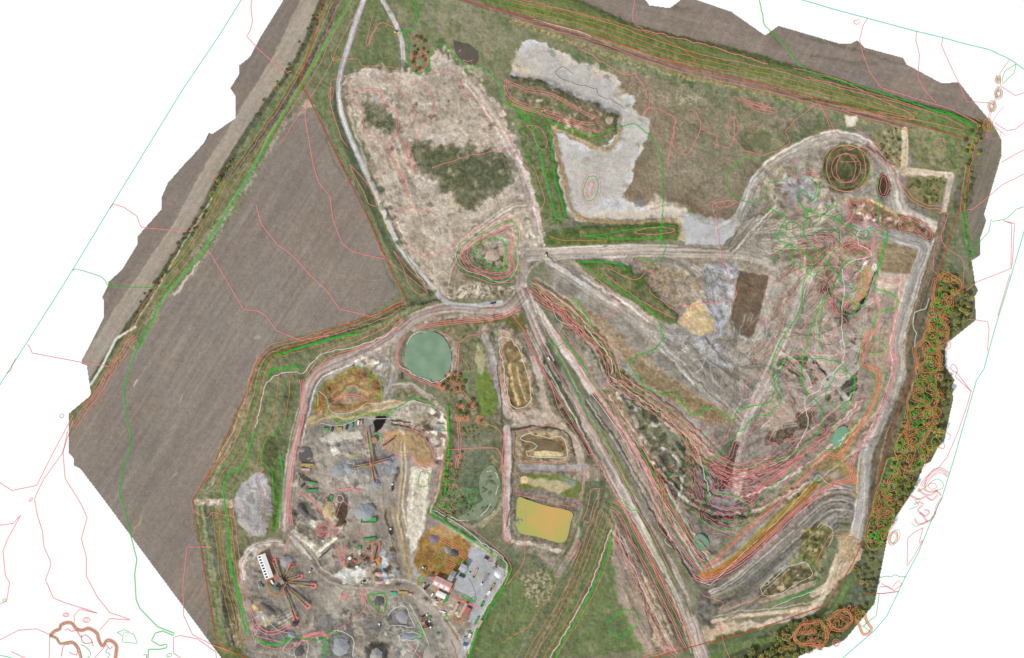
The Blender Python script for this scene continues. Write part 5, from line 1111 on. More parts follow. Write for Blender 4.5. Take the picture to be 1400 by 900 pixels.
# tangle outside, south-west and east
A = 'south-west white land'
ring = '68,868 74,862 81,859 82,854 92,850 100,852 104,858 112,861 120,858 128,861 134,866 136,874 140,882 145,875 152,875 160,882 160,893 158,905'
T(A, 'ochre', ring, 1.4, offs=(0, 1.5)); T(A, 'rust', ring, .8, offs=(.8, 2.6)); T(A, 'orange', ring, .9, offs=(-1, 3.6))
T(A, 'ochre', '68,868 78,872 82,879 92,877 100,877 108,885 112,900', 1.6, offs=(0, 1.6, 3), wob=.5); T(A, 'rust', '68,869 78,873 82,880 92,878 100,878 108,886 112,901', .8, offs=(0,))
for c, P in (('pink', '88,862 92,860 98,864 104,862 110,872 116,868 124,874 128,884'), ('pink', '92,882 100,880 106,888 104,896 94,892'), ('pink', '84,898 86,884 94,881'), ('green', '110,882 118,886 124,894 118,902'), ('pink', '112,868 113,878 120,880 126,878'), ('green', '146,900 150,894 144,892 148,886'), ('pink', '130,900 140,888 146,882 150,888 154,884')):
    T(A, c, P, .9, wob=.8); T(A, c, P, .8, wob=1.2)
T(A, 'pink', ell(90, 841, 2, 1.4), .7, True); T(A, 'pink', ell(118, 848, 2.6, 1.8), .7, True); T(A, 'green', ell(172, 867, 3.6, 2), .7, True); T(A, 'rust', '196,896 200,895 200,905', 1)
A = 'east white land'
for i, (cx, cy, rx, ry) in enumerate(((1364, 109, 4, 6), (1365, 128, 6, 8), (1356, 146, 6, 8), (1350, 171, 7, 9))):
    for j in range(4): T(A, ('ochre', 'orange', 'green', 'rust')[j], ell(cx, cy, rx - j * 1.1, ry - j * 1.4), .9, True, wob=.5)
T(A, 'pink', '1365,118 1362,138 1354,160 1350,190', .9, offs=(0, 2), wob=.8); T(A, 'pink', '1373,145 1362,158 1357,170 1368,180 1375,186', .8); T(A, 'pink', '1355,190 1366,188 1369,180', .8)
for k in range(4): T(A, 'pink', '1264,668 1268,660 1275,653 1285,646 1295,652', .9, offs=(-k * 2.2,), wob=.5)
T(A, 'green', '1265,668 1272,660 1281,655 1289,660 1289,668 1278,672', 1, wob=.3); T(A, 'pink', ell(1275, 665, 6, 4), .9, True, wob=.5)
for P in ('1250,690 1256,685 1262,690 1255,697 1262,704 1268,712 1275,706 1280,690 1288,680', '1245,678 1255,682 1265,678 1275,684 1282,676', '1258,700 1264,706 1270,700 1262,698', '1252,708 1254,716 1262,716 1268,710', '1255,668 1262,674 1272,676 1280,672 1288,676'):
    T(A, 'pink', P, .9, wob=1, offs=(0, 1.6))
T(A, 'green', '1243,697 1250,694 1256,690 1250,684 1258,682', 1); T(A, 'green', '1246,715 1252,720 1262,716 1270,712 1280,700', 1); T(A, 'orange', '1254,672 1262,668 1270,672 1282,670', 1, offs=(0, 1.5))
for k in range(3): T(A, 'orange', ell(1221, 736, 4 + k * 1.2, 7 + k * 1.6, 20), .9, True, wob=.5)
T(A, 'green', ell(1224, 734, 6, 10, 20), .8, True, wob=.6)
for k in range(4): T(A, 'orange', '1165,835 1172,830 1182,838 1186,850 1192,860 1188,866 1180,868 1174,856', 1.1, True, wob=.4, offs=(k * 1.1 - 1,))
T(A, 'green', '1172,850 1180,858 1184,850 1178,844', .9, True); T(A, 'pink', ell(1143, 879, 5, 5), .9, True); T(A, 'pink', ell(1143, 880, 3, 3.4), .9, True)
T(A, 'pink', '1290,455 1300,470 1296,478 1292,468', .9); T(A, 'pink', '1292,590 1300,596 1296,602', .9)
# inside the survey: named long lines
for c, l, P, wd in (
 ('green', 'green contour from the yellow digger across the meadow to the lagoon banks', '560,-10 568,5 570,25 566,40 552,45 546,42 556,48 559,90 575,100 585,92 590,70 606,60 640,95 656,91 684,116 686,135 700,145 735,152 752,165 790,180 818,186 830,178 865,170 882,182 895,195 905,225 906,300 903,330', 1.4),
 ('green', 'green contour slanting over the north-east field onto the dyke', '1037,-10 1042,20 1050,40 1070,60 1090,85 1110,101 1140,108 1200,126 1260,145 1310,162 1330,180 1325,215', 1.6),
 ('pink', 'pink contour crossing the outer field at the top of the dyke', '868,-20 868,0 873,37 960,60 1050,88', 1.1),
 ('pink', 'pink contour forking on the brown plain right of the lagoon', '775,55 850,100 870,102 887,138 886,150 880,158 890,147 922,162 918,190 912,230', 1),
 ('pink', 'pink loop hanging in the brown plain right of the lagoon', '925,160 920,195 925,208 940,210 952,190 958,175 955,160 948,150 940,152', 1),
 ('pink', 'pink contour over the scrub on the brown plain', '958,176 982,187 975,195 1000,200 1005,160', 1),
 ('green', 'green contour crossing the roundabout road and its green banks', '905,300 902,332 910,336 908,345 900,357 872,352', 1.5),
 ('green', 'green arc in the brown plain beside the loop lane', '1010,224 997,233 994,250 1000,268 1015,275 1030,277 1046,270 1048,255', 1.3),
 ('pink', 'pink contour down the middle of the east quarry floor', '968,280 975,275 985,285 1005,278 1010,276 1000,275 975,278 980,305 988,360 998,380 1005,392 1008,402 1003,410 960,415 930,418', 1),
 ('green', 'green contour swinging through the middle of the east quarry', '1120,250 1118,265 1108,275 1100,260 1090,270 1100,285 1110,290 1140,298 1150,305 1172,312', 1.7),
 ('green', 'green contour sweeping down the west side of the pit bowl', '1050,285 1073,298 1062,325 1080,335 1105,352 1110,370 1098,388 1096,420 1085,440 1066,470 1056,500 1060,530 1052,550 1030,556 1010,560 1003,578 990,565 970,558 960,560', 1.8),
 ('green', 'green contour sweeping down the east side of the pit bowl', '1108,285 1098,320 1120,345 1140,372 1150,382 1125,410 1106,460 1098,500 1100,530 1118,550 1126,566 1120,590 1095,615 1060,632', 1.8),
 ('green', 'green contour between the quarry floor and the slope belts', '903,450 905,465 890,480 870,488 860,495 870,515 885,530 905,540 925,540 935,555 950,568 965,560', 1.7),
 ('white', 'white contour wandering down the east quarry from the grey street', '1178,312 1172,322 1175,335 1185,340 1192,350 1170,355 1155,365 1153,375 1155,400 1152,430 1152,450 1156,480 1150,500 1128,520 1120,535 1102,547 1106,572 1100,595 1080,625 1050,640', 1.2),
 ('white', 'white contour looping beside the wood from the rust line', '1270,408 1265,422 1252,428 1248,445 1252,455 1250,475', 1.2),
 ('white', 'white contour along the slope down to the pit bottom', '800,445 815,465 832,485 838,500 835,515 842,520 860,535 890,555 915,575 935,592 950,610 958,630 965,655 972,680', 1.2),
 ('white', 'white contour down the long grass bank south of the ponds', '836,725 828,745 812,790 795,825 770,870 750,902', 1.4),
 ('green', 'green contour down the long grass bank south of the ponds', '838,722 830,760 812,800 795,835 770,880 755,910', 2.2),
 ('green', 'green ring where the south meadow meets the earth bank', '830,855 840,843 855,835 868,836 872,850 860,862 850,872 832,862', 1.5),
 ('white', 'white contour along the upper side of the west bank', '350,585 356,560 362,530 375,515 400,508 415,510 440,485 480,475 520,462 538,450', 1.3),
 ('green', 'green contour along the upper side of the west bank', '348,590 340,620 330,640 312,650 306,668 308,690 312,715 315,770 330,830 335,870', 2.2),
 ('pink', 'pink contour over the foot of the west bank in the far south', '352,870 400,880 440,868', 1.0),
 ('white', 'white contour through the middle of the green round pond', '566,472 562,485 575,498 585,503 590,515 600,519', 1.1),
 ('white', 'white ring round the green round pond', '556,470 565,458 582,453 600,456 612,472 616,485 617,505 605,520 590,522 560,508 545,500', 1.1),
 ('white', 'white ring inside the long narrow pond basin', '682,462 694,462 705,470 722,515 726,545 718,556 705,560 695,545 688,500', 1.1),
 ('white', 'white ring inside the small square pond basin', '712,600 722,594 750,598 768,597 775,612 775,624 760,626 722,624 720,618 735,610', 1.1),
 ('white', 'white line round the reed pond', '660,650 668,644 679,648 680,665 672,688 660,703 645,710 630,712 615,706', 1.1),
 ('white', 'white line along the plant side of the green bank in the south', '590,697 620,712 655,738 690,765 690,790 665,830 650,858 640,895', 1.1),
 ('white', 'white ring in the dark pit of the southern works', '530,843 540,832 555,829 562,845 568,858 545,855 532,856', 1.1),
 ('white', 'white slim ring in the southern works', ell(560, 870, 15, 5.5), 1.0),
 ('white', 'white ring at the south edge of the works', '404,900 405,885 412,876 420,878 422,888 417,905', 1.1),
 ('white', 'white line down through the southern works', '450,868 458,862 470,865 482,872 483,905', 1.1),
 ('green', 'green triangle of contour on the pile by the works lane', '503,815 525,813 528,820 523,840 518,835', 2.0),
 ('green', 'green and looping contour in the south-west of the works', '348,872 375,882 400,870 430,876 450,873 440,893 448,866 460,865 458,885 440,900', 1.7),
 ('pink', 'pink contour joining the works lanes at the centre', '500,695 493,730 485,735', 1.0),
 ('grey', 'dark thin contour ring in the grey lagoon', '855,150 845,142 818,130 815,122 778,112 764,104 760,98 770,92 785,102', .8),
 ('pink', 'pink line of contour across the meadow by the yellow digger', '538,38 518,33 502,62', 1.0),
 ): L(c, l, P, wd, closed=(' ring' in l and 'pond basin' in l) or 'triangle' in l or 'slim' in l, sm=True)
# bundles of contour too close to count
A = 'north-west lane'
T(A, 'green', '500,-60 478,0 450,50 414,112 391,150 350,222 315,282 292,317 275,347 240,387 222,407 205,447 190,475', 1.1, offs=(-.8, .8))
T(A, 'pink', '488,0 462,48 440,95 405,150 378,192', .8, offs=(-7, 6), wob=.8); T(A, 'orange', '470,-20 446,35 418,95 392,140 352,200 318,250 290,300 262,345 230,385 205,420 180,465 160,500 120,560', .9, offs=(-3, 5, 9), wob=1)
T(A, 'green', '455,0 436,50 400,110 360,170 320,235 285,285 250,345 222,395', .9, offs=(0,), wob=1.5)
T(A, 'pink', '185,462 160,497 140,530 118,560 100,585', .9, offs=(-2, 2, 5), wob=1.5)
for cx, cy, r in ((435, 21, 2.5), (440, 14, 2), (299, 246, 7), (290, 266, 3.5), (237, 358, 3), (378, 120, 3), (460, 82, 4), (313, 228, 3)):
    T(A, 'green', ell(cx, cy, r * .6, r * .7), .9, True, wob=.3); T(A, 'orange', ell(cx, cy, r, r * 1.2, 30), .9, True, wob=.5)
T(A, 'pink', '452,75 456,82 470,80 490,82 495,90 520,90 545,93 550,95', .9, wob=.8); T(A, 'pink', '510,20 500,62 504,62 515,32', .8)
T(A, 'pink', '465,105 453,110 452,140 458,165 470,195 475,202', .9, wob=1); T(A, 'pink', ell(453, 128, 3, 9, 5), .8, True, wob=.6)
for P in ('478,225 488,245 496,260 505,280 515,282 505,255', '538,343 550,365 560,390 572,402 584,402 575,385 560,370', ): T(A, 'pink', P, .9, True, wob=.5)
T(A, 'pink', '480,112 484,140 495,150 497,175 512,185 530,200', .9, wob=1.5); T(A, 'pink', '515,330 525,350 555,375 585,400', .8)
T('sandy ground in the north-west', 'pink', '490,122 520,122 524,140 540,150 544,175 535,200 542,225 552,245 560,272', .9, wob=1.5, offs=(0, 3))
T('sandy ground in the north-west', 'pink', '530,100 545,125 560,140 566,160 545,180 552,200 560,230', .9, wob=1.5, offs=(0,)); T('sandy ground in the north-west', 'pink', '560,112 580,115 592,135 594,150 585,165 575,170 570,195', .9, wob=1)
T('sandy ground in the north-west', 'pink', '590,100 620,100 638,130 655,138 668,165 690,180 710,215 725,235', .9, wob=1.5); T('sandy ground in the north-west', 'pink', '590,230 625,218 645,212 690,205 705,200', .9, wob=1.2)
T('sandy ground in the north-west', 'pink', '538,295 548,320 560,342 580,350 605,345 625,330 650,312 695,295', .9, wob=1.5); T('sandy ground in the north-west', 'pink', '540,292 560,285 590,290 600,305', .9, wob=1)
T('sandy ground in the north-west', 'pink', '565,235 558,215 552,195', .9, wob=1, offs=(0, 3, 6))
A = 'shrubs of the north meadow'
for k in range(3): T(A, ('pink', 'orange', 'rust')[k], '562,72 570,80 575,70 584,78 582,92 572,97 565,88', .9, True, offs=(k * 1.6 - 1,), wob=.8)
T(A, 'pink', ell(566, 52, 5, 4), .8, True, wob=1); T(A, 'orange', ell(577, 62, 5, 6), .9, True, wob=1); T(A, 'pink', ell(637, 75, 11, 7, 40), 1, True, wob=1)
A = 'terraced mound'
M0 = '617,350 622,338 640,325 662,314 700,298 708,305 712,325 706,350 712,372 700,384 680,388 655,382 628,370'
for s, c in ((1, 'pink'), (.94, 'green'), (.9, 'green'), (.84, 'pink'), (.77, 'pink'), (.7, 'pink'), (.62, 'pink'), (.5, 'green')):
    T(A, c, [(672 + (x - 672) * s, 348 + (y - 348) * s) for x, y in pts(M0)], .9, True, wob=1.2)
T(A, 'green', '675,324 690,330 693,365 682,371 670,364 650,345 648,333', 1, True, wob=.5, offs=(0, 2)); T(A, 'pink', ell(675, 348, 9, 7), .9, True, wob=2)
T(A, 'white', '622,344 624,360 640,370 662,376 680,386 700,378 708,350 700,312', 1, wob=1)
A = 'dyke'
for o_, c in ((-22, 'pink'), (-15, 'orange'), (-8, 'orange'), (3, 'orange'), (8, 'pink'), (11, 'ochre')):
    T(A, c, '700,19 805,46 925,88 1050,117 1187,153 1250,171', .9, offs=(o_,), wob=.9)
T(A, 'orange', '640,-25 700,0 800,20 900,50 950,82 925,85 850,62', .9, wob=.5); T(A, 'white', '730,26 760,36 790,42 811,52', 1, wob=.8)
T(A, 'pink', '1085,93 1150,110 1200,135 1250,160 1230,162 1150,150', .9, wob=.6); T(A, 'pink', '1100,105 1200,130 1290,160 1318,175 1316,178 1270,168 1200,152', .9, wob=.6)
T(A, 'orange', '1330,160 1342,170 1332,200 1322,250 1318,290', 1, offs=(0, 5), wob=1); T(A, 'green', '1280,150 1328,172 1320,225 1318,260 1325,330 1330,345 1323,345 1316,290', 1.4, wob=.8)
A = 'lagoon banks'
T(A, 'pink', '690,110 720,122 755,128 790,148 818,162 816,170 790,168 750,155 700,138', .9, True, wob=.8, offs=(0, 3)); T(A, 'pink', '700,142 740,155 790,172 820,180', .9, wob=.5, offs=(0, 2))
T(A, 'green', '708,150 725,168 735,195 750,255 762,298 772,296 758,240 752,185 748,172', 1.2, wob=.5, offs=(0, 1.5)); T(A, 'green', '700,150 712,155 715,165 725,155 735,150', 1.2, wob=.5)
T(A, 'pink', '720,172 728,180 735,200 745,205 748,195 738,175', .9, True, wob=1); T(A, 'pink', '728,225 742,262 744,275 738,290 745,310', .9, wob=.8)
T(A, 'green', '798,322 830,320 860,314 905,310 920,308', 1.4, wob=.4); T(A, 'green', '798,322 840,327 905,325', 1.4, wob=.4); T(A, 'orange', '750,322 765,328 800,329 830,330', 1, wob=.4); T(A, 'pink', ell(895, 316, 28, 4.5, -3), .9, True, wob=.8)
T(A, 'green', ell(808, 258, 10, 18, 12), 1.3, True, wob=.8); T(A, 'pink', ell(808, 258, 13, 22, 12), .9, True, wob=.8); T(A, 'pink', ell(807, 258, 5, 13, 15), .9, True, wob=1, offs=(0, 2))
T(A, 'green', '790,358 820,357 850,362 856,368', 1.4, wob=.5, offs=(0, 1.2)); T(A, 'green', '795,362 830,385 870,410 895,432 905,450', 1.6, wob=.5); T(A, 'pink', '793,362 830,392 842,410 848,420 832,430 820,436', .9, wob=1)
T(A, 'pink', '830,366 868,382 885,370 895,378 888,398 905,412 930,430 948,448', .9, wob=.8); T(A, 'pink', '828,375 860,400 900,425 925,435', .9, wob=.8); T(A, 'orange', '868,352 885,355 888,362 872,358', 1.3, True); T(A, 'green', '870,352 888,358 888,365 878,360', 1.2)
A = 'brown plain in the north-east'
for k in range(5): T(A, 'pink', [(1010 + 14 * k * .3, 136 + k * 3), (1030 + k * 2, 140 + k * 3), (1060, 148 + k * 2)], .9, wob=2)
T(A, 'pink', ell(1002, 174, 8, 14), .9, True, wob=1); T(A, 'orange', ell(1031, 177, 5, 5), 1, True, wob=1.2); T(A, 'pink', '1004,188 1018,205 1045,212 1080,195 1075,178 1118,142 1130,165 1140,190', .9, wob=1.5)
T(A, 'pink', '1120,142 1140,175 1150,185', .9, wob=1); T(A, 'green', '1005,225 1020,212 1035,220', 1.2, wob=1); T(A, 'green', ell(1286, 196, 12, 12), 1.2, True, wob=2.5); T(A, 'pink', ell(1286, 197, 7, 8), 1, True, wob=2)
A = 'ponds of the loop lane'
for k in range(4): T(A, 'pink', ell(1157, 230, 34 - 7 * k, 32 - 6 * k + (k % 2) * 6), .9, True, wob=.8)
T(A, 'green', ell(1157, 229, 32, 32), 1, True, wob=.5); T(A, 'pink', ell(1208, 254, 8, 15), .9, True, wob=.8, offs=(0, 3)); T(A, 'green', '1190,235 1200,245 1199,262 1203,275 1200,300 1213,318 1208,345 1200,370', 1.5, wob=.6)
T(A, 'pink', '1150,220 1160,222 1175,220', .9, wob=1); T(A, 'pink', '1163,272 1160,290 1170,305', .9, wob=1.5, offs=(0, 3)); T(A, 'pink', '1228,298 1240,296 1265,305 1275,315 1270,328 1250,315 1232,312', .9, True, wob=2, offs=(0, 3)); T(A, 'green', '1090,245 1100,240 1115,255 1112,275', 1.4, wob=1)
T(A, 'pink', '1185,195 1210,215 1222,235 1250,270 1290,285', .9, wob=2, offs=(0, 4)); T(A, 'pink', '1165,175 1190,190 1215,210 1230,222', .9, wob=1.5)
T(A, 'green', '1050,250 1075,245 1085,235 1092,225', 1.4, wob=1); T(A, 'pink', '1090,215 1085,240 1100,235 1120,240', .9, wob=3, offs=(0, 3))
T(A, 'green', '1270,150 1285,165 1290,180', 1, wob=1); T(A, 'pink', '1160,205 1180,200 1195,215 1225,228', 1, wob=1.5)
A = 'east quarry'
T(A, 'pink', '1228,480 1222,520 1198,580 1180,612 1165,640 1172,660', 1.1, offs=(0, 2.5, 5), wob=.6)
for o_, c in ((0, 'orange'), (2.2, 'orange'), (-2.2, 'pink'), (4.5, 'green'), (-4.5, 'orange')):
    T(A, c, '1186,450 1180,498 1200,508 1198,535 1188,560 1172,585 1158,605 1145,622 1128,620 1095,655 1050,698 1000,742 963,778', 1.3, offs=(o_,), wob=.7)
T(A, 'green', '1195,460 1212,475 1205,482 1190,482', 1.3); T(A, 'green', '1200,510 1212,512 1205,535 1195,562 1188,568', 1.4, wob=.5)
T(A, 'orange', '1150,625 1168,645 1170,660 1140,662 1100,690 1050,735 1000,772 965,789 958,782', 1.3, offs=(0, 2), wob=.5); T(A, 'rust', '1130,650 1090,690 1040,735 990,775 966,786', 1.2, wob=.6); T(A, 'green', '1120,655 1080,692 1040,728 995,768', 1.1, wob=.5)
T(A, 'pink', '1170,655 1130,672 1080,712 1030,760 985,790 958,797 945,790', 1.2, offs=(0, 3, 6), wob=.8); T(A, 'white', '1150,665 1130,660 1120,650 1100,672 1060,715 1010,762 970,800 958,795', 1, wob=.6)
T(A, 'green', '1125,650 1115,660 1135,662 1132,668', 1.2, wob=1)
for c, P in (('pink', '1200,310 1190,350 1180,355'), ('green', '1214,318 1202,368 1195,395'), ('green', '1195,393 1220,402 1228,410 1226,422 1204,428 1195,450'), ('pink', '1195,405 1205,420 1200,450 1193,460'), ('orange', '1178,372 1176,400 1185,405'), ('orange', '1182,365 1188,382 1180,405 1172,415')):
    T(A, c, P, 1.3, wob=.5, offs=(0, 1.8))
T(A, 'pink', '1228,420 1222,470 1218,500', 1.2, offs=(0, 2, 4), wob=.6); T(A, 'pink', '1200,380 1222,385 1235,378 1228,420', .9, wob=2, offs=(0, 4)); T(A, 'green', '1150,340 1160,352 1175,348 1195,352', 1.2, wob=1); T(A, 'green', '1155,370 1150,355 1170,365 1185,372', 1.2, wob=1); T(A, 'green', ell(1163, 373, 16, 18), 1.1, True, wob=2)
T(A, 'pink', ell(1165, 372, 10, 12), .9, True, wob=1.5, offs=(0, 3)); T(A, 'pink', ell(1148, 415, 12, 14), .9, True, wob=1, offs=(0, 2.5, 5)); T(A, 'green', '1175,420 1160,408 1135,405 1125,420 1120,450 1125,480', 1.6, wob=1)
T(A, 'pink', '1280,290 1296,292 1288,330 1316,355 1317,375 1318,395', 1, wob=1); T(A, 'pink', '1278,335 1276,370 1282,375', 1, wob=.6)
T(A, 'green', '1130,545 1150,560 1165,552 1170,520 1150,505 1140,520', 1.5, True, wob=.8); T(A, 'green', ell(990, 700, 34, 24), 1.7, True, wob=1); T(A, 'pink', ell(985, 708, 14, 4), .9, True, wob=1)
A = 'south-east slope'
for o_, c in ((-5, 'pink'), (-2.5, 'pink'), (0, 'green'), (2.5, 'pink'), (5, 'pink'), (8, 'orange'), (11, 'pink'), (14, 'pink')):
    T(A, c, '728,388 752,410 775,420 800,450 822,468 842,495 845,515 870,532 900,552 925,570 945,590 962,618 985,630 1015,640 1060,628', .9, offs=(o_,), wob=1.5)
for o_, c in ((0, 'green'), (4, 'pink'), (7, 'pink'), (10, 'white'), (-4, 'pink')):
    T(A, c, '760,445 772,462 795,495 815,530 845,570 870,610 905,665 935,710 955,745 968,760', 1, offs=(o_,), wob=1)
for o_, c in ((0, 'green'), (3, 'pink'), (6, 'pink'), (-3, 'pink'), (-6, 'orange'), (12, 'pink')):
    T(A, c, '825,532 838,545 850,570 875,612 895,650 905,690 912,715 925,732 950,765 962,778', 1, offs=(o_,), wob=1.2)
for c, P in (('green', '824,532 845,528 870,540 890,555 905,575 915,592 940,602 945,625 960,645'), ('pink', '824,530 850,520 862,530'), ('green', '850,685 870,700 885,725 905,765 925,800'), ('orange', ell(915, 648, 8, 10)), ('green', ell(916, 650, 4, 3)), ('pink', '895,660 905,655 908,668 898,672')):
    T(A, c, P, 1.1, wob=.8)
for o_, c in ((0, 'green'), (3, 'pink'), (6, 'pink'), (-3, 'pink'), (-6, 'pink'), (-9, 'orange')):
    T(A, c, '835,690 850,700 868,738 885,770 905,810 925,850 942,885', 1, offs=(o_,), wob=1)
T(A, 'pink', '840,725 850,740 865,770 880,800 892,835 905,870 925,895', .9, offs=(0, 4, 8), wob=2); T(A, 'white', '845,728 855,750 870,785 890,830 912,870 925,892', .9, wob=1.5); T(A, 'white', '905,715 915,728 910,740 920,748', .9, wob=1.5)
T(A, 'green', '835,690 842,684 850,683 862,698 875,697', 1.4, wob=.5); T(A, 'pink', '880,898 905,885 925,888 900,895 860,905', .9, wob=2)
for k in range(9): T(A, 'pink', [(960 + k * 5, 640 + k * 6 - 12), (1010 + k * 3, 652 + k * 5), (1060 - k * 4, 640 + k * 5), (1110 - k * 6, 610 + k * 6), (1150 - k * 8, 580 + k * 7)], .9, wob=2)
A = 'foot of the east quarry'
T(A, 'pink', '960,812 990,825 985,835 1030,820 1045,812', .9, wob=1.5); T(A, 'pink', '1115,770 1130,740 1138,732 1166,735', .9, wob=.4); T(A, 'white', '1118,722 1122,715 1138,725 1138,735 1132,748', .9, wob=.8); T(A, 'white', '1050,800 1075,776 1104,770 1112,785 1095,795 1070,810 1045,815 1040,803', .9, True, wob=.8); T(A, 'green', '1085,770 1105,765 1118,790 1110,800', 1.2, wob=.5)
T(A, 'green', '1060,825 1080,818 1110,808', 2.2, wob=.5); T(A, 'white', '1050,835 1075,822 1115,808 1130,804', .9, wob=1); T(A, 'white', ell(1020, 855, 13, 3, -18), .9, True, wob=1); T(A, 'pink', '975,870 985,860 982,850 990,880 998,900', .9, wob=.5)
A = 'bank south of the ponds'
for o_, c in ((-12, 'orange'), (-6, 'orange'), (6, 'orange'), (12, 'orange'), (18, 'orange'), (-20, 'orange')):
    T(A, c, '832,700 818,740 800,790 775,838 745,885 735,905', .9, offs=(o_,), wob=.8)
T(A, 'pink', '820,668 812,690 805,715 798,710 805,690 810,670', .9, True, wob=1); T(A, 'pink', ell(787, 752, 4, 14, 18), .9, True, wob=1); T(A, 'pink', '692,800 705,785 715,770 718,745 719,700 718,680', .9, wob=.8); T(A, 'orange', '760,780 758,805 740,830 725,855 700,870 685,880', .9, wob=.8)
T(A, 'pink', '693,590 690,640 692,700 690,735 700,742', 1, wob=.6, offs=(0, 3)); T(A, 'pink', '704,592 703,625 712,632 745,634 775,633 778,642 800,645', .9, wob=.8); T(A, 'pink', '705,590 740,583 760,580', .9); T(A, 'pink', '703,640 712,655 705,675 740,683 780,692 795,680 800,650', .9, wob=.8); T(A, 'pink', '690,465 684,500 690,545 700,563 725,560 738,545', .9, wob=.6)
A = 'lane beside the ponds'
T(A, 'pink', '698,430 715,450 740,500 750,520 765,560 785,590 805,622 812,620', .9, wob=1.2, offs=(0,)); T(A, 'pink', '722,450 745,495 790,570 830,635 860,690 890,745 915,800', .9, offs=(-8, 8, 10), wob=.8)
T(A, 'green', '750,462 775,510 800,560 830,610 850,650 865,680', 1.5, wob=.8); T(A, 'green', '762,474 774,466 772,460', 1.3); T(A, 'green', '775,470 790,490 803,508', 2, wob=.8); T(A, 'ochre', '820,590 838,620 858,660 870,680', 1.6, wob=.8); T(A, 'green', ell(783, 570, 3, 3), 1.5, True)
T(A, 'green', '780,410 790,412 795,420 808,440 812,450', 1.4, wob=2, offs=(0, 4)); T(A, 'white', '745,405 755,420 765,440 785,445 790,452', .9, wob=1.5)
T(A, 'pink', '735,392 770,425 800,455', 1, offs=(0, 3, 6, 9), wob=2.5)
A = 'bank of the west'
for o_, c in ((-4, 'orange'), (0, 'green'), (5, 'pink'), (10, 'orange'), (14, 'pink')):
    T(A, c, '555,425 520,442 480,456 440,468 400,478 372,488 360,505 352,540 340,575 325,610 305,640 290,665', .9, offs=(o_,), wob=1.2)
for o_, c in ((-16, 'orange'), (-10, 'orange'), (-6, 'orange'), (4, 'orange'), (8, 'orange'), (13, 'pink')):
    T(A, c, '306,690 312,740 318,790 330,840 340,880', .9, offs=(-o_,), wob=1)
T(A, 'green', '375,487 420,472 460,462 495,457', 3, wob=.8); T(A, 'green', '365,515 375,505 410,502', 3.5, wob=.8); T(A, 'green', '312,752 322,795 333,835 342,870', 2.2, wob=.5)
T(A, 'pink', '396,720 392,690 396,640 404,600 412,560 410,520', 1.1, offs=(0, 2.5, 5), wob=.8); T(A, 'pink', '425,520 450,488 490,475 530,455 550,435', 1.1, offs=(-8, 0, 3), wob=.8); T(A, 'green', '383,620 386,650 383,690 376,725', 2.4, wob=.8); T(A, 'green', '395,570 380,590 366,600 358,628 372,645 375,690', 1.4, wob=.6)
T(A, 'pink', '570,446 600,440 640,436 680,432 710,418', 1.1, offs=(0, 2.5, 5), wob=.7); T(A, 'pink', '595,412 594,440', .9); T(A, 'pink', '672,413 680,430', .9); T(A, 'pink', '262,695 285,708 290,700 315,706', .9, wob=.8)
for P in ('372,490 362,520 358,545 350,580 338,620 320,655', '385,495 378,540 372,580 360,610 345,650', '400,500 395,540 388,580'): T(A, 'orange', P, .9, wob=1.2)
A = 'works'
T(A, 'white', '434,555 436,535 447,545 450,560 460,566 475,565 490,560 500,552 525,552 535,545', .9, wob=.6); T(A, 'green', '432,560 434,538 455,520 478,510 480,505 500,503 508,520 502,530', 1.3, wob=.5, offs=(0,)); T(A, 'green', '505,512 518,518 522,545 508,542', 1.4, wob=.5)
T(A, 'green', '446,545 450,565 460,578 480,575 495,565 532,568 540,560', 1.5, wob=.6); T(A, 'white', '437,578 452,582 475,580 495,570 505,572 530,572 560,570', .9, wob=.6); T(A, 'pink', '450,548 470,540 485,540 500,545', 1, wob=1.5, offs=(0, 3)); T(A, 'green', '470,525 471,533 485,533', 1.3)
T(A, 'green', '530,562 545,556 565,545 580,548 598,560', 1.6, wob=.6); T(A, 'green', '612,555 614,595 612,640 605,690 590,697 620,722 655,745 692,775 692,795 668,835 650,870 640,905', 2.2, wob=.5)
T(A, 'pink', '605,600 600,640 592,690 600,697 640,720 690,760 698,780 690,800', .9, offs=(0,), wob=.8); T(A, 'pink', '535,590 530,600 535,618 560,622 575,635 585,640 592,625 585,605 570,590 545,584', .9, wob=1, offs=(0, 4)); T(A, 'orange', ell(575, 630, 9, 3), 1, True, wob=.8); T(A, 'white', '556,560 562,548 575,550 590,555 610,570 613,575', .9, wob=.8)
T(A, 'green', '575,645 586,647 583,665 572,665', 1.3, True, wob=.4); T(A, 'pink', '562,642 575,640 582,650', .9); T(A, 'green', '600,580 612,582 612,590 600,588', 1.2, wob=.5); T(A, 'white', ell(480, 642, 7, 8), 1, True, wob=.6)
T(A, 'pink', '410,673 425,680 440,700 462,725 458,735', 1.1, wob=.8, offs=(0, 2)); T(A, 'pink', '495,697 475,690 468,685 460,705', .9); T(A, 'white', ell(465, 682, 4.5, 5), 1, True, wob=.5); T(A, 'pink', ell(452, 680, 8, 8), 1, True, wob=.8)
for k in range(4): T(A, 'pink', ell(442, 726, 10 - 2.2 * k, 9 - 2 * k, 30), 1, True, wob=.8)
T(A, 'pink', '460,670 480,668 495,672', 2.6, wob=.6); T(A, 'pink', '396,730 392,750 388,760', .9); T(A, 'pink', '352,758 362,765 378,762', .9); T(A, 'pink', '460,745 466,760 470,775 468,745', 1.1, wob=.8, offs=(0, 2))
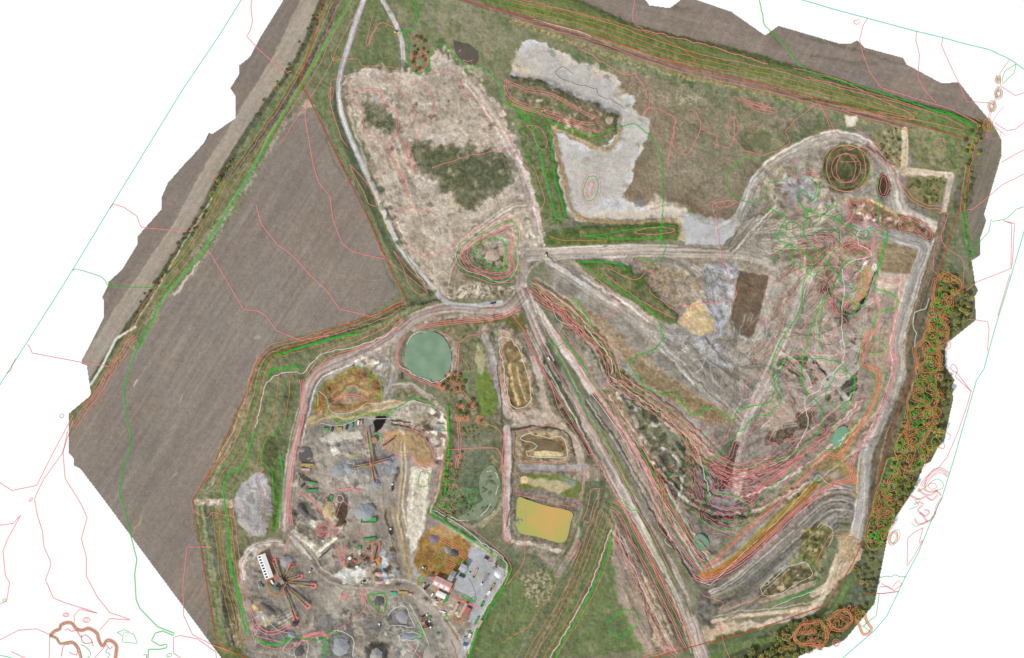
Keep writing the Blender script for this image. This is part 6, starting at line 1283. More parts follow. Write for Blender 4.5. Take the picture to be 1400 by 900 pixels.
T(A, 'pink', '472,760 488,755 490,770', .9, wob=1); T(A, 'pink', '495,808 500,830 480,848 455,865 440,870', 1.1, wob=.8); T(A, 'pink', '496,806 494,825', 3, wob=.4); T(A, 'pink', ell(471, 816, 5, 5), 1, True, wob=1.5, offs=(0, 2))
T(A, 'orange', '565,805 555,808 540,805', 1, wob=.5); T(A, 'pink', '500,810 503,822 515,835 522,845 528,820 528,812', .9, wob=.8); T(A, 'pink', '350,850 370,865 395,855 410,852', 1.6, wob=1.5, offs=(0, 4)); T(A, 'pink', '415,870 440,864 450,872', 2, wob=.8, offs=(0, 2))
T(A, 'pink', '340,830 350,850 345,870 370,885 400,885 420,865', 1, wob=1.5); T(A, 'green', '345,870 360,880 385,880 402,870', 2.2, wob=1); T(A, 'white', '348,845 360,840 368,852 382,862 400,870 387,890 403,898', .9, wob=.8)
T(A, 'pink', '560,880 575,900', 1.2); T(A, 'white', '565,868 572,880 560,905', .9); T(A, 'green', '566,838 575,858 585,880 590,895', 1.3); T(A, 'white', '560,826 575,855 590,890', 1.3, wob=.3); T(A, 'green', ell(572, 868, 5, 6), 1.8, True, wob=.4)
T(A, 'rust', '588,775 598,762 604,770 605,785 596,790', 1, wob=.5, offs=(0, 2)); T(A, 'green', ell(600, 768, 5, 8, 10), 1.6, True, wob=.5); T(A, 'orange', '590,728 612,738 630,750 640,762', 1.3, wob=.6, offs=(0, 3, 6)); T(A, 'orange', '610,765 625,775 615,785', 1, wob=1, offs=(0, 3, 6)); T(A, 'green', ell(633, 776, 7, 9), 1.3, True, wob=.6)
T(A, 'pink', '555,460 545,480 546,498 560,512 590,525 610,530', 1.1, wob=.6, offs=(0, 2)); T(A, 'grey', '640,790 645,798 650,812 648,820', .8)
T(A, 'pink', '362,640 350,655 368,690', .9, wob=1); T(A, 'grey', '330,770 345,748 375,742 395,745', .8)
A = 'reed meadow'
T(A, 'pink', '612,615 680,614 685,640 692,650', 1.2, wob=.3); T(A, 'orange', '610,560 612,600 604,640 612,665', 1.1, wob=.8); T(A, 'pink', '628,470 626,520 640,545 650,560 628,560 630,600 626,640', 1, wob=1.2, offs=(0, 3)); T(A, 'green', '640,670 650,668 652,682 640,684', 1.3, True, wob=.5)
for cx, cy, r in ((656, 574, 5.5), (637, 572, 4.5), (628, 573, 3), (617, 517, 8), (626, 530, 8), (605, 530, 4), (627, 625, 4), (615, 635, 4), (628, 555, 4), (600, 527, 4), (645, 552, 4)):
    for k in range(3): T(A, ('orange', 'pink', 'orange')[k], ell(cx, cy, r - k * r * .28, r - k * r * .28), 1, True, wob=.7)
T(A, 'green', '636,500 640,530 636,555', 1.2, wob=.8); T(A, 'pink', '600,455 612,460 625,468 640,460 660,455 670,448', 1, wob=1)
T(A, 'pink', '618,512 640,505 632,490', .9, wob=1); T(A, 'pink', '656,580 675,582 688,600 692,640', .9, wob=.8); T(A, 'green', '672,690 640,694 650,700', 1.2, wob=1)

# true contours of the pit bowl and banks, traced from the relief itself
def relief_lines(area, poly, d, major=5, off=.3, wd=.75, stp=2, field=None, zc=None, pick=None):
    ZS = (ZSM if field is None else field)[::stp, ::stp]; h, w_ = ZS.shape
    X = xx[::stp, ::stp]; Y = yy[::stp, ::stp]
    P = pts(poly); M = inside(X, Y, P)[:-1, :-1]
    a, b, c, dd = ZS[:-1, :-1], ZS[:-1, 1:], ZS[1:, 1:], ZS[1:, :-1]
    lo = float(ZS[:-1, :-1][M].min()); hi = float(ZS[:-1, :-1][M].max())
    k0 = int(math.floor(lo / d)); 
    for k in range(k0, int(hi / d) + 1):
        lv = k * d + off
        e = [(a, b, (0, 0), (1, 0)), (b, c, (1, 0), (1, 1)), (c, dd, (1, 1), (0, 1)), (dd, a, (0, 1), (0, 0))]
        cr = [((p - lv) * (q - lv) < 0) & M for p, q, _, _ in e]
        n = cr[0].astype(int) + cr[1] + cr[2] + cr[3]
        I, J = np.nonzero(n == 2)
        col = ('green' if k % major == 0 else 'pink') if pick is None else pick[k % len(pick)]
        mb = TG.setdefault((area, col), MB())
        for i, j in zip(I, J):
            pp = []
            for (p, q, u, v), m_ in zip(e, cr):
                if m_[i, j]:
                    t = (lv - p[i, j]) / (q[i, j] - p[i, j])
                    pp.append((X[i, j] + stp * (u[0] + (v[0] - u[0]) * t), Y[i, j] + stp * (u[1] + (v[1] - u[1]) * t)))
            (x0, y0), (x1, y1) = pp
            dx, dy = x1 - x0, y1 - y0; l_ = math.hypot(dx, dy)
            if l_ < .2: continue
            ww = wd * (1.5 if col == 'green' else 1) / 2; ex, ey = dx / l_ * .25, dy / l_ * .25
            nx, ny = -dy / l_ * ww, dx / l_ * ww
            z0, z1 = (zat(x0, y0) + .45, zat(x1, y1) + .45) if zc is None else (zc, zc)
            mb.add([(x0 - ex + nx - CX, CY - y0 + ey - ny, z0), (x0 - ex - nx - CX, CY - y0 + ey + ny, z0), (x1 + ex - nx - CX, CY - y1 - ey + ny, z1), (x1 + ex + nx - CX, CY - y1 - ey - ny, z1)], [(0, 1, 2, 3)])
relief_lines('pit bowl', '935,560 1010,545 1040,420 1060,300 1130,285 1195,330 1200,400 1190,440 1180,500 1190,540 1165,580 1120,620 1050,690 1000,735 965,725 940,680', 2.3, 6)
relief_lines('pit bowl', '1060,290 1180,270 1230,300 1190,340 1100,340', 1.2, 6)

# ------------------------------------------------------------------ trees and shrubs
def leaf_mat(name, rgb): return mat(name, rgb, .9, var=.35, scale=.5, spec=.1)
BARK = mat('bark', (92, 78, 62), .9)
def tree_proto(name, cols, r, h, nleaf, low=.25, seed=0, skirt=False):
    rd = random.Random(seed)
    t = bpy.data.objects.new(name, None); C.objects.link(t)
    tk = MB(); hb = h * .5; segs = 7
    def limb(a, b, r0, r1):
        a, b = Vector(a), Vector(b); q = (b - a).to_track_quat('Z', 'Y').to_matrix(); vs = []
        for p, rr in ((a, r0), (b, r1)):
            for k in range(segs): vs.append(q @ Vector((rr * math.cos(6.283 * k / segs), rr * math.sin(6.283 * k / segs), 0)) + p)
        tk.add(vs, [(k, (k + 1) % segs, segs + (k + 1) % segs, segs + k) for k in range(segs)])
    limb((0, 0, -.6), (0, 0, hb), r * .09, r * .055)
    lobes = []
    nl = rd.randint(6, 9)
    for k in range(nl):
        an = 6.283 * k / nl + rd.uniform(-.4, .4); d = r * rd.uniform(.42, .72); z = h * rd.uniform(.45, .78)
        lobes.append((d * math.cos(an), d * math.sin(an), z, r * rd.uniform(.28, .46)))
        limb((0, 0, hb * rd.uniform(.5, 1)), lobes[-1][:3], r * .045, r * .015)
    lobes += [(rd.uniform(-.2, .2) * r, rd.uniform(-.2, .2) * r, h * .84, r * .42), (rd.uniform(-.3, .3) * r, rd.uniform(-.3, .3) * r, h * .68, r * .5)]
    if skirt: lobes += [(r * .6 * math.cos(a), r * .6 * math.sin(a), h * .3, r * .35) for a in (0, 1.3, 2.6, 3.9, 5.2)]
    tk.build('trunk', BARK, t)
    vs, fs, mi = [], [], []
    for k in range(nleaf):
        lx, ly, lz, lr = lobes[k % len(lobes)]
        v = Vector((rd.gauss(0, 1), rd.gauss(0, 1), rd.gauss(0, 1))).normalized() * lr * rd.uniform(.55, 1.12)
        p = Vector((lx, ly, lz)) + Vector((v.x, v.y, v.z * .8))
        s = r * rd.uniform(.06, .13); nrm = (v.normalized() + Vector((rd.uniform(-.7, .7), rd.uniform(-.7, .7), rd.uniform(-.2, .9)))).normalized()
        q = nrm.to_track_quat('Z', 'Y').to_matrix(); an = rd.uniform(0, 6.28)
        i = len(vs)
        for j in range(4):
            a = an + j * 1.5708; vs.append(q @ Vector((s * math.cos(a), s * math.sin(a) * .75, 0)) + p)
        fs.append((i, i + 1, i + 2, i + 3)); mi.append(rd.choice((0, 0, 1, 1, 2)) if (k % len(lobes)) % 3 else rd.choice((0, 2, 2)))
    me = bpy.data.meshes.new('crown'); me.from_pydata(vs, [], fs)
    for c in cols: me.materials.append(c)
    me.polygons.foreach_set('material_index', mi)
    o = bpy.data.objects.new('crown', me); C.objects.link(o); o.parent = t
    return t
g1, g2, g3 = leaf_mat('leaf_dark', (104, 112, 60)), leaf_mat('leaf_mid', (128, 136, 76)), leaf_mat('leaf_light', (164, 164, 100))
y1, y2 = leaf_mat('leaf_yellow', (196, 172, 84)), leaf_mat('leaf_olive', (158, 146, 78))
s1, s2 = leaf_mat('leaf_grey', (112, 116, 92)), leaf_mat('leaf_brown', (104, 92, 66))
PR = {
 'dark': [tree_proto('broadleaf_tree', (g1, g2, g3), 6, 9.5, 650, seed=k) for k in range(4)],
 'green': [tree_proto('broadleaf_tree', (g2, g3, g1), 6, 9, 600, seed=20 + k) for k in range(3)],
 'yellow': [tree_proto('yellow_tree', (y1, y2, g3), 6, 9, 600, seed=30 + k) for k in range(2)],
 'olive': [tree_proto('broadleaf_tree', (y2, g3, g2), 6, 8, 560, seed=40 + k) for k in range(2)],
 'grey': [tree_proto('shrub', (s1, s2, g2), 4, 3.6, 320, seed=50 + k, skirt=True) for k in range(3)],
 'brown': [tree_proto('shrub', (s2, s1, y2), 4, 3.6, 320, seed=60 + k, skirt=True) for k in range(2)],
 'bush': [tree_proto('shrub', (g1, g2, s1), 4, 3.6, 320, seed=70 + k, skirt=True) for k in range(3)],
}
used = set()
TREES = []
def plant(kind, px, py, r, label, cat, group=None):
    base = random.choice(PR[kind]); br = 6 if kind in ('dark', 'green', 'yellow', 'olive') else 4
    s = r / br
    if base.name in used: o = dup(base, px, py, random.uniform(0, 360), scale=s)
    else:
        used.add(base.name); o = base; o.location = P3(px, py); o.scale = (s,) * 3; o.rotation_euler[2] = random.uniform(0, 6.28)
    tag(o, label, cat, group); TREES.append((px, py, r, kind)); return o
def scatter(poly, n, rmin, rmax, kinds, label, cat, group, gap=.8, avoid=0):
    P = pts(poly); x0, x1 = min(p[0] for p in P), max(p[0] for p in P); y0, y1 = min(p[1] for p in P), max(p[1] for p in P)
    got = []
    for _ in range(n * 40):
        if len(got) >= n: break
        x, y, r = random.uniform(x0, x1), random.uniform(y0, y1), random.uniform(rmin, rmax)
        if not inside(np.array([[x]]), np.array([[y]]), P)[0, 0]: continue
        if not INS[int(min(max(y - Y0, 0), H - 1)), int(min(max(x, 0), W - 1))] or ED[int(y - Y0), int(x)] < r * .45: continue
        if any((x - a) ** 2 + (y - b) ** 2 < ((r + c) * gap) ** 2 for a, b, c in got): continue
        got.append((x, y, r)); k = random.choice(kinds)
        lb = label.replace('{}', {'yellow': 'yellow leaved', 'olive': 'olive green', 'dark': 'dark green', 'green': 'mid green', 'grey': 'greyish', 'brown': 'brownish', 'bush': 'dark green'}[k])
        plant(k, x, y, r, lb, cat, group + ', ' + {'yellow': 'yellow', 'olive': 'olive', 'dark': 'dark', 'green': 'mid green', 'grey': 'grey', 'brown': 'brown', 'bush': 'dark'}[k] + ' ones')
    return got
W1 = scatter('1284,374 1302,372 1306,395 1300,420 1302,450 1288,500 1258,500 1270,440 1276,410', 34, 3.2, 7.2, ['dark', 'dark', 'green', 'olive', 'yellow'], '{} tree under the tangled lines at the north end of the east wood', 'tree', 'trees at the north end of the east wood')
W2 = scatter('1254,505 1286,502 1282,560 1280,600 1268,640 1240,650 1218,640 1222,610 1238,570', 50, 3.2, 7.4, ['dark', 'green', 'yellow', 'olive', 'dark'], '{} tree under the tangled lines in the middle of the east wood', 'tree', 'trees in the middle of the east wood')
W3 = scatter('1216,645 1236,650 1262,655 1240,680 1222,708 1212,740 1200,750 1182,742 1190,700 1204,670', 42, 3.2, 6, ['dark', 'green', 'dark', 'olive'], '{} tree under the tangled lines at the south end of the east wood', 'tree', 'trees at the south end of the east wood')
W4 = scatter('1303,470 1293,500 1300,530 1302,550 1290,560 1284,520 1290,470', 12, 3, 5.5, ['dark', 'grey', 'olive'], '{} tree at the cut east edge of the wood', 'tree', 'trees at the cut east edge of the wood')
plant('yellow', 1283, 590, 9, 'large yellow tree at the east edge of the wood where the orange rings end', 'tree')
W5 = scatter('1310,400 1322,395 1326,415 1320,440 1305,455 1300,430', 12, 3, 6, ['olive', 'yellow', 'dark'], '{} tree on the rough ground east of the wood top', 'tree', 'trees east of the wood top')
W6 = scatter('1316,185 1345,165 1342,200 1330,250 1322,290 1312,290 1322,240', 18, 2.4, 4.5, ['yellow', 'olive', 'bush'], '{} shrub along the belt by the north-east field end', 'shrub', 'shrubs along the north-east belt')
W7 = scatter('1060,866 1075,862 1080,852 1100,848 1130,850 1128,868 1122,884 1080,900 1062,892', 24, 3.6, 6.2, ['dark', 'green', 'olive'], '{} tree in the ringed clump at the south edge', 'tree', 'trees in the south clump')
W8 = scatter('1130,842 1160,830 1164,848 1152,862 1135,856', 9, 3.4, 5.6, ['dark', 'olive', 'grey'], '{} tree in the small ringed clump near the south-east corner', 'tree', 'trees in the small south-east clump')
W9 = scatter('1166,832 1180,836 1184,842 1172,852', 4, 3.6, 5, ['yellow', 'olive'], '{} tree at the cut edge of the south-east corner', 'tree', 'trees at the south-east cut edge')
W10 = scatter('1165,775 1180,775 1182,800 1170,815 1162,800', 6, 2.8, 4.2, ['dark', 'olive'], '{} tree standing apart between the wood and the south-east bushes', 'tree', 'trees apart in the south-east')
W11 = scatter('1180,798 1202,790 1204,810 1180,812', 9, 2.6, 4.2, ['bush', 'brown', 'grey'], '{} shrub in the dense clump beside the south-east cut edge', 'shrub', 'shrubs beside the south-east cut edge')
scatter('1085,900 1150,868 1190,828 1180,818 1150,832 1080,855 1020,895 1000,930 1040,920', 46, 3, 6, ['dark', 'green', 'olive', 'yellow', 'olive'], '{} tree in the loose wood along the cut south-east edge', 'tree', 'trees along the cut south-east edge')
scatter('1180,742 1212,738 1206,780 1190,800 1176,790', 14, 2.4, 4.6, ['dark', 'green', 'olive'], '{} tree straggling south from the end of the east wood', 'tree', 'trees straggling south of the east wood')
scatter('1000,905 1052,885 1056,898 1030,925', 12, 3, 5.5, ['dark', 'green', 'yellow'], '{} tree in the corner wood at the bottom edge', 'tree', 'trees in the bottom corner wood')
scatter('562,46 582,50 586,70 584,95 568,98 562,80', 14, 2.2, 3.8, ['bush', 'brown', 'grey'], '{} shrub in the oblong thicket of the north meadow', 'shrub', 'shrubs of the north meadow thicket')
scatter('430,15 440,8 445,18 428,45 400,92 355,158 345,158 395,85', 22, 1.8, 3.2, ['bush', 'grey'], '{} shrub in the hedge at the top of the pale field strip', 'shrub', 'hedge shrubs at the top of the field strip')
scatter('312,222 325,212 290,265 280,300 240,355 205,405 178,440 165,455 200,398 270,290', 34, 2, 3.6, ['bush', 'grey', 'bush'], '{} shrub in the hedge along the middle of the pale field strip', 'shrub', 'hedge shrubs along the middle of the field strip')
plant('green', 299, 246, 5.5, 'round green tree with ringed lines in the north-west hedge', 'tree')
scatter('612,505 630,508 640,525 632,545 618,540 602,532', 12, 2.2, 4.2, ['olive', 'brown', 'green'], '{} tree in the cluster beside the green round pond', 'tree', 'trees beside the green round pond')
scatter('622,550 650,545 662,580 640,582 620,580', 9, 2.2, 4, ['green', 'olive'], '{} tree north of the reed meadow', 'tree', 'trees north of the reed meadow')
scatter('628,586 652,584 656,598 634,602', 11, 1.4, 2.4, ['olive'], 'pale {} bush in the light clump north of the reed meadow', 'shrub', 'pale bushes of the reed meadow')
scatter('604,635 618,620 632,618 626,650 614,665 604,660', 12, 1.6, 3, ['olive', 'yellow', 'bush'], '{} bush along the west side of the reed meadow', 'shrub', 'bushes west of the reed meadow')
scatter('604,672 640,680 650,700 630,712 604,708', 20, 1.4, 2.6, ['bush', 'olive'], '{} bush in the green patch south of the reed meadow', 'shrub', 'bushes south of the reed meadow')
scatter('1184,182 1230,175 1234,232 1215,222', 14, 1.2, 2.4, ['olive', 'grey'], '{} bush west of the short sandy track in the north-east', 'shrub', 'bushes west of the sandy track')
scatter('1242,245 1290,245 1284,275 1262,280', 14, 1.4, 2.6, ['olive', 'bush'], '{} bush in the square plot of the north-east', 'shrub', 'bushes in the square plot')
scatter('1098,730 1130,722 1130,745 1108,765', 10, 1.3, 2.4, ['olive', 'bush'], '{} bush beside the basin at the foot of the east quarry', 'shrub', 'bushes at the foot of the east quarry')
scatter('1250,640 1262,640 1240,680 1222,705 1225,690', 10, 2, 3.6, ['grey', 'bush'], '{} shrub on the dark ground at the wood south-east edge', 'shrub', 'shrubs at the wood south-east edge')
for l_ in PR.values():
    for b_ in l_:
        if b_.name not in used:
            for c_ in list(b_.children): bpy.data.objects.remove(c_)
            bpy.data.objects.remove(b_)
# rings of contour about the crowns of the woods
A = 'east wood'
for (x, y, r) in W1 + W2 + W3 + W7 + W8 + W9 + W10:
    n = random.choice((0, 1, 1, 2))
    for k in range(n):
        c = random.choice(('orange', 'orange', 'ochre', 'green', 'green', 'pink', 'rust'))
        rr = r * random.uniform(.35, 1.15)
        P = [(x + rr * (1 + random.uniform(-.3, .3)) * math.cos(t), y + rr * (1 + random.uniform(-.3, .3)) * math.sin(t)) for t in [6.283 * q / 9 for q in range(9)]]
        T(A, c, P, random.uniform(.6, .9), True, z=zat(x, y) + 9.5 * r / 6 * random.uniform(.85, 1.05) + random.uniform(0, .4))
def edge_rings(P, n=5, gap=1.5, wob=1.6, z=8.5, cols=('orange', 'orange', 'ochre', 'orange', 'pink')):
    P = smooth(pts(P), 7, True)
    P = [(x + random.uniform(-wob, wob) * 1.6, y + random.uniform(-wob, wob) * 1.6) for x, y in P]
    for k in range(n): T(A, cols[k % len(cols)], P, .8, True, offs=((k - n / 2) * gap,), z=None if z is None else z + .2 * k, wob=.8)
edge_rings('1276,402 1283,378 1292,374 1303,380 1310,396 1300,405 1298,414 1290,422 1285,435 1294,450 1288,468 1278,474 1284,488 1282,500 1270,505 1256,500 1252,480 1260,465 1268,450 1272,425', 4)
edge_rings('1253,505 1262,498 1282,498 1276,515 1278,530 1282,545 1277,560 1282,572 1270,590 1264,605 1266,620 1258,640 1240,642 1228,632 1222,620 1226,605 1234,590 1240,572 1238,555 1246,535 1252,520', 2)
edge_rings('1218,625 1224,630 1222,645 1216,662 1205,672 1210,690 1222,700 1216,720 1206,740 1196,752 1184,744 1182,728 1188,705 1196,680 1204,660 1210,640', 2, cols=('orange', 'green', 'ochre'))
edge_rings('1247,560 1262,555 1274,568 1268,582 1262,600 1250,610 1240,600', 2)
for P in ('1086,866 1098,852 1110,850 1118,848 1128,858 1130,870 1122,884 1112,880 1095,880 1088,876', '1132,848 1145,838 1158,833 1163,845 1158,855 1150,862 1138,858'):
    edge_rings(P, 5, .9, .8)
CF = fbm(xx, yy, 19, 3, 123.) * 10      # the height of the canopy, as the survey saw it
relief_lines('east wood', '1290,376 1304,380 1300,404 1296,430 1290,452 1286,480 1284,500 1278,516 1282,545 1277,560 1280,575 1270,592 1264,605 1264,625 1256,640 1238,645 1226,660 1216,680 1222,700 1214,724 1204,740 1188,742 1184,725 1196,680 1206,655 1220,628 1222,612 1240,575 1240,552 1254,515 1254,490 1268,462 1270,430 1280,400', .8, field=CF, zc=9.8, pick=('orange', 'ochre', 'green', 'pink', 'orange', 'green', 'ochre'), wd=1.05)
relief_lines('south clumps', '1086,866 1098,852 1110,850 1128,856 1130,870 1122,884 1095,880 1132,848 1145,838 1158,833 1163,845 1150,862 1138,858 1128,870', .7, field=CF, zc=9.8, pick=('orange', 'pink', 'ochre'), wd=.9)
relief_lines('reed meadow', '605,640 622,655 630,690 612,705 600,690', .9, field=CF, zc=3, pick=('pink', 'green'), wd=.7)

# ------------------------------------------------------------------ the works: buildings, conveyors, machines
steel = mat('painted_steel', (160, 118, 98), .6, .2); grey = mat('grey_steel', (150, 150, 150), .5, .3); dark = mat('dark_steel', (70, 68, 66), .7); belt = mat('rubber_belt', (60, 56, 54), .9)
white = mat('white_paint', (236, 236, 232), .5, var=.06); tyre = mat('tyre', (44, 42, 40), .9); glass = mat('window_glass', (40, 50, 58), .15, spec=.6); red = mat('red_paint', (178, 106, 94), .5)
salmon = mat('salmon_roof', (206, 164, 156), .7, var=.12, scale=.3); green = mat('green_paint', (74, 160, 82), .6); teal_m = mat('teal_paint', (82, 176, 146), .6); yel = mat('yellow_paint', (226, 186, 60), .5)
blue = mat('blue_paint', (44, 112, 176), .5); navy = mat('navy_paint', (52, 56, 84), .5); conc = mat('concrete', (176, 172, 166), .9); brick = mat('wall_panel', (150, 140, 130), .8); ochre_m = mat('ochre_skip', (176, 160, 78), .7)
def building(name, label, px, py, Lx, Wy, hh, rot, roofm, wallm=brick, pitch=1.6, cat='building', sky=0, door=True, ridge=True):
    t = thing(name, label, cat, px, py, rot)
    MB().box(0, 0, hh / 2 - .5, Lx, Wy, hh + 1).build('wall', wallm, t)
    r = MB(); e = .5; a, b = Lx / 2 + e, Wy / 2 + e
    if ridge: vs = [(-a, -b, hh), (a, -b, hh), (a, 0, hh + pitch), (-a, 0, hh + pitch), (-a, b, hh), (a, b, hh)]; r.add(vs + [(x, y, z + .25) for x, y, z in vs], [(6,7,8,9),(9,8,11,10),(0,3,2,1),(3,4,5,2),(0,1,7,6),(5,4,10,11),(0,6,9,3),(3,9,10,4),(1,2,8,7),(2,5,11,8)])
    else: r.box(0, 0, hh + .15, 2 * a, 2 * b, .3)
    for k in range(int(Lx / 1.5)): 
        x = -Lx / 2 + .7 + k * 1.5
        if ridge:
            for s in (-1, 1): r.bar((x, s * b, hh + .3), (x, 0, hh + pitch + .3), .12, .08)
        else: r.bar((x, -b, hh + .34), (x, b, hh + .34), .12, .08)
    ro = r.build('roof', roofm, t)
    for k in range(sky):
        x = -Lx / 2 + Lx * (k + .5) / sky; zz = hh + pitch * .5 + .35
        MB().box(x, -b * .5, zz if ridge else hh + .36, Lx / sky * .55, b * .55, .12, rx=(math.atan2(pitch, b) if ridge else 0)).build('skylight', white if roofm is not white else glass, ro)
    if door:
        d = MB().box(0, -Wy / 2 - .06, 1.8, min(4, Lx * .3), .12, 3.6).build('door', dark, t)
        MB().box(min(1.4, Lx * .1), -Wy / 2 - .18, 1.5, .12, .12, .5).build('handle', white, d)
    for s in (-1, 1): MB().box(s * Lx * .33, -Wy / 2 - .05, hh * .62, Lx * .12, .1, 1).build('window', glass, t)
    return t
def conveyor(label, ax, ay, bx, by, h0, h1, wd=2.2, m=steel, group='conveyors of the works'):
    Ln = math.hypot(bx - ax, by - ay); rot = math.degrees(math.atan2(-(by - ay), bx - ax))
    t = thing('conveyor', label, 'conveyor', ax, ay, rot, group)
    f = MB()
    for s in (-1, 1):
        f.bar((0, s * wd / 2, h0 + .9), (Ln, s * wd / 2, h1 + .9), .25); f.bar((0, s * wd / 2, h0), (Ln, s * wd / 2, h1), .25)
        n = max(3, int(Ln / 3))
        for k in range(n):
            u0, u1 = k / n, (k + 1) / n
            f.bar((Ln * u0, s * wd / 2, h0 + (h1 - h0) * u0), (Ln * u1, s * wd / 2, h0 + (h1 - h0) * u1 + .9), .14)
    f.build('frame', m, t)
    b = MB(); b.bar((0, 0, h0 + .75), (Ln, 0, h1 + .75), wd * .55, .12); b.build('belt', belt, t)
    w_ = MB(); w_.bar((0, wd * .78, h0 + .3), (Ln, wd * .78, h1 + .3), wd * .35, .1); w_.build('walkway', grey, t)
    d = MB(); d.cyl(Ln, 0, -wd * .35, wd * .35, .5, ax='y'); 
    d.v = [(x, y, z + h1 + .7) for x, y, z in [(Ln + (vx - Ln), vy, vz) for vx, vy, vz in d.v]]; d.build('drum', dark, t)
    MB().cyl(0, 0, h0, h0 + 2, .9, 1.8, 4).build('hopper', m, t)
    for u in (.35, .8):
        for s in (-1, 1):
            hz = h0 + (h1 - h0) * u
            if hz > .8: MB().bar((Ln * u, s * wd / 2, hz), (Ln * u + .3, s * wd * .7, -.8), .28).build('leg', m, t)
    return t
def wheels(t, xs, hw, r=.5, wt=.35):
    for x in xs:
        for s in (-1, 1):
            w_ = MB().cyl(x, 0, s * hw - wt / 2, s * hw + wt / 2, r, ax='y', n=12); w_.v = [(a, b, c + r) for a, b, c in w_.v]
            o = w_.build('wheel', tyre, t)
            q = MB().cyl(x, 0, s * (hw + wt / 2 + .01), s * (hw + wt / 2 + .05), r * .5, ax='y', n=10); q.v = [(a, b, c + r) for a, b, c in q.v]; q.build('rim', grey, o)
def car(label, px, py, rot, m, van=False, group='cars and vans of the works'):
    t = thing('van' if van else 'car', label, 'van' if van else 'car', px, py, rot, group); L_, W_ = (5.4, 2.0) if van else (4.4, 1.8); h = 1.15 if van else .75
    b = MB(); b.box(0, 0, .55, L_, W_, .6); b.box(0 if van else -.2, 0, .85 + h / 2, L_ * (.92 if van else .55), W_ * .9, h); b.build('body', m, t)
    MB().box(L_ * (.47 if van else .22), 0, 1.25, .12, W_ * .8, .6, ry=-.5).build('windscreen', glass, t)
    MB().box(-L_ * (.47 if van else .36), 0, 1.25, .1, W_ * .75, .5, ry=.4).build('rear_window', glass, t)
    for s in (-1, 1): MB().box(L_ / 2 + .02, s * W_ * .35, .65, .08, .35, .2).build('headlight', white, t)
    wheels(t, (-L_ * .32, L_ * .32), W_ / 2 - .1, .36, .22); return t
def lorry(label, px, py, rot, cabm, bedm, Lb=6.5, name='tipper_truck', group='lorries about the works', load=None):
    t = thing(name, label, 'truck', px, py, rot, group)
    c = MB(); c.box(Lb / 2 + 1.2, 0, 1.9, 2.2, 2.5, 2.4); c.box(Lb / 2 + 1.0, 0, 3.25, 1.4, 2.2, .35); cb = c.build('cab', cabm, t)
    MB().box(Lb / 2 + 2.34, 0, 2.4, .08, 2.1, .9).build('windscreen', glass, cb)
    MB().box(0, 0, .85, Lb + 2, 1.0, .35).build('chassis', dark, t)
    b = MB(); b.box(0, 0, 1.25, Lb, 2.5, .2)
    for s in (-1, 1): b.box(0, s * 1.2, 1.9, Lb, .12, 1.3); b.box(s * (Lb / 2 - .06), 0, 1.9, .12, 2.3, 1.3)
    for k in range(5):
        for s in (-1, 1): b.box(-Lb / 2 + Lb * (k + .5) / 5, s * 1.3, 1.9, .12, .1, 1.3)
    bo = b.build('tipper_body', bedm, t)
    if load: MB().cyl(0, 0, 1.4, 2.4, 1.6, .3, 10).build('load', load, bo)
    wheels(t, (Lb / 2 + 1.1, -Lb * .18, -Lb * .38), 1.05, .5, .35); return t
def semi(label, px, py, rot, cabm, trm, Lt=13, group='lorries about the works'):
    t = thing('semi_trailer_truck', label, 'truck', px, py, rot, group)
    c = MB(); c.box(Lt / 2 + 2.2, 0, 2.0, 2.3, 2.5, 2.6); c.box(Lt / 2 + 2.0, 0, 3.45, 1.5, 2.2, .4); cb = c.build('cab', cabm, t)
    MB().box(Lt / 2 + 3.4, 0, 2.5, .08, 2.1, 1).build('windscreen', glass, cb)
    MB().box(Lt / 2 - .2, 0, .9, 6, 1, .35).build('chassis', dark, t)
    b = MB(); b.box(-.5, 0, 1.35, Lt, 2.5, .25)
    for s in (-1, 1): b.box(-.5, s * 1.2, 1.8, Lt, .1, .8)
    for k in range(9): b.box(-.5 - Lt / 2 + Lt * (k + .5) / 9, 0, 1.5, .15, 2.4, .1)
    b.build('trailer', trm, t); wheels(t, (Lt / 2 + 2.3, Lt / 2 - .8, -Lt * .3, -Lt * .38, -Lt * .46), 1.05, .5, .35); return t
def loader(label, px, py, rot, m, group='loaders of the works'):
    t = thing('wheel_loader', label, 'loader', px, py, rot, group)
    b = MB(); b.box(-1.6, 0, 1.8, 2.8, 2.2, 1.3); b.box(1.0, 0, 1.4, 1.8, 1.6, .9); b.build('body', m, t)
    c = MB(); c.box(-.1, 0, 2.9, 1.6, 1.7, 1.5).build('cab', white if m is not white else glass, t)
    k = MB()
    for s in (-1, 1): k.bar((1.4, s * .8, 1.9), (3.4, s * .8, .8), .3)
    k.build('lift_arm', m, t)
    q = MB(); q.box(3.7, 0, .3, 1.3, 2.9, .15); q.box(3.15, 0, .8, .15, 2.9, 1.1)
    for s in (-1, 1): q.box(3.6, s * 1.4, .7, 1.1, .1, .9)
    q.build('bucket', dark, t); wheels(t, (-1.7, 1.5), 1.15, .85, .6); return t
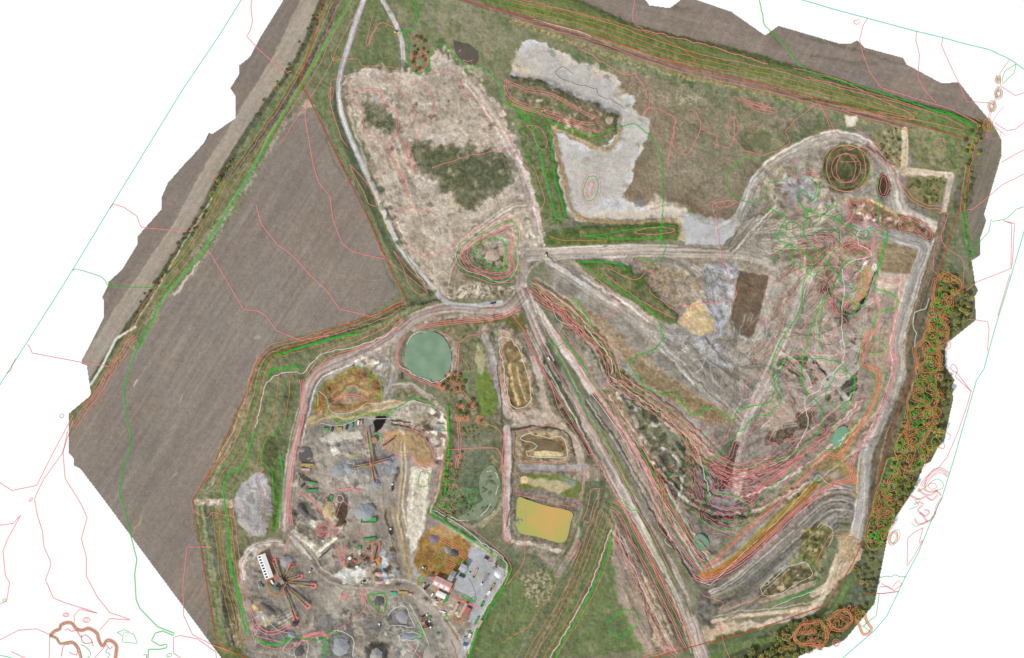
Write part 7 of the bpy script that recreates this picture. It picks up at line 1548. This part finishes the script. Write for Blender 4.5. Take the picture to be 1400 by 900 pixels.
def container(label, px, py, rot, m, Lc=6.1, Wc=2.44, H_=2.6, group='containers and skips of the works', name='storage_container', open_=False):
    t = thing(name, label, 'container' if not open_ else 'skip', px, py, rot, group)
    b = MB()
    if open_:
        b.box(0, 0, .2, Lc, Wc, .2)
        for s in (-1, 1): b.box(0, s * Wc / 2, H_ / 2, Lc, .12, H_ - .4); b.box(s * Lc / 2, 0, H_ / 2, .12, Wc, H_ - .4, ry=s * .25)
    else: b.box(0, 0, H_ / 2, Lc, Wc, H_)
    n = int(Lc / .6)
    for k in range(n):
        x = -Lc / 2 + Lc * (k + .5) / n
        if not open_: b.box(x, 0, H_ + .03, .2, Wc * .96, .06)
        for s in (-1, 1): b.box(x, s * (Wc / 2 + .04), H_ / 2, .2, .08, H_ * .85)
    b.build('body', m, t)
    for s in (-1, 1): MB().box(Lc / 2 + .12, s * Wc / 4, H_ / 2, .08, Wc / 2 - .1, H_ * .88).build('door', m, t) if not open_ else MB().box(0, s * (Wc / 2 + .16), H_ * .8, .3, .16, .3).build('lifting_lug', dark, t)
    return t
def tank(label, px, py, r, h, m, name='storage_tank', cat='tank', group=None, cone=True):
    t = thing(name, label, cat, px, py, 0, group)
    MB().cyl(0, 0, -.8, h, r, n=24).build('wall', m, t, sm=False)
    MB().cyl(0, 0, h, h + (r * .35 if cone else .2), r + .08, .3 if cone else r * .98, 24).build('roof', m, t)
    la = MB()
    for s in (-1, 1): la.bar((r + .2, s * .25, -.5), (r + .2, s * .25, h + .6), .08)
    for k in range(int(h / .5)): la.bar((r + .2, -.25, k * .5 + .3), (r + .2, .25, k * .5 + .3), .05)
    la.build('ladder', grey, t); return t
def pile(label, px, py, rx, ry, h, m, rot=0, name='stockpile', seed=None, group=None):
    rd = random.Random(seed if seed is not None else px * 7 + py); n = 26; mb = MB(); vs = []; nr = 7
    ph = [rd.uniform(0, 6.28) for _ in range(4)]
    for j in range(nr):
        u = 1 - j / nr
        for k in range(n):
            a = 6.283 * k / n; wv = 1 + .10 * math.sin(2 * a + ph[0]) + .07 * math.sin(3 * a + ph[1]) + .05 * math.sin(7 * a + ph[2]) + rd.uniform(-.04, .04)
            vs.append((rx * u * wv * math.cos(a), ry * u * wv * math.sin(a), (-.8 if j == 0 else h * (1 - u ** 1.15)) + rd.uniform(-.12, .12) * h * .4))
    vs.append((0, 0, h))
    fs = [(j * n + k, j * n + (k + 1) % n, (j + 1) * n + (k + 1) % n, (j + 1) * n + k) for j in range(nr - 1) for k in range(n)] + [((nr - 1) * n + k, (nr - 1) * n + (k + 1) % n, nr * n) for k in range(n)]
    mb.add(vs, fs); o = mb.build(name, m); o.location = P3(px, py); o.rotation_euler = (0, 0, math.radians(rot))
    return tag(o, label, 'stockpile', group)
def screen(label, px, py, rot, m, s=1.0):
    t = thing('crushing_plant', label, 'crusher', px, py, rot)
    f = MB()
    for a in (-3, 3):
        for b in (-2, 2): f.bar((a * s, b * s, -.6), (a * s, b * s, 4 * s), .35)
    for b in (-2, 2): f.bar((-3 * s, b * s, 4 * s), (3 * s, b * s, 4 * s), .3)
    f.build('frame', grey, t)
    MB().box(0, 0, 4.8 * s, 6 * s, 3.4 * s, 1.4 * s, ry=.15).build('screen_box', m, t)
    MB().cyl(-2.2 * s, 0, 5.4 * s, 7.4 * s, 1.1 * s, 2.2 * s, 4).build('hopper', steel, t)
    w_ = MB().box(0, 2.6 * s, 4 * s, 6.6 * s, 1, .12); [w_.bar((x * s, 3.05 * s, 4 * s), (x * s, 3.05 * s, 5 * s), .08) for x in (-3, -1, 1, 3)]; w_.bar((-3 * s, 3.05 * s, 5 * s), (3 * s, 3.05 * s, 5 * s), .08); w_.build('walkway', dark, t)
    MB().box(2.6 * s, 0, 1.2 * s, 2 * s, 1.6 * s, 1.6 * s).build('motor_housing', m, t); return t

# first works, south-west: the long white shed with its star of conveyors
building('shed', 'long narrow white roofed shed at the head of the star of conveyors', 363, 774, 33, 11, 7, -70, white, salmon, 1.2, sky=8)
hub = (386, 796)
for (x, y), l in (((398, 773), 'rusty conveyor reaching north-east from the star by the white shed'), ((410, 788), 'rusty conveyor of the star pointing at the round grey pile'), ((429, 801), 'longest rusty conveyor of the star pointing east'),
                  ((421, 829), 'rusty conveyor of the star pointing south-east'), ((404, 846), 'long rusty conveyor running south from the star'), ((375, 768), 'short rusty conveyor leading up beside the white shed')):
    conveyor(l, hub[0] + (x - hub[0]) * .12, hub[1] + (y - hub[1]) * .12, x, y, 1.5, 6, 1.7)
    T('works', 'orange', [(x + 4 * math.cos(t), y + 4 * math.sin(t)) for t in [.785 * k for k in range(8)]], 1.2, True, offs=(0, 1.3), wob=.5)
    T('works', 'orange', [(hub[0] + (x - hub[0]) * .3, hub[1] + (y - hub[1]) * .3), (x, y)], .9, offs=(-2, 2), sm=False, z=7.4)
    T('works', 'pink', ell(x, y, 3, 3), 2.6, True, wob=.8, lift=1)
    T('works', 'green', [(hub[0] + (x - hub[0]) * .45, hub[1] + (y - hub[1]) * .45), (hub[0] + (x - hub[0]) * .72, hub[1] + (y - hub[1]) * .72)], 1.3, offs=(0,), sm=False, z=9.4)
T('works', 'orange', '354,757 366,753 376,786 366,790', 1.5, True, sm=False, offs=(0, 1.5)); T('works', 'orange', '370,810 382,813 386,806 376,790 366,795', 1.3, True, offs=(0, 1.5))
screen('big grey screening plant at the hub of the conveyor star', 385, 794, -60, grey, 1.5)
tank('dark grey round silo beside the hub of the conveyor star', 378, 806, 4.4, 9, mat('silo_grey', (118, 118, 112)), 'silo', 'silo')
container('white site cabin west of the conveyor star', 372, 796, -60, white, 6, 2.5)
container('green cabin between the silo and the white shed', 370, 801, -50, green, 4.5, 2.4)
lorry('dark tipper lorry with pale body parked below the white shed', 356, 799, -55, teal_m, grey)
loader('white loader on the grey lane east of the conveyor star', 424.5, 780, 60, white)
MBt = building('control_cabin', 'dark square hopper house at the south foot of the conveyor star', 403, 853, 6, 6, 5, -30, dark, grey, 1, door=False)
# second works, the upper yard
conveyor('tall rusty conveyor running north and south in the upper yard', 502, 588, 509, 634, 4, 6, 1.5)
conveyor('short rusty conveyor pointing east in the upper yard', 509, 634, 533, 628, 2, 6, 1.5)
conveyor('rusty conveyor pointing west onto the grey cone in the upper yard', 507, 635, 482, 639, 2, 7, 1.5)
conveyor('rusty conveyor pointing south onto the blue grey cone in the upper yard', 508, 637, 513, 659, 2, 6, 1.5)
conveyor('small rusty conveyor feeding from the ochre hill', 523, 610, 540, 598, 1, 4.5, 2.2)
for P, z_ in (('500,588 504,588 512,634 506,636', 7.5), ('509,632 533,626 534,630 510,636', 7.5), ('482,637 507,633 507,637 482,641', 8.5), ('507,637 511,636 516,659 511,661', 7.5), ('522,608 538,596 542,600 526,612', 6)):
    T('works', 'orange', P, .8, True, sm=False, z=z_, offs=(.4,)) 
T('works', 'green', '505,600 507,618', 1.6, sm=False, z=7.8); T('works', 'green', '490,638 500,636', 1.6, sm=False, z=7.8); T('works', 'green', '507,595 512,592 520,595 522,604', 1.6, lift=1)
tank('round open topped tank beside the tall conveyor of the upper yard', 511.5, 602, 4.3, 5, mat('tank_tan', (168, 134, 96)), cone=False)
screen('small rusty crusher where the upper yard conveyors meet', 507, 634, -80, steel, .8)
G_ = mat('grey_aggregate', (150, 152, 154), .95, var=.12, scale=.8); GB = mat('blue_aggregate', (138, 142, 150), .95, var=.12, scale=.8); GD = mat('dark_aggregate', (96, 92, 90), .95, var=.2, scale=.8); GP = mat('pale_aggregate', (186, 178, 164), .95, var=.1, scale=.8); GT = mat('tan_sand', (188, 168, 130), .95, var=.14, scale=.6); GO = mat('ochre_sand', (192, 134, 70), .95, var=.14)
pile('grey gravel cone under the west conveyor of the upper yard', 479, 641, 9, 8, 5, G_)
pile('blue grey gravel cone under the south conveyor of the upper yard', 514, 661, 8, 6, 4, GB)
pile('blue grey gravel cone east of the tall conveyor', 530, 630, 7, 6, 4, GB)
pile('long low grey gravel heap in the west of the upper yard', 462, 643, 11, 8, 2.5, G_, 20)
pile('tan and brown sand heap shaped like an arrow in the works', 449, 697, 8, 12, 4, GT, -20)
pile('dark grey heap with a sharp ridge west of the tan heap', 414, 697, 4.5, 11, 4.5, GD, 30)
pile('large pale grey gravel cone north of the middle crusher', 499, 700, 13, 14, 5, G_)
pile('light grey gravel cone east of the white shed', 391, 767, 9, 8, 4.5, mat('pale_grey_gravel', (156, 154, 152), .95))
pile('ochre sand heap beside the middle crusher', 518, 767, 5, 6, 3.5, GO)
pile('long pinkish heap nearest the works lane', 519, 796, 7, 2.6, 2, mat('pink_gravel', (206, 162, 158), .95))
pile('long pinkish heap second from the works lane', 519, 785, 7, 3.4, 2.4, MATS['pink_gravel'])
pile('round grey heap in the dark ring at the bottom of the works', 514, 895, 9, 9, 5, mat('mid_aggregate', (158, 156, 152), .95))
pile('dark pile inside the green triangle of contour', 518, 822, 7, 8, 2.5, GD)
pile('white round heap at the east corner of the concrete yard', 681, 785, 6, 5.6, 3, mat('white_heap', (232, 228, 226), .95, var=.04))
pile('purple and dark heap at the west of the ochre yard', 593, 737, 7, 7, 3, mat('purple_rubble', (128, 116, 132), .95, var=.35, scale=.9))
pile('dark slate heap at the middle of the ochre yard', 621, 756, 6, 6, 3.4, mat('slate_rubble', (84, 88, 92), .95, var=.3))
pile('blue grey heap beside the dark slate heap', 612, 752, 5, 5, 2.2, mat('slate_light', (140, 144, 146), .95, var=.3))
pile('pale earth heap inside the terraced mound', 675, 349, 9, 8, 2.5, mat('pale_earth', (176, 162, 144), .95))
for l_, x_, y_, a_, b_, h_, m_ in (('broad grey heap at the bottom of the works below the white contour line', 466, 884, 13, 12, 4, G_), ('dark grey heap under the west end of the bottom green contour', 409, 890, 8, 9, 3.5, GD), ('flat grey heap inside the white ring of the southern works', 549, 844, 11, 9, 2, G_),
    ('long grey heap in the slim white ring', 560, 870, 13, 4.5, 2, GB), ('grey heap at the very bottom right of the works', 588, 893, 10, 11, 3.5, mat('warm_aggregate', (160, 152, 142), .95, var=.15)), ('small grey heap south of the dark hopper house', 398, 868, 7, 5, 3, G_), ('dark ridge of spoil in the south-west corner of the works', 368, 833, 16, 4, 3, GD)):
    pile(l_, x_, y_, a_, b_, h_, m_, rot=-40 if 'ridge of spoil' in l_ else 0)
pile('small dark heap at the top left of the middle works', 441, 723, 7, 6, 3, mat('reddish_earth', (140, 108, 98), .95))
# middle works
conveyor('rusty upright conveyor at the east of the middle crusher', 517, 744, 512, 766, 3, 6, 2.6)
screen('rusty crushing plant at the north of the middle works', 504, 752, 5, steel, .9); screen('grey crushing plant at the centre of the middle works', 499, 768, -10, grey, 1.0)
container('red cabin west of the middle crusher', 485, 767, -25, red, 6, 3.4)
container('salmon cabin on the south side of the middle crusher', 511, 772, 20, salmon, 6, 4)
container('green container along the north side of the middle works', 505, 737, 6, green, 18, 3); container('bright green cabin at the north-west of the middle works', 491, 749, 10, green, 5, 4.5)
container('white box at the road side of the middle works', 488, 775, 15, white, 4, 3); container('dark cabin at the centre of the middle works', 495, 760, -30, dark, 5, 3)
tank('white oval tank west of the middle crusher', 478.5, 763, 2.2, 4, white); 
container('green oblong skip north of the middle works', 504, 711, 0, green, 20, 7, 2, name='skip', open_=True); container('green round topped skip at the centre of the works', 452, 681, 80, green, 8, 5, 2, name='skip', open_=True)
T('works', 'orange', '508,741 520,741 519,765 509,766', 1.3, True, sm=False, z=8, offs=(0, 1.6)); T('works', 'orange', '495,744 510,742 510,748', 1.2, wob=.5); T('works', 'rust', '497,757 506,759 504,766 495,762', 1.1, True, z=6)
container('teal container beside the works lane', 538, 811.5, -4, teal_m, 9, 3.4); container('green and ochre container beside the works lane', 552, 810, -3, ochre_m, 12, 2.8); container('salmon container at the lane bend', 561, 813, -3, salmon, 5, 3)
for i, (x, y, r, m, l) in enumerate(((446, 587, 0, green, 'green skip at the west end of the row under the clay hill'), (464, 586, 2, ochre_m, 'ochre skip in the row under the clay hill'), (474, 584, 78, navy, 'navy container in the row under the clay hill'), (481, 582, 78, teal_m, 'dark teal container in the row under the clay hill'), (454, 587, 80, dark, 'dark container in the row under the clay hill'), (494, 578, 85, salmon, 'salmon container at the east end of the row under the clay hill'), (490, 578, 85, white, 'white container at the east end of the row under the clay hill'))):
    container(l, x, y, r, m, 7 if i < 2 else 6, 3.6 if i < 2 else 2.5)
for (x, y, r, m, Lc, l) in ((420, 635.5, -2, ochre_m, 18, 'long olive container north in the stack by the west works lane'), (418, 642, -2, salmon, 12, 'salmon container second in the stack by the west works lane'), (419, 656, -14, dark, 9, 'dark container in the middle of the stack by the west works lane'), (427, 660.5, -10, green, 10, 'green container in the stack by the west works lane'), (427, 670.5, 2, green, 12, 'bright green container south in the stack by the west works lane'), (408, 653, 75, grey, 8, 'grey container standing across the stack by the west works lane'), (414, 664, 40, dark, 6, 'small dark container at the west of the stack by the works lane')):
    container(l, x, y, r, m, Lc, 3)
# depot in the south-east
building('workshop', 'large pinkish roofed workshop on the edge of the concrete yard', 605, 798, 24.5, 12.5, 6.5, -25.5, salmon, brick, 1.8, sky=3)
building('annex', 'white and salmon roofed annex south of the large workshop', 603, 813, 12.5, 6.5, 4.2, -25.5, white, salmon, .8)
building('long_shed', 'long salmon shed at the west of the pair south of the concrete yard', 622, 833, 17, 3, 3.2, 61, salmon, brick, .5, door=False)
building('long_shed', 'long salmon shed at the east of the pair south of the concrete yard', 633, 834, 20, 3, 3.2, 61, salmon, brick, .5, door=False)
building('store', 'red block of stores by the depot road', 638, 836, 11, 6.5, 3, 61, red, brick, .4, ridge=False, door=False)
building('office', 'small green and salmon office on the depot corner', 609, 819, 12, 3, 3.5, 62, green, salmon, .4, ridge=False)
building('filling_shed', 'tall green sided mixing house between ochre and concrete yards', 618, 787, 6, 14, 9, -28, grey, green, 1)
building('dosing_house', 'pale mixing tower ringed by green line at the yard corner', 633, 776, 8, 9, 10, -30, mat('roof_lilac', (176, 172, 184)), grey, .8)
screen('rusty hopper plant at the north edge of the concrete yard', 590, 787, 60, steel, .8)
T('works', 'orange', '590,786 596,783 622,797 612,816 606,830 600,824', 1.4, True, sm=False, offs=(0, 1.5)); T('works', 'green', ell(575, 793, 2.5, 7, 25), 1.6, True); T('works', 'orange', ell(575, 793, 4, 9, 25), 1.2, True)
T('works', 'orange', '616,846 630,819 642,826 630,852', 1.1, True, sm=False, offs=(0, 1)); T('works', 'pink', '616,816 630,822 655,830', 2.2); T('works', 'green', ell(637, 817, 5, 2.5, 25), 1.6, True); T('works', 'green', ell(647, 820, 3.5, 3.5), 1.6, True); T('works', 'green', ell(624, 838, 4, 3), 1.8, True); T('works', 'green', ell(611, 845, 3, 2.4), 1.6, True)
semi('long grey flatbed lorry with a white cab parked on the concrete yard', 663.5, 791, 235, white, grey, 13.5)
semi('salmon trailer lorry standing at the middle of the concrete yard', 650, 783, 245, ochre_m, salmon, 11)
container('navy container on the north edge of the concrete yard', 631.5, 787.5, -22, navy, 8, 3)
pile('small heap on the concrete yard by the salmon lorry', 643, 782, 1.8, 1.5, 1, GD)
for (x, y, r, m, Lc, l, op) in ((673.5, 802, 60, ochre_m, 8, 'ochre skip on the east edge of the depot road', True), (668, 811, 55, white, 7, 'white container on the east edge of the depot road', False), (664, 816.5, 55, grey, 6, 'grey container south of the white one on the depot road', False), (659.5, 826, 65, green, 7, 'green skip in orange lines on the east edge of the depot road', True),
     (651.5, 849, 62, green, 12, 'long green container against the green bank', False), (656, 853, 62, salmon, 12, 'long salmon container against the green bank', False), (641, 864, 30, green, 4, 'small green box at the south of the depot road', False), (642, 869, 60, white, 6, 'white container at the south of the depot road', False), (636, 881.5, -15, blue, 6, 'bright blue container at the bottom of the depot road', False), (637, 872, 10, grey, 6, 'grey container between the white and the blue ones', False),
     (580, 848, 20, red, 8, 'reddish bay between parked lorries on the works lane', True), (581, 857, 20, red, 7, 'reddish bay at the south of the parked lorries', True), (587, 844.5, 0, green, 4.5, 'green box beside the parked lorries', False), (598, 867, -20, green, 3.5, 'small green box south of the parked lorries', False), (676, 777, 30, grey, 5, 'grey tank box beside the white round heap', False), (665, 763, -30, navy, 6, 'dark box on the north-east rim of the concrete yard', False), (583, 803, 40, dark, 8, 'dark skip west of the workshop', True), (579, 800, 60, salmon, 5, 'salmon box west of the workshop', False)):
    container(l, x, y, r, m, Lc, 3, 2.4, open_=op, name='skip' if op else 'storage_container')
car('white van parked west of the annex', 590.7, 813.5, 60, white, True); car('white car on the dark yard south of the annex', 597.5, 823.2, -15, white); car('small white car in the depot yard, west one of two', 602.3, 835.7, -20, white); car('white van in the depot yard, east one of two', 606.7, 837, -20, white, True)
car('dark car south-west of the annex', 596, 818.5, -30, navy); car('dark car on the grey lane by the mound', 672.5, 415, 0, dark); car('navy car just ahead of the dark car on the grey lane', 676, 414, 0, navy)
lorry('white cabbed lorry first in the row by the works lane', 580, 842, 25, white, dark, 5); lorry('white cabbed lorry second in the row by the works lane', 583.5, 851, 25, white, dark, 5); lorry('white cabbed lorry last in the row by the works lane', 585.5, 855.5, -35, white, dark, 5)
lorry('white lorry in the dark patch of the southern works', 518.5, 857, 90, white, grey, 5); lorry('white lorry on the brown haul road south of the upper yard', 536.5, 667, 90, white, dark, 7); lorry('white lorry on the brown haul road in the middle', 534.7, 728, 100, white, dark, 7)
car('grey car behind the white lorry on the middle haul road', 536.5, 738, 100, grey)
lorry('orange lorry on the parallel lane south of the roundabout', 750, 491, -58, steel, white, 6)
loader('white loader in the ochre yard', 580, 776.5, -10, white); loader('dark loader on the works lane', 496, 796, 30, dark); loader('tiny yellow loader on the roundabout road', 746.5, 349, 80, yel)
t = thing('excavator', 'yellow excavator beside the short lane in the north meadow', 'excavator', 541, 44.5, -20)
for s in (-1, 1): MB().box(0, s * 1.3, .5, 4.6, .7, 1).build('track', tyre, t)
MB().box(-.4, 0, 1.8, 3.6, 2.7, 1.3).build('house', yel, t); MB().box(.7, .8, 2.9, 1.5, 1.1, 1.3).build('cab', glass, t)
MB().bar((1, -.3, 2.2), (4.2, -.3, 4.4), .5).build('boom', yel, t); k_ = MB().bar((4.2, -.3, 4.4), (6, -.3, 1.6), .4).build('arm', yel, t); MB().box(6, -.3, 1.1, .9, 1.1, .9).build('bucket', dark, k_)
pl = thing('jetty', 'short dark jetty on the west rim of the green round pond', 'jetty', 549.5, 514, 90)
MB().box(0, 0, .9, 9, 3, .2).build('deck', dark, pl)
for x in (-4, 4):
    for y in (-1.3, 1.3): MB().bar((x, y, -1), (x, y, 1.2), .25).build('post', dark, pl)
# stones and rubble lying about the works and quarry
mb = MB()
def rocks(poly, n, s0, s1):
    P = pts(poly); x0, x1 = min(p[0] for p in P), max(p[0] for p in P); y0, y1 = min(p[1] for p in P), max(p[1] for p in P); k = 0
    while k < n:
        x, y = random.uniform(x0, x1), random.uniform(y0, y1)
        if not inside(np.array([[x]]), np.array([[y]]), P)[0, 0]: continue
        k += 1; s = random.uniform(s0, s1); p = P3(x, y)
        v = [p + Vector((random.uniform(.5, 1) * s * a, random.uniform(.5, 1) * s * b, c * s * .7 - (.3 if c < .1 else 0))) for a, b, c in ((1, 0, 0), (0, 1, 0), (-1, 0, 0), (0, -1, 0), (0, 0, 1))]
        mb.add(v, [(0, 1, 4), (1, 2, 4), (2, 3, 4), (3, 0, 4)])
for P, n in (('340,740 400,735 440,780 440,860 345,880 330,800', 260), ('405,612 435,640 430,675 405,680', 90), ('450,500 490,490 530,500 520,512 460,525', 90), ('485,735 530,735 530,800 480,800', 150), ('580,725 640,745 640,765 600,760', 80), ('655,745 692,768 690,790 640,890 632,870 676,790', 120),
             ('440,600 500,600 505,625 450,625', 60), ('750,400 780,410 960,650 940,680', 160), ('850,540 900,580 880,600 840,560', 60), ('960,640 1100,540 1150,560 1010,710', 160), ('1160,290 1205,280 1270,310 1265,320', 40), ('840,730 860,730 920,880 890,885', 130), ('1060,480 1180,460 1180,540 1080,520', 90), ('450,850 620,860 620,930 440,930', 150), ('700,680 790,700 780,750 700,740', 60)):
    rocks(P, n, .35, .95)
o = mb.build('rubble', mat('rubble_stone', (176, 166, 154), .95, var=.35, scale=.2)); o['kind'] = 'stuff'; o['label'] = 'loose pale stones strewn over the works and quarry slopes'; o['category'] = 'rubble'
# the tangled lines, one object to each place and colour
for (ar, c), mb in TG.items():
    o = mb.build('contour_lines', LM[c]); o['kind'] = 'stuff'; o['label'] = 'tangle of %s contour lines over the %s' % ({'ochre': 'ochre brown', 'rust': 'rust red', 'grey': 'dark thin'}.get(c, c), ar); o['category'] = 'contour lines'
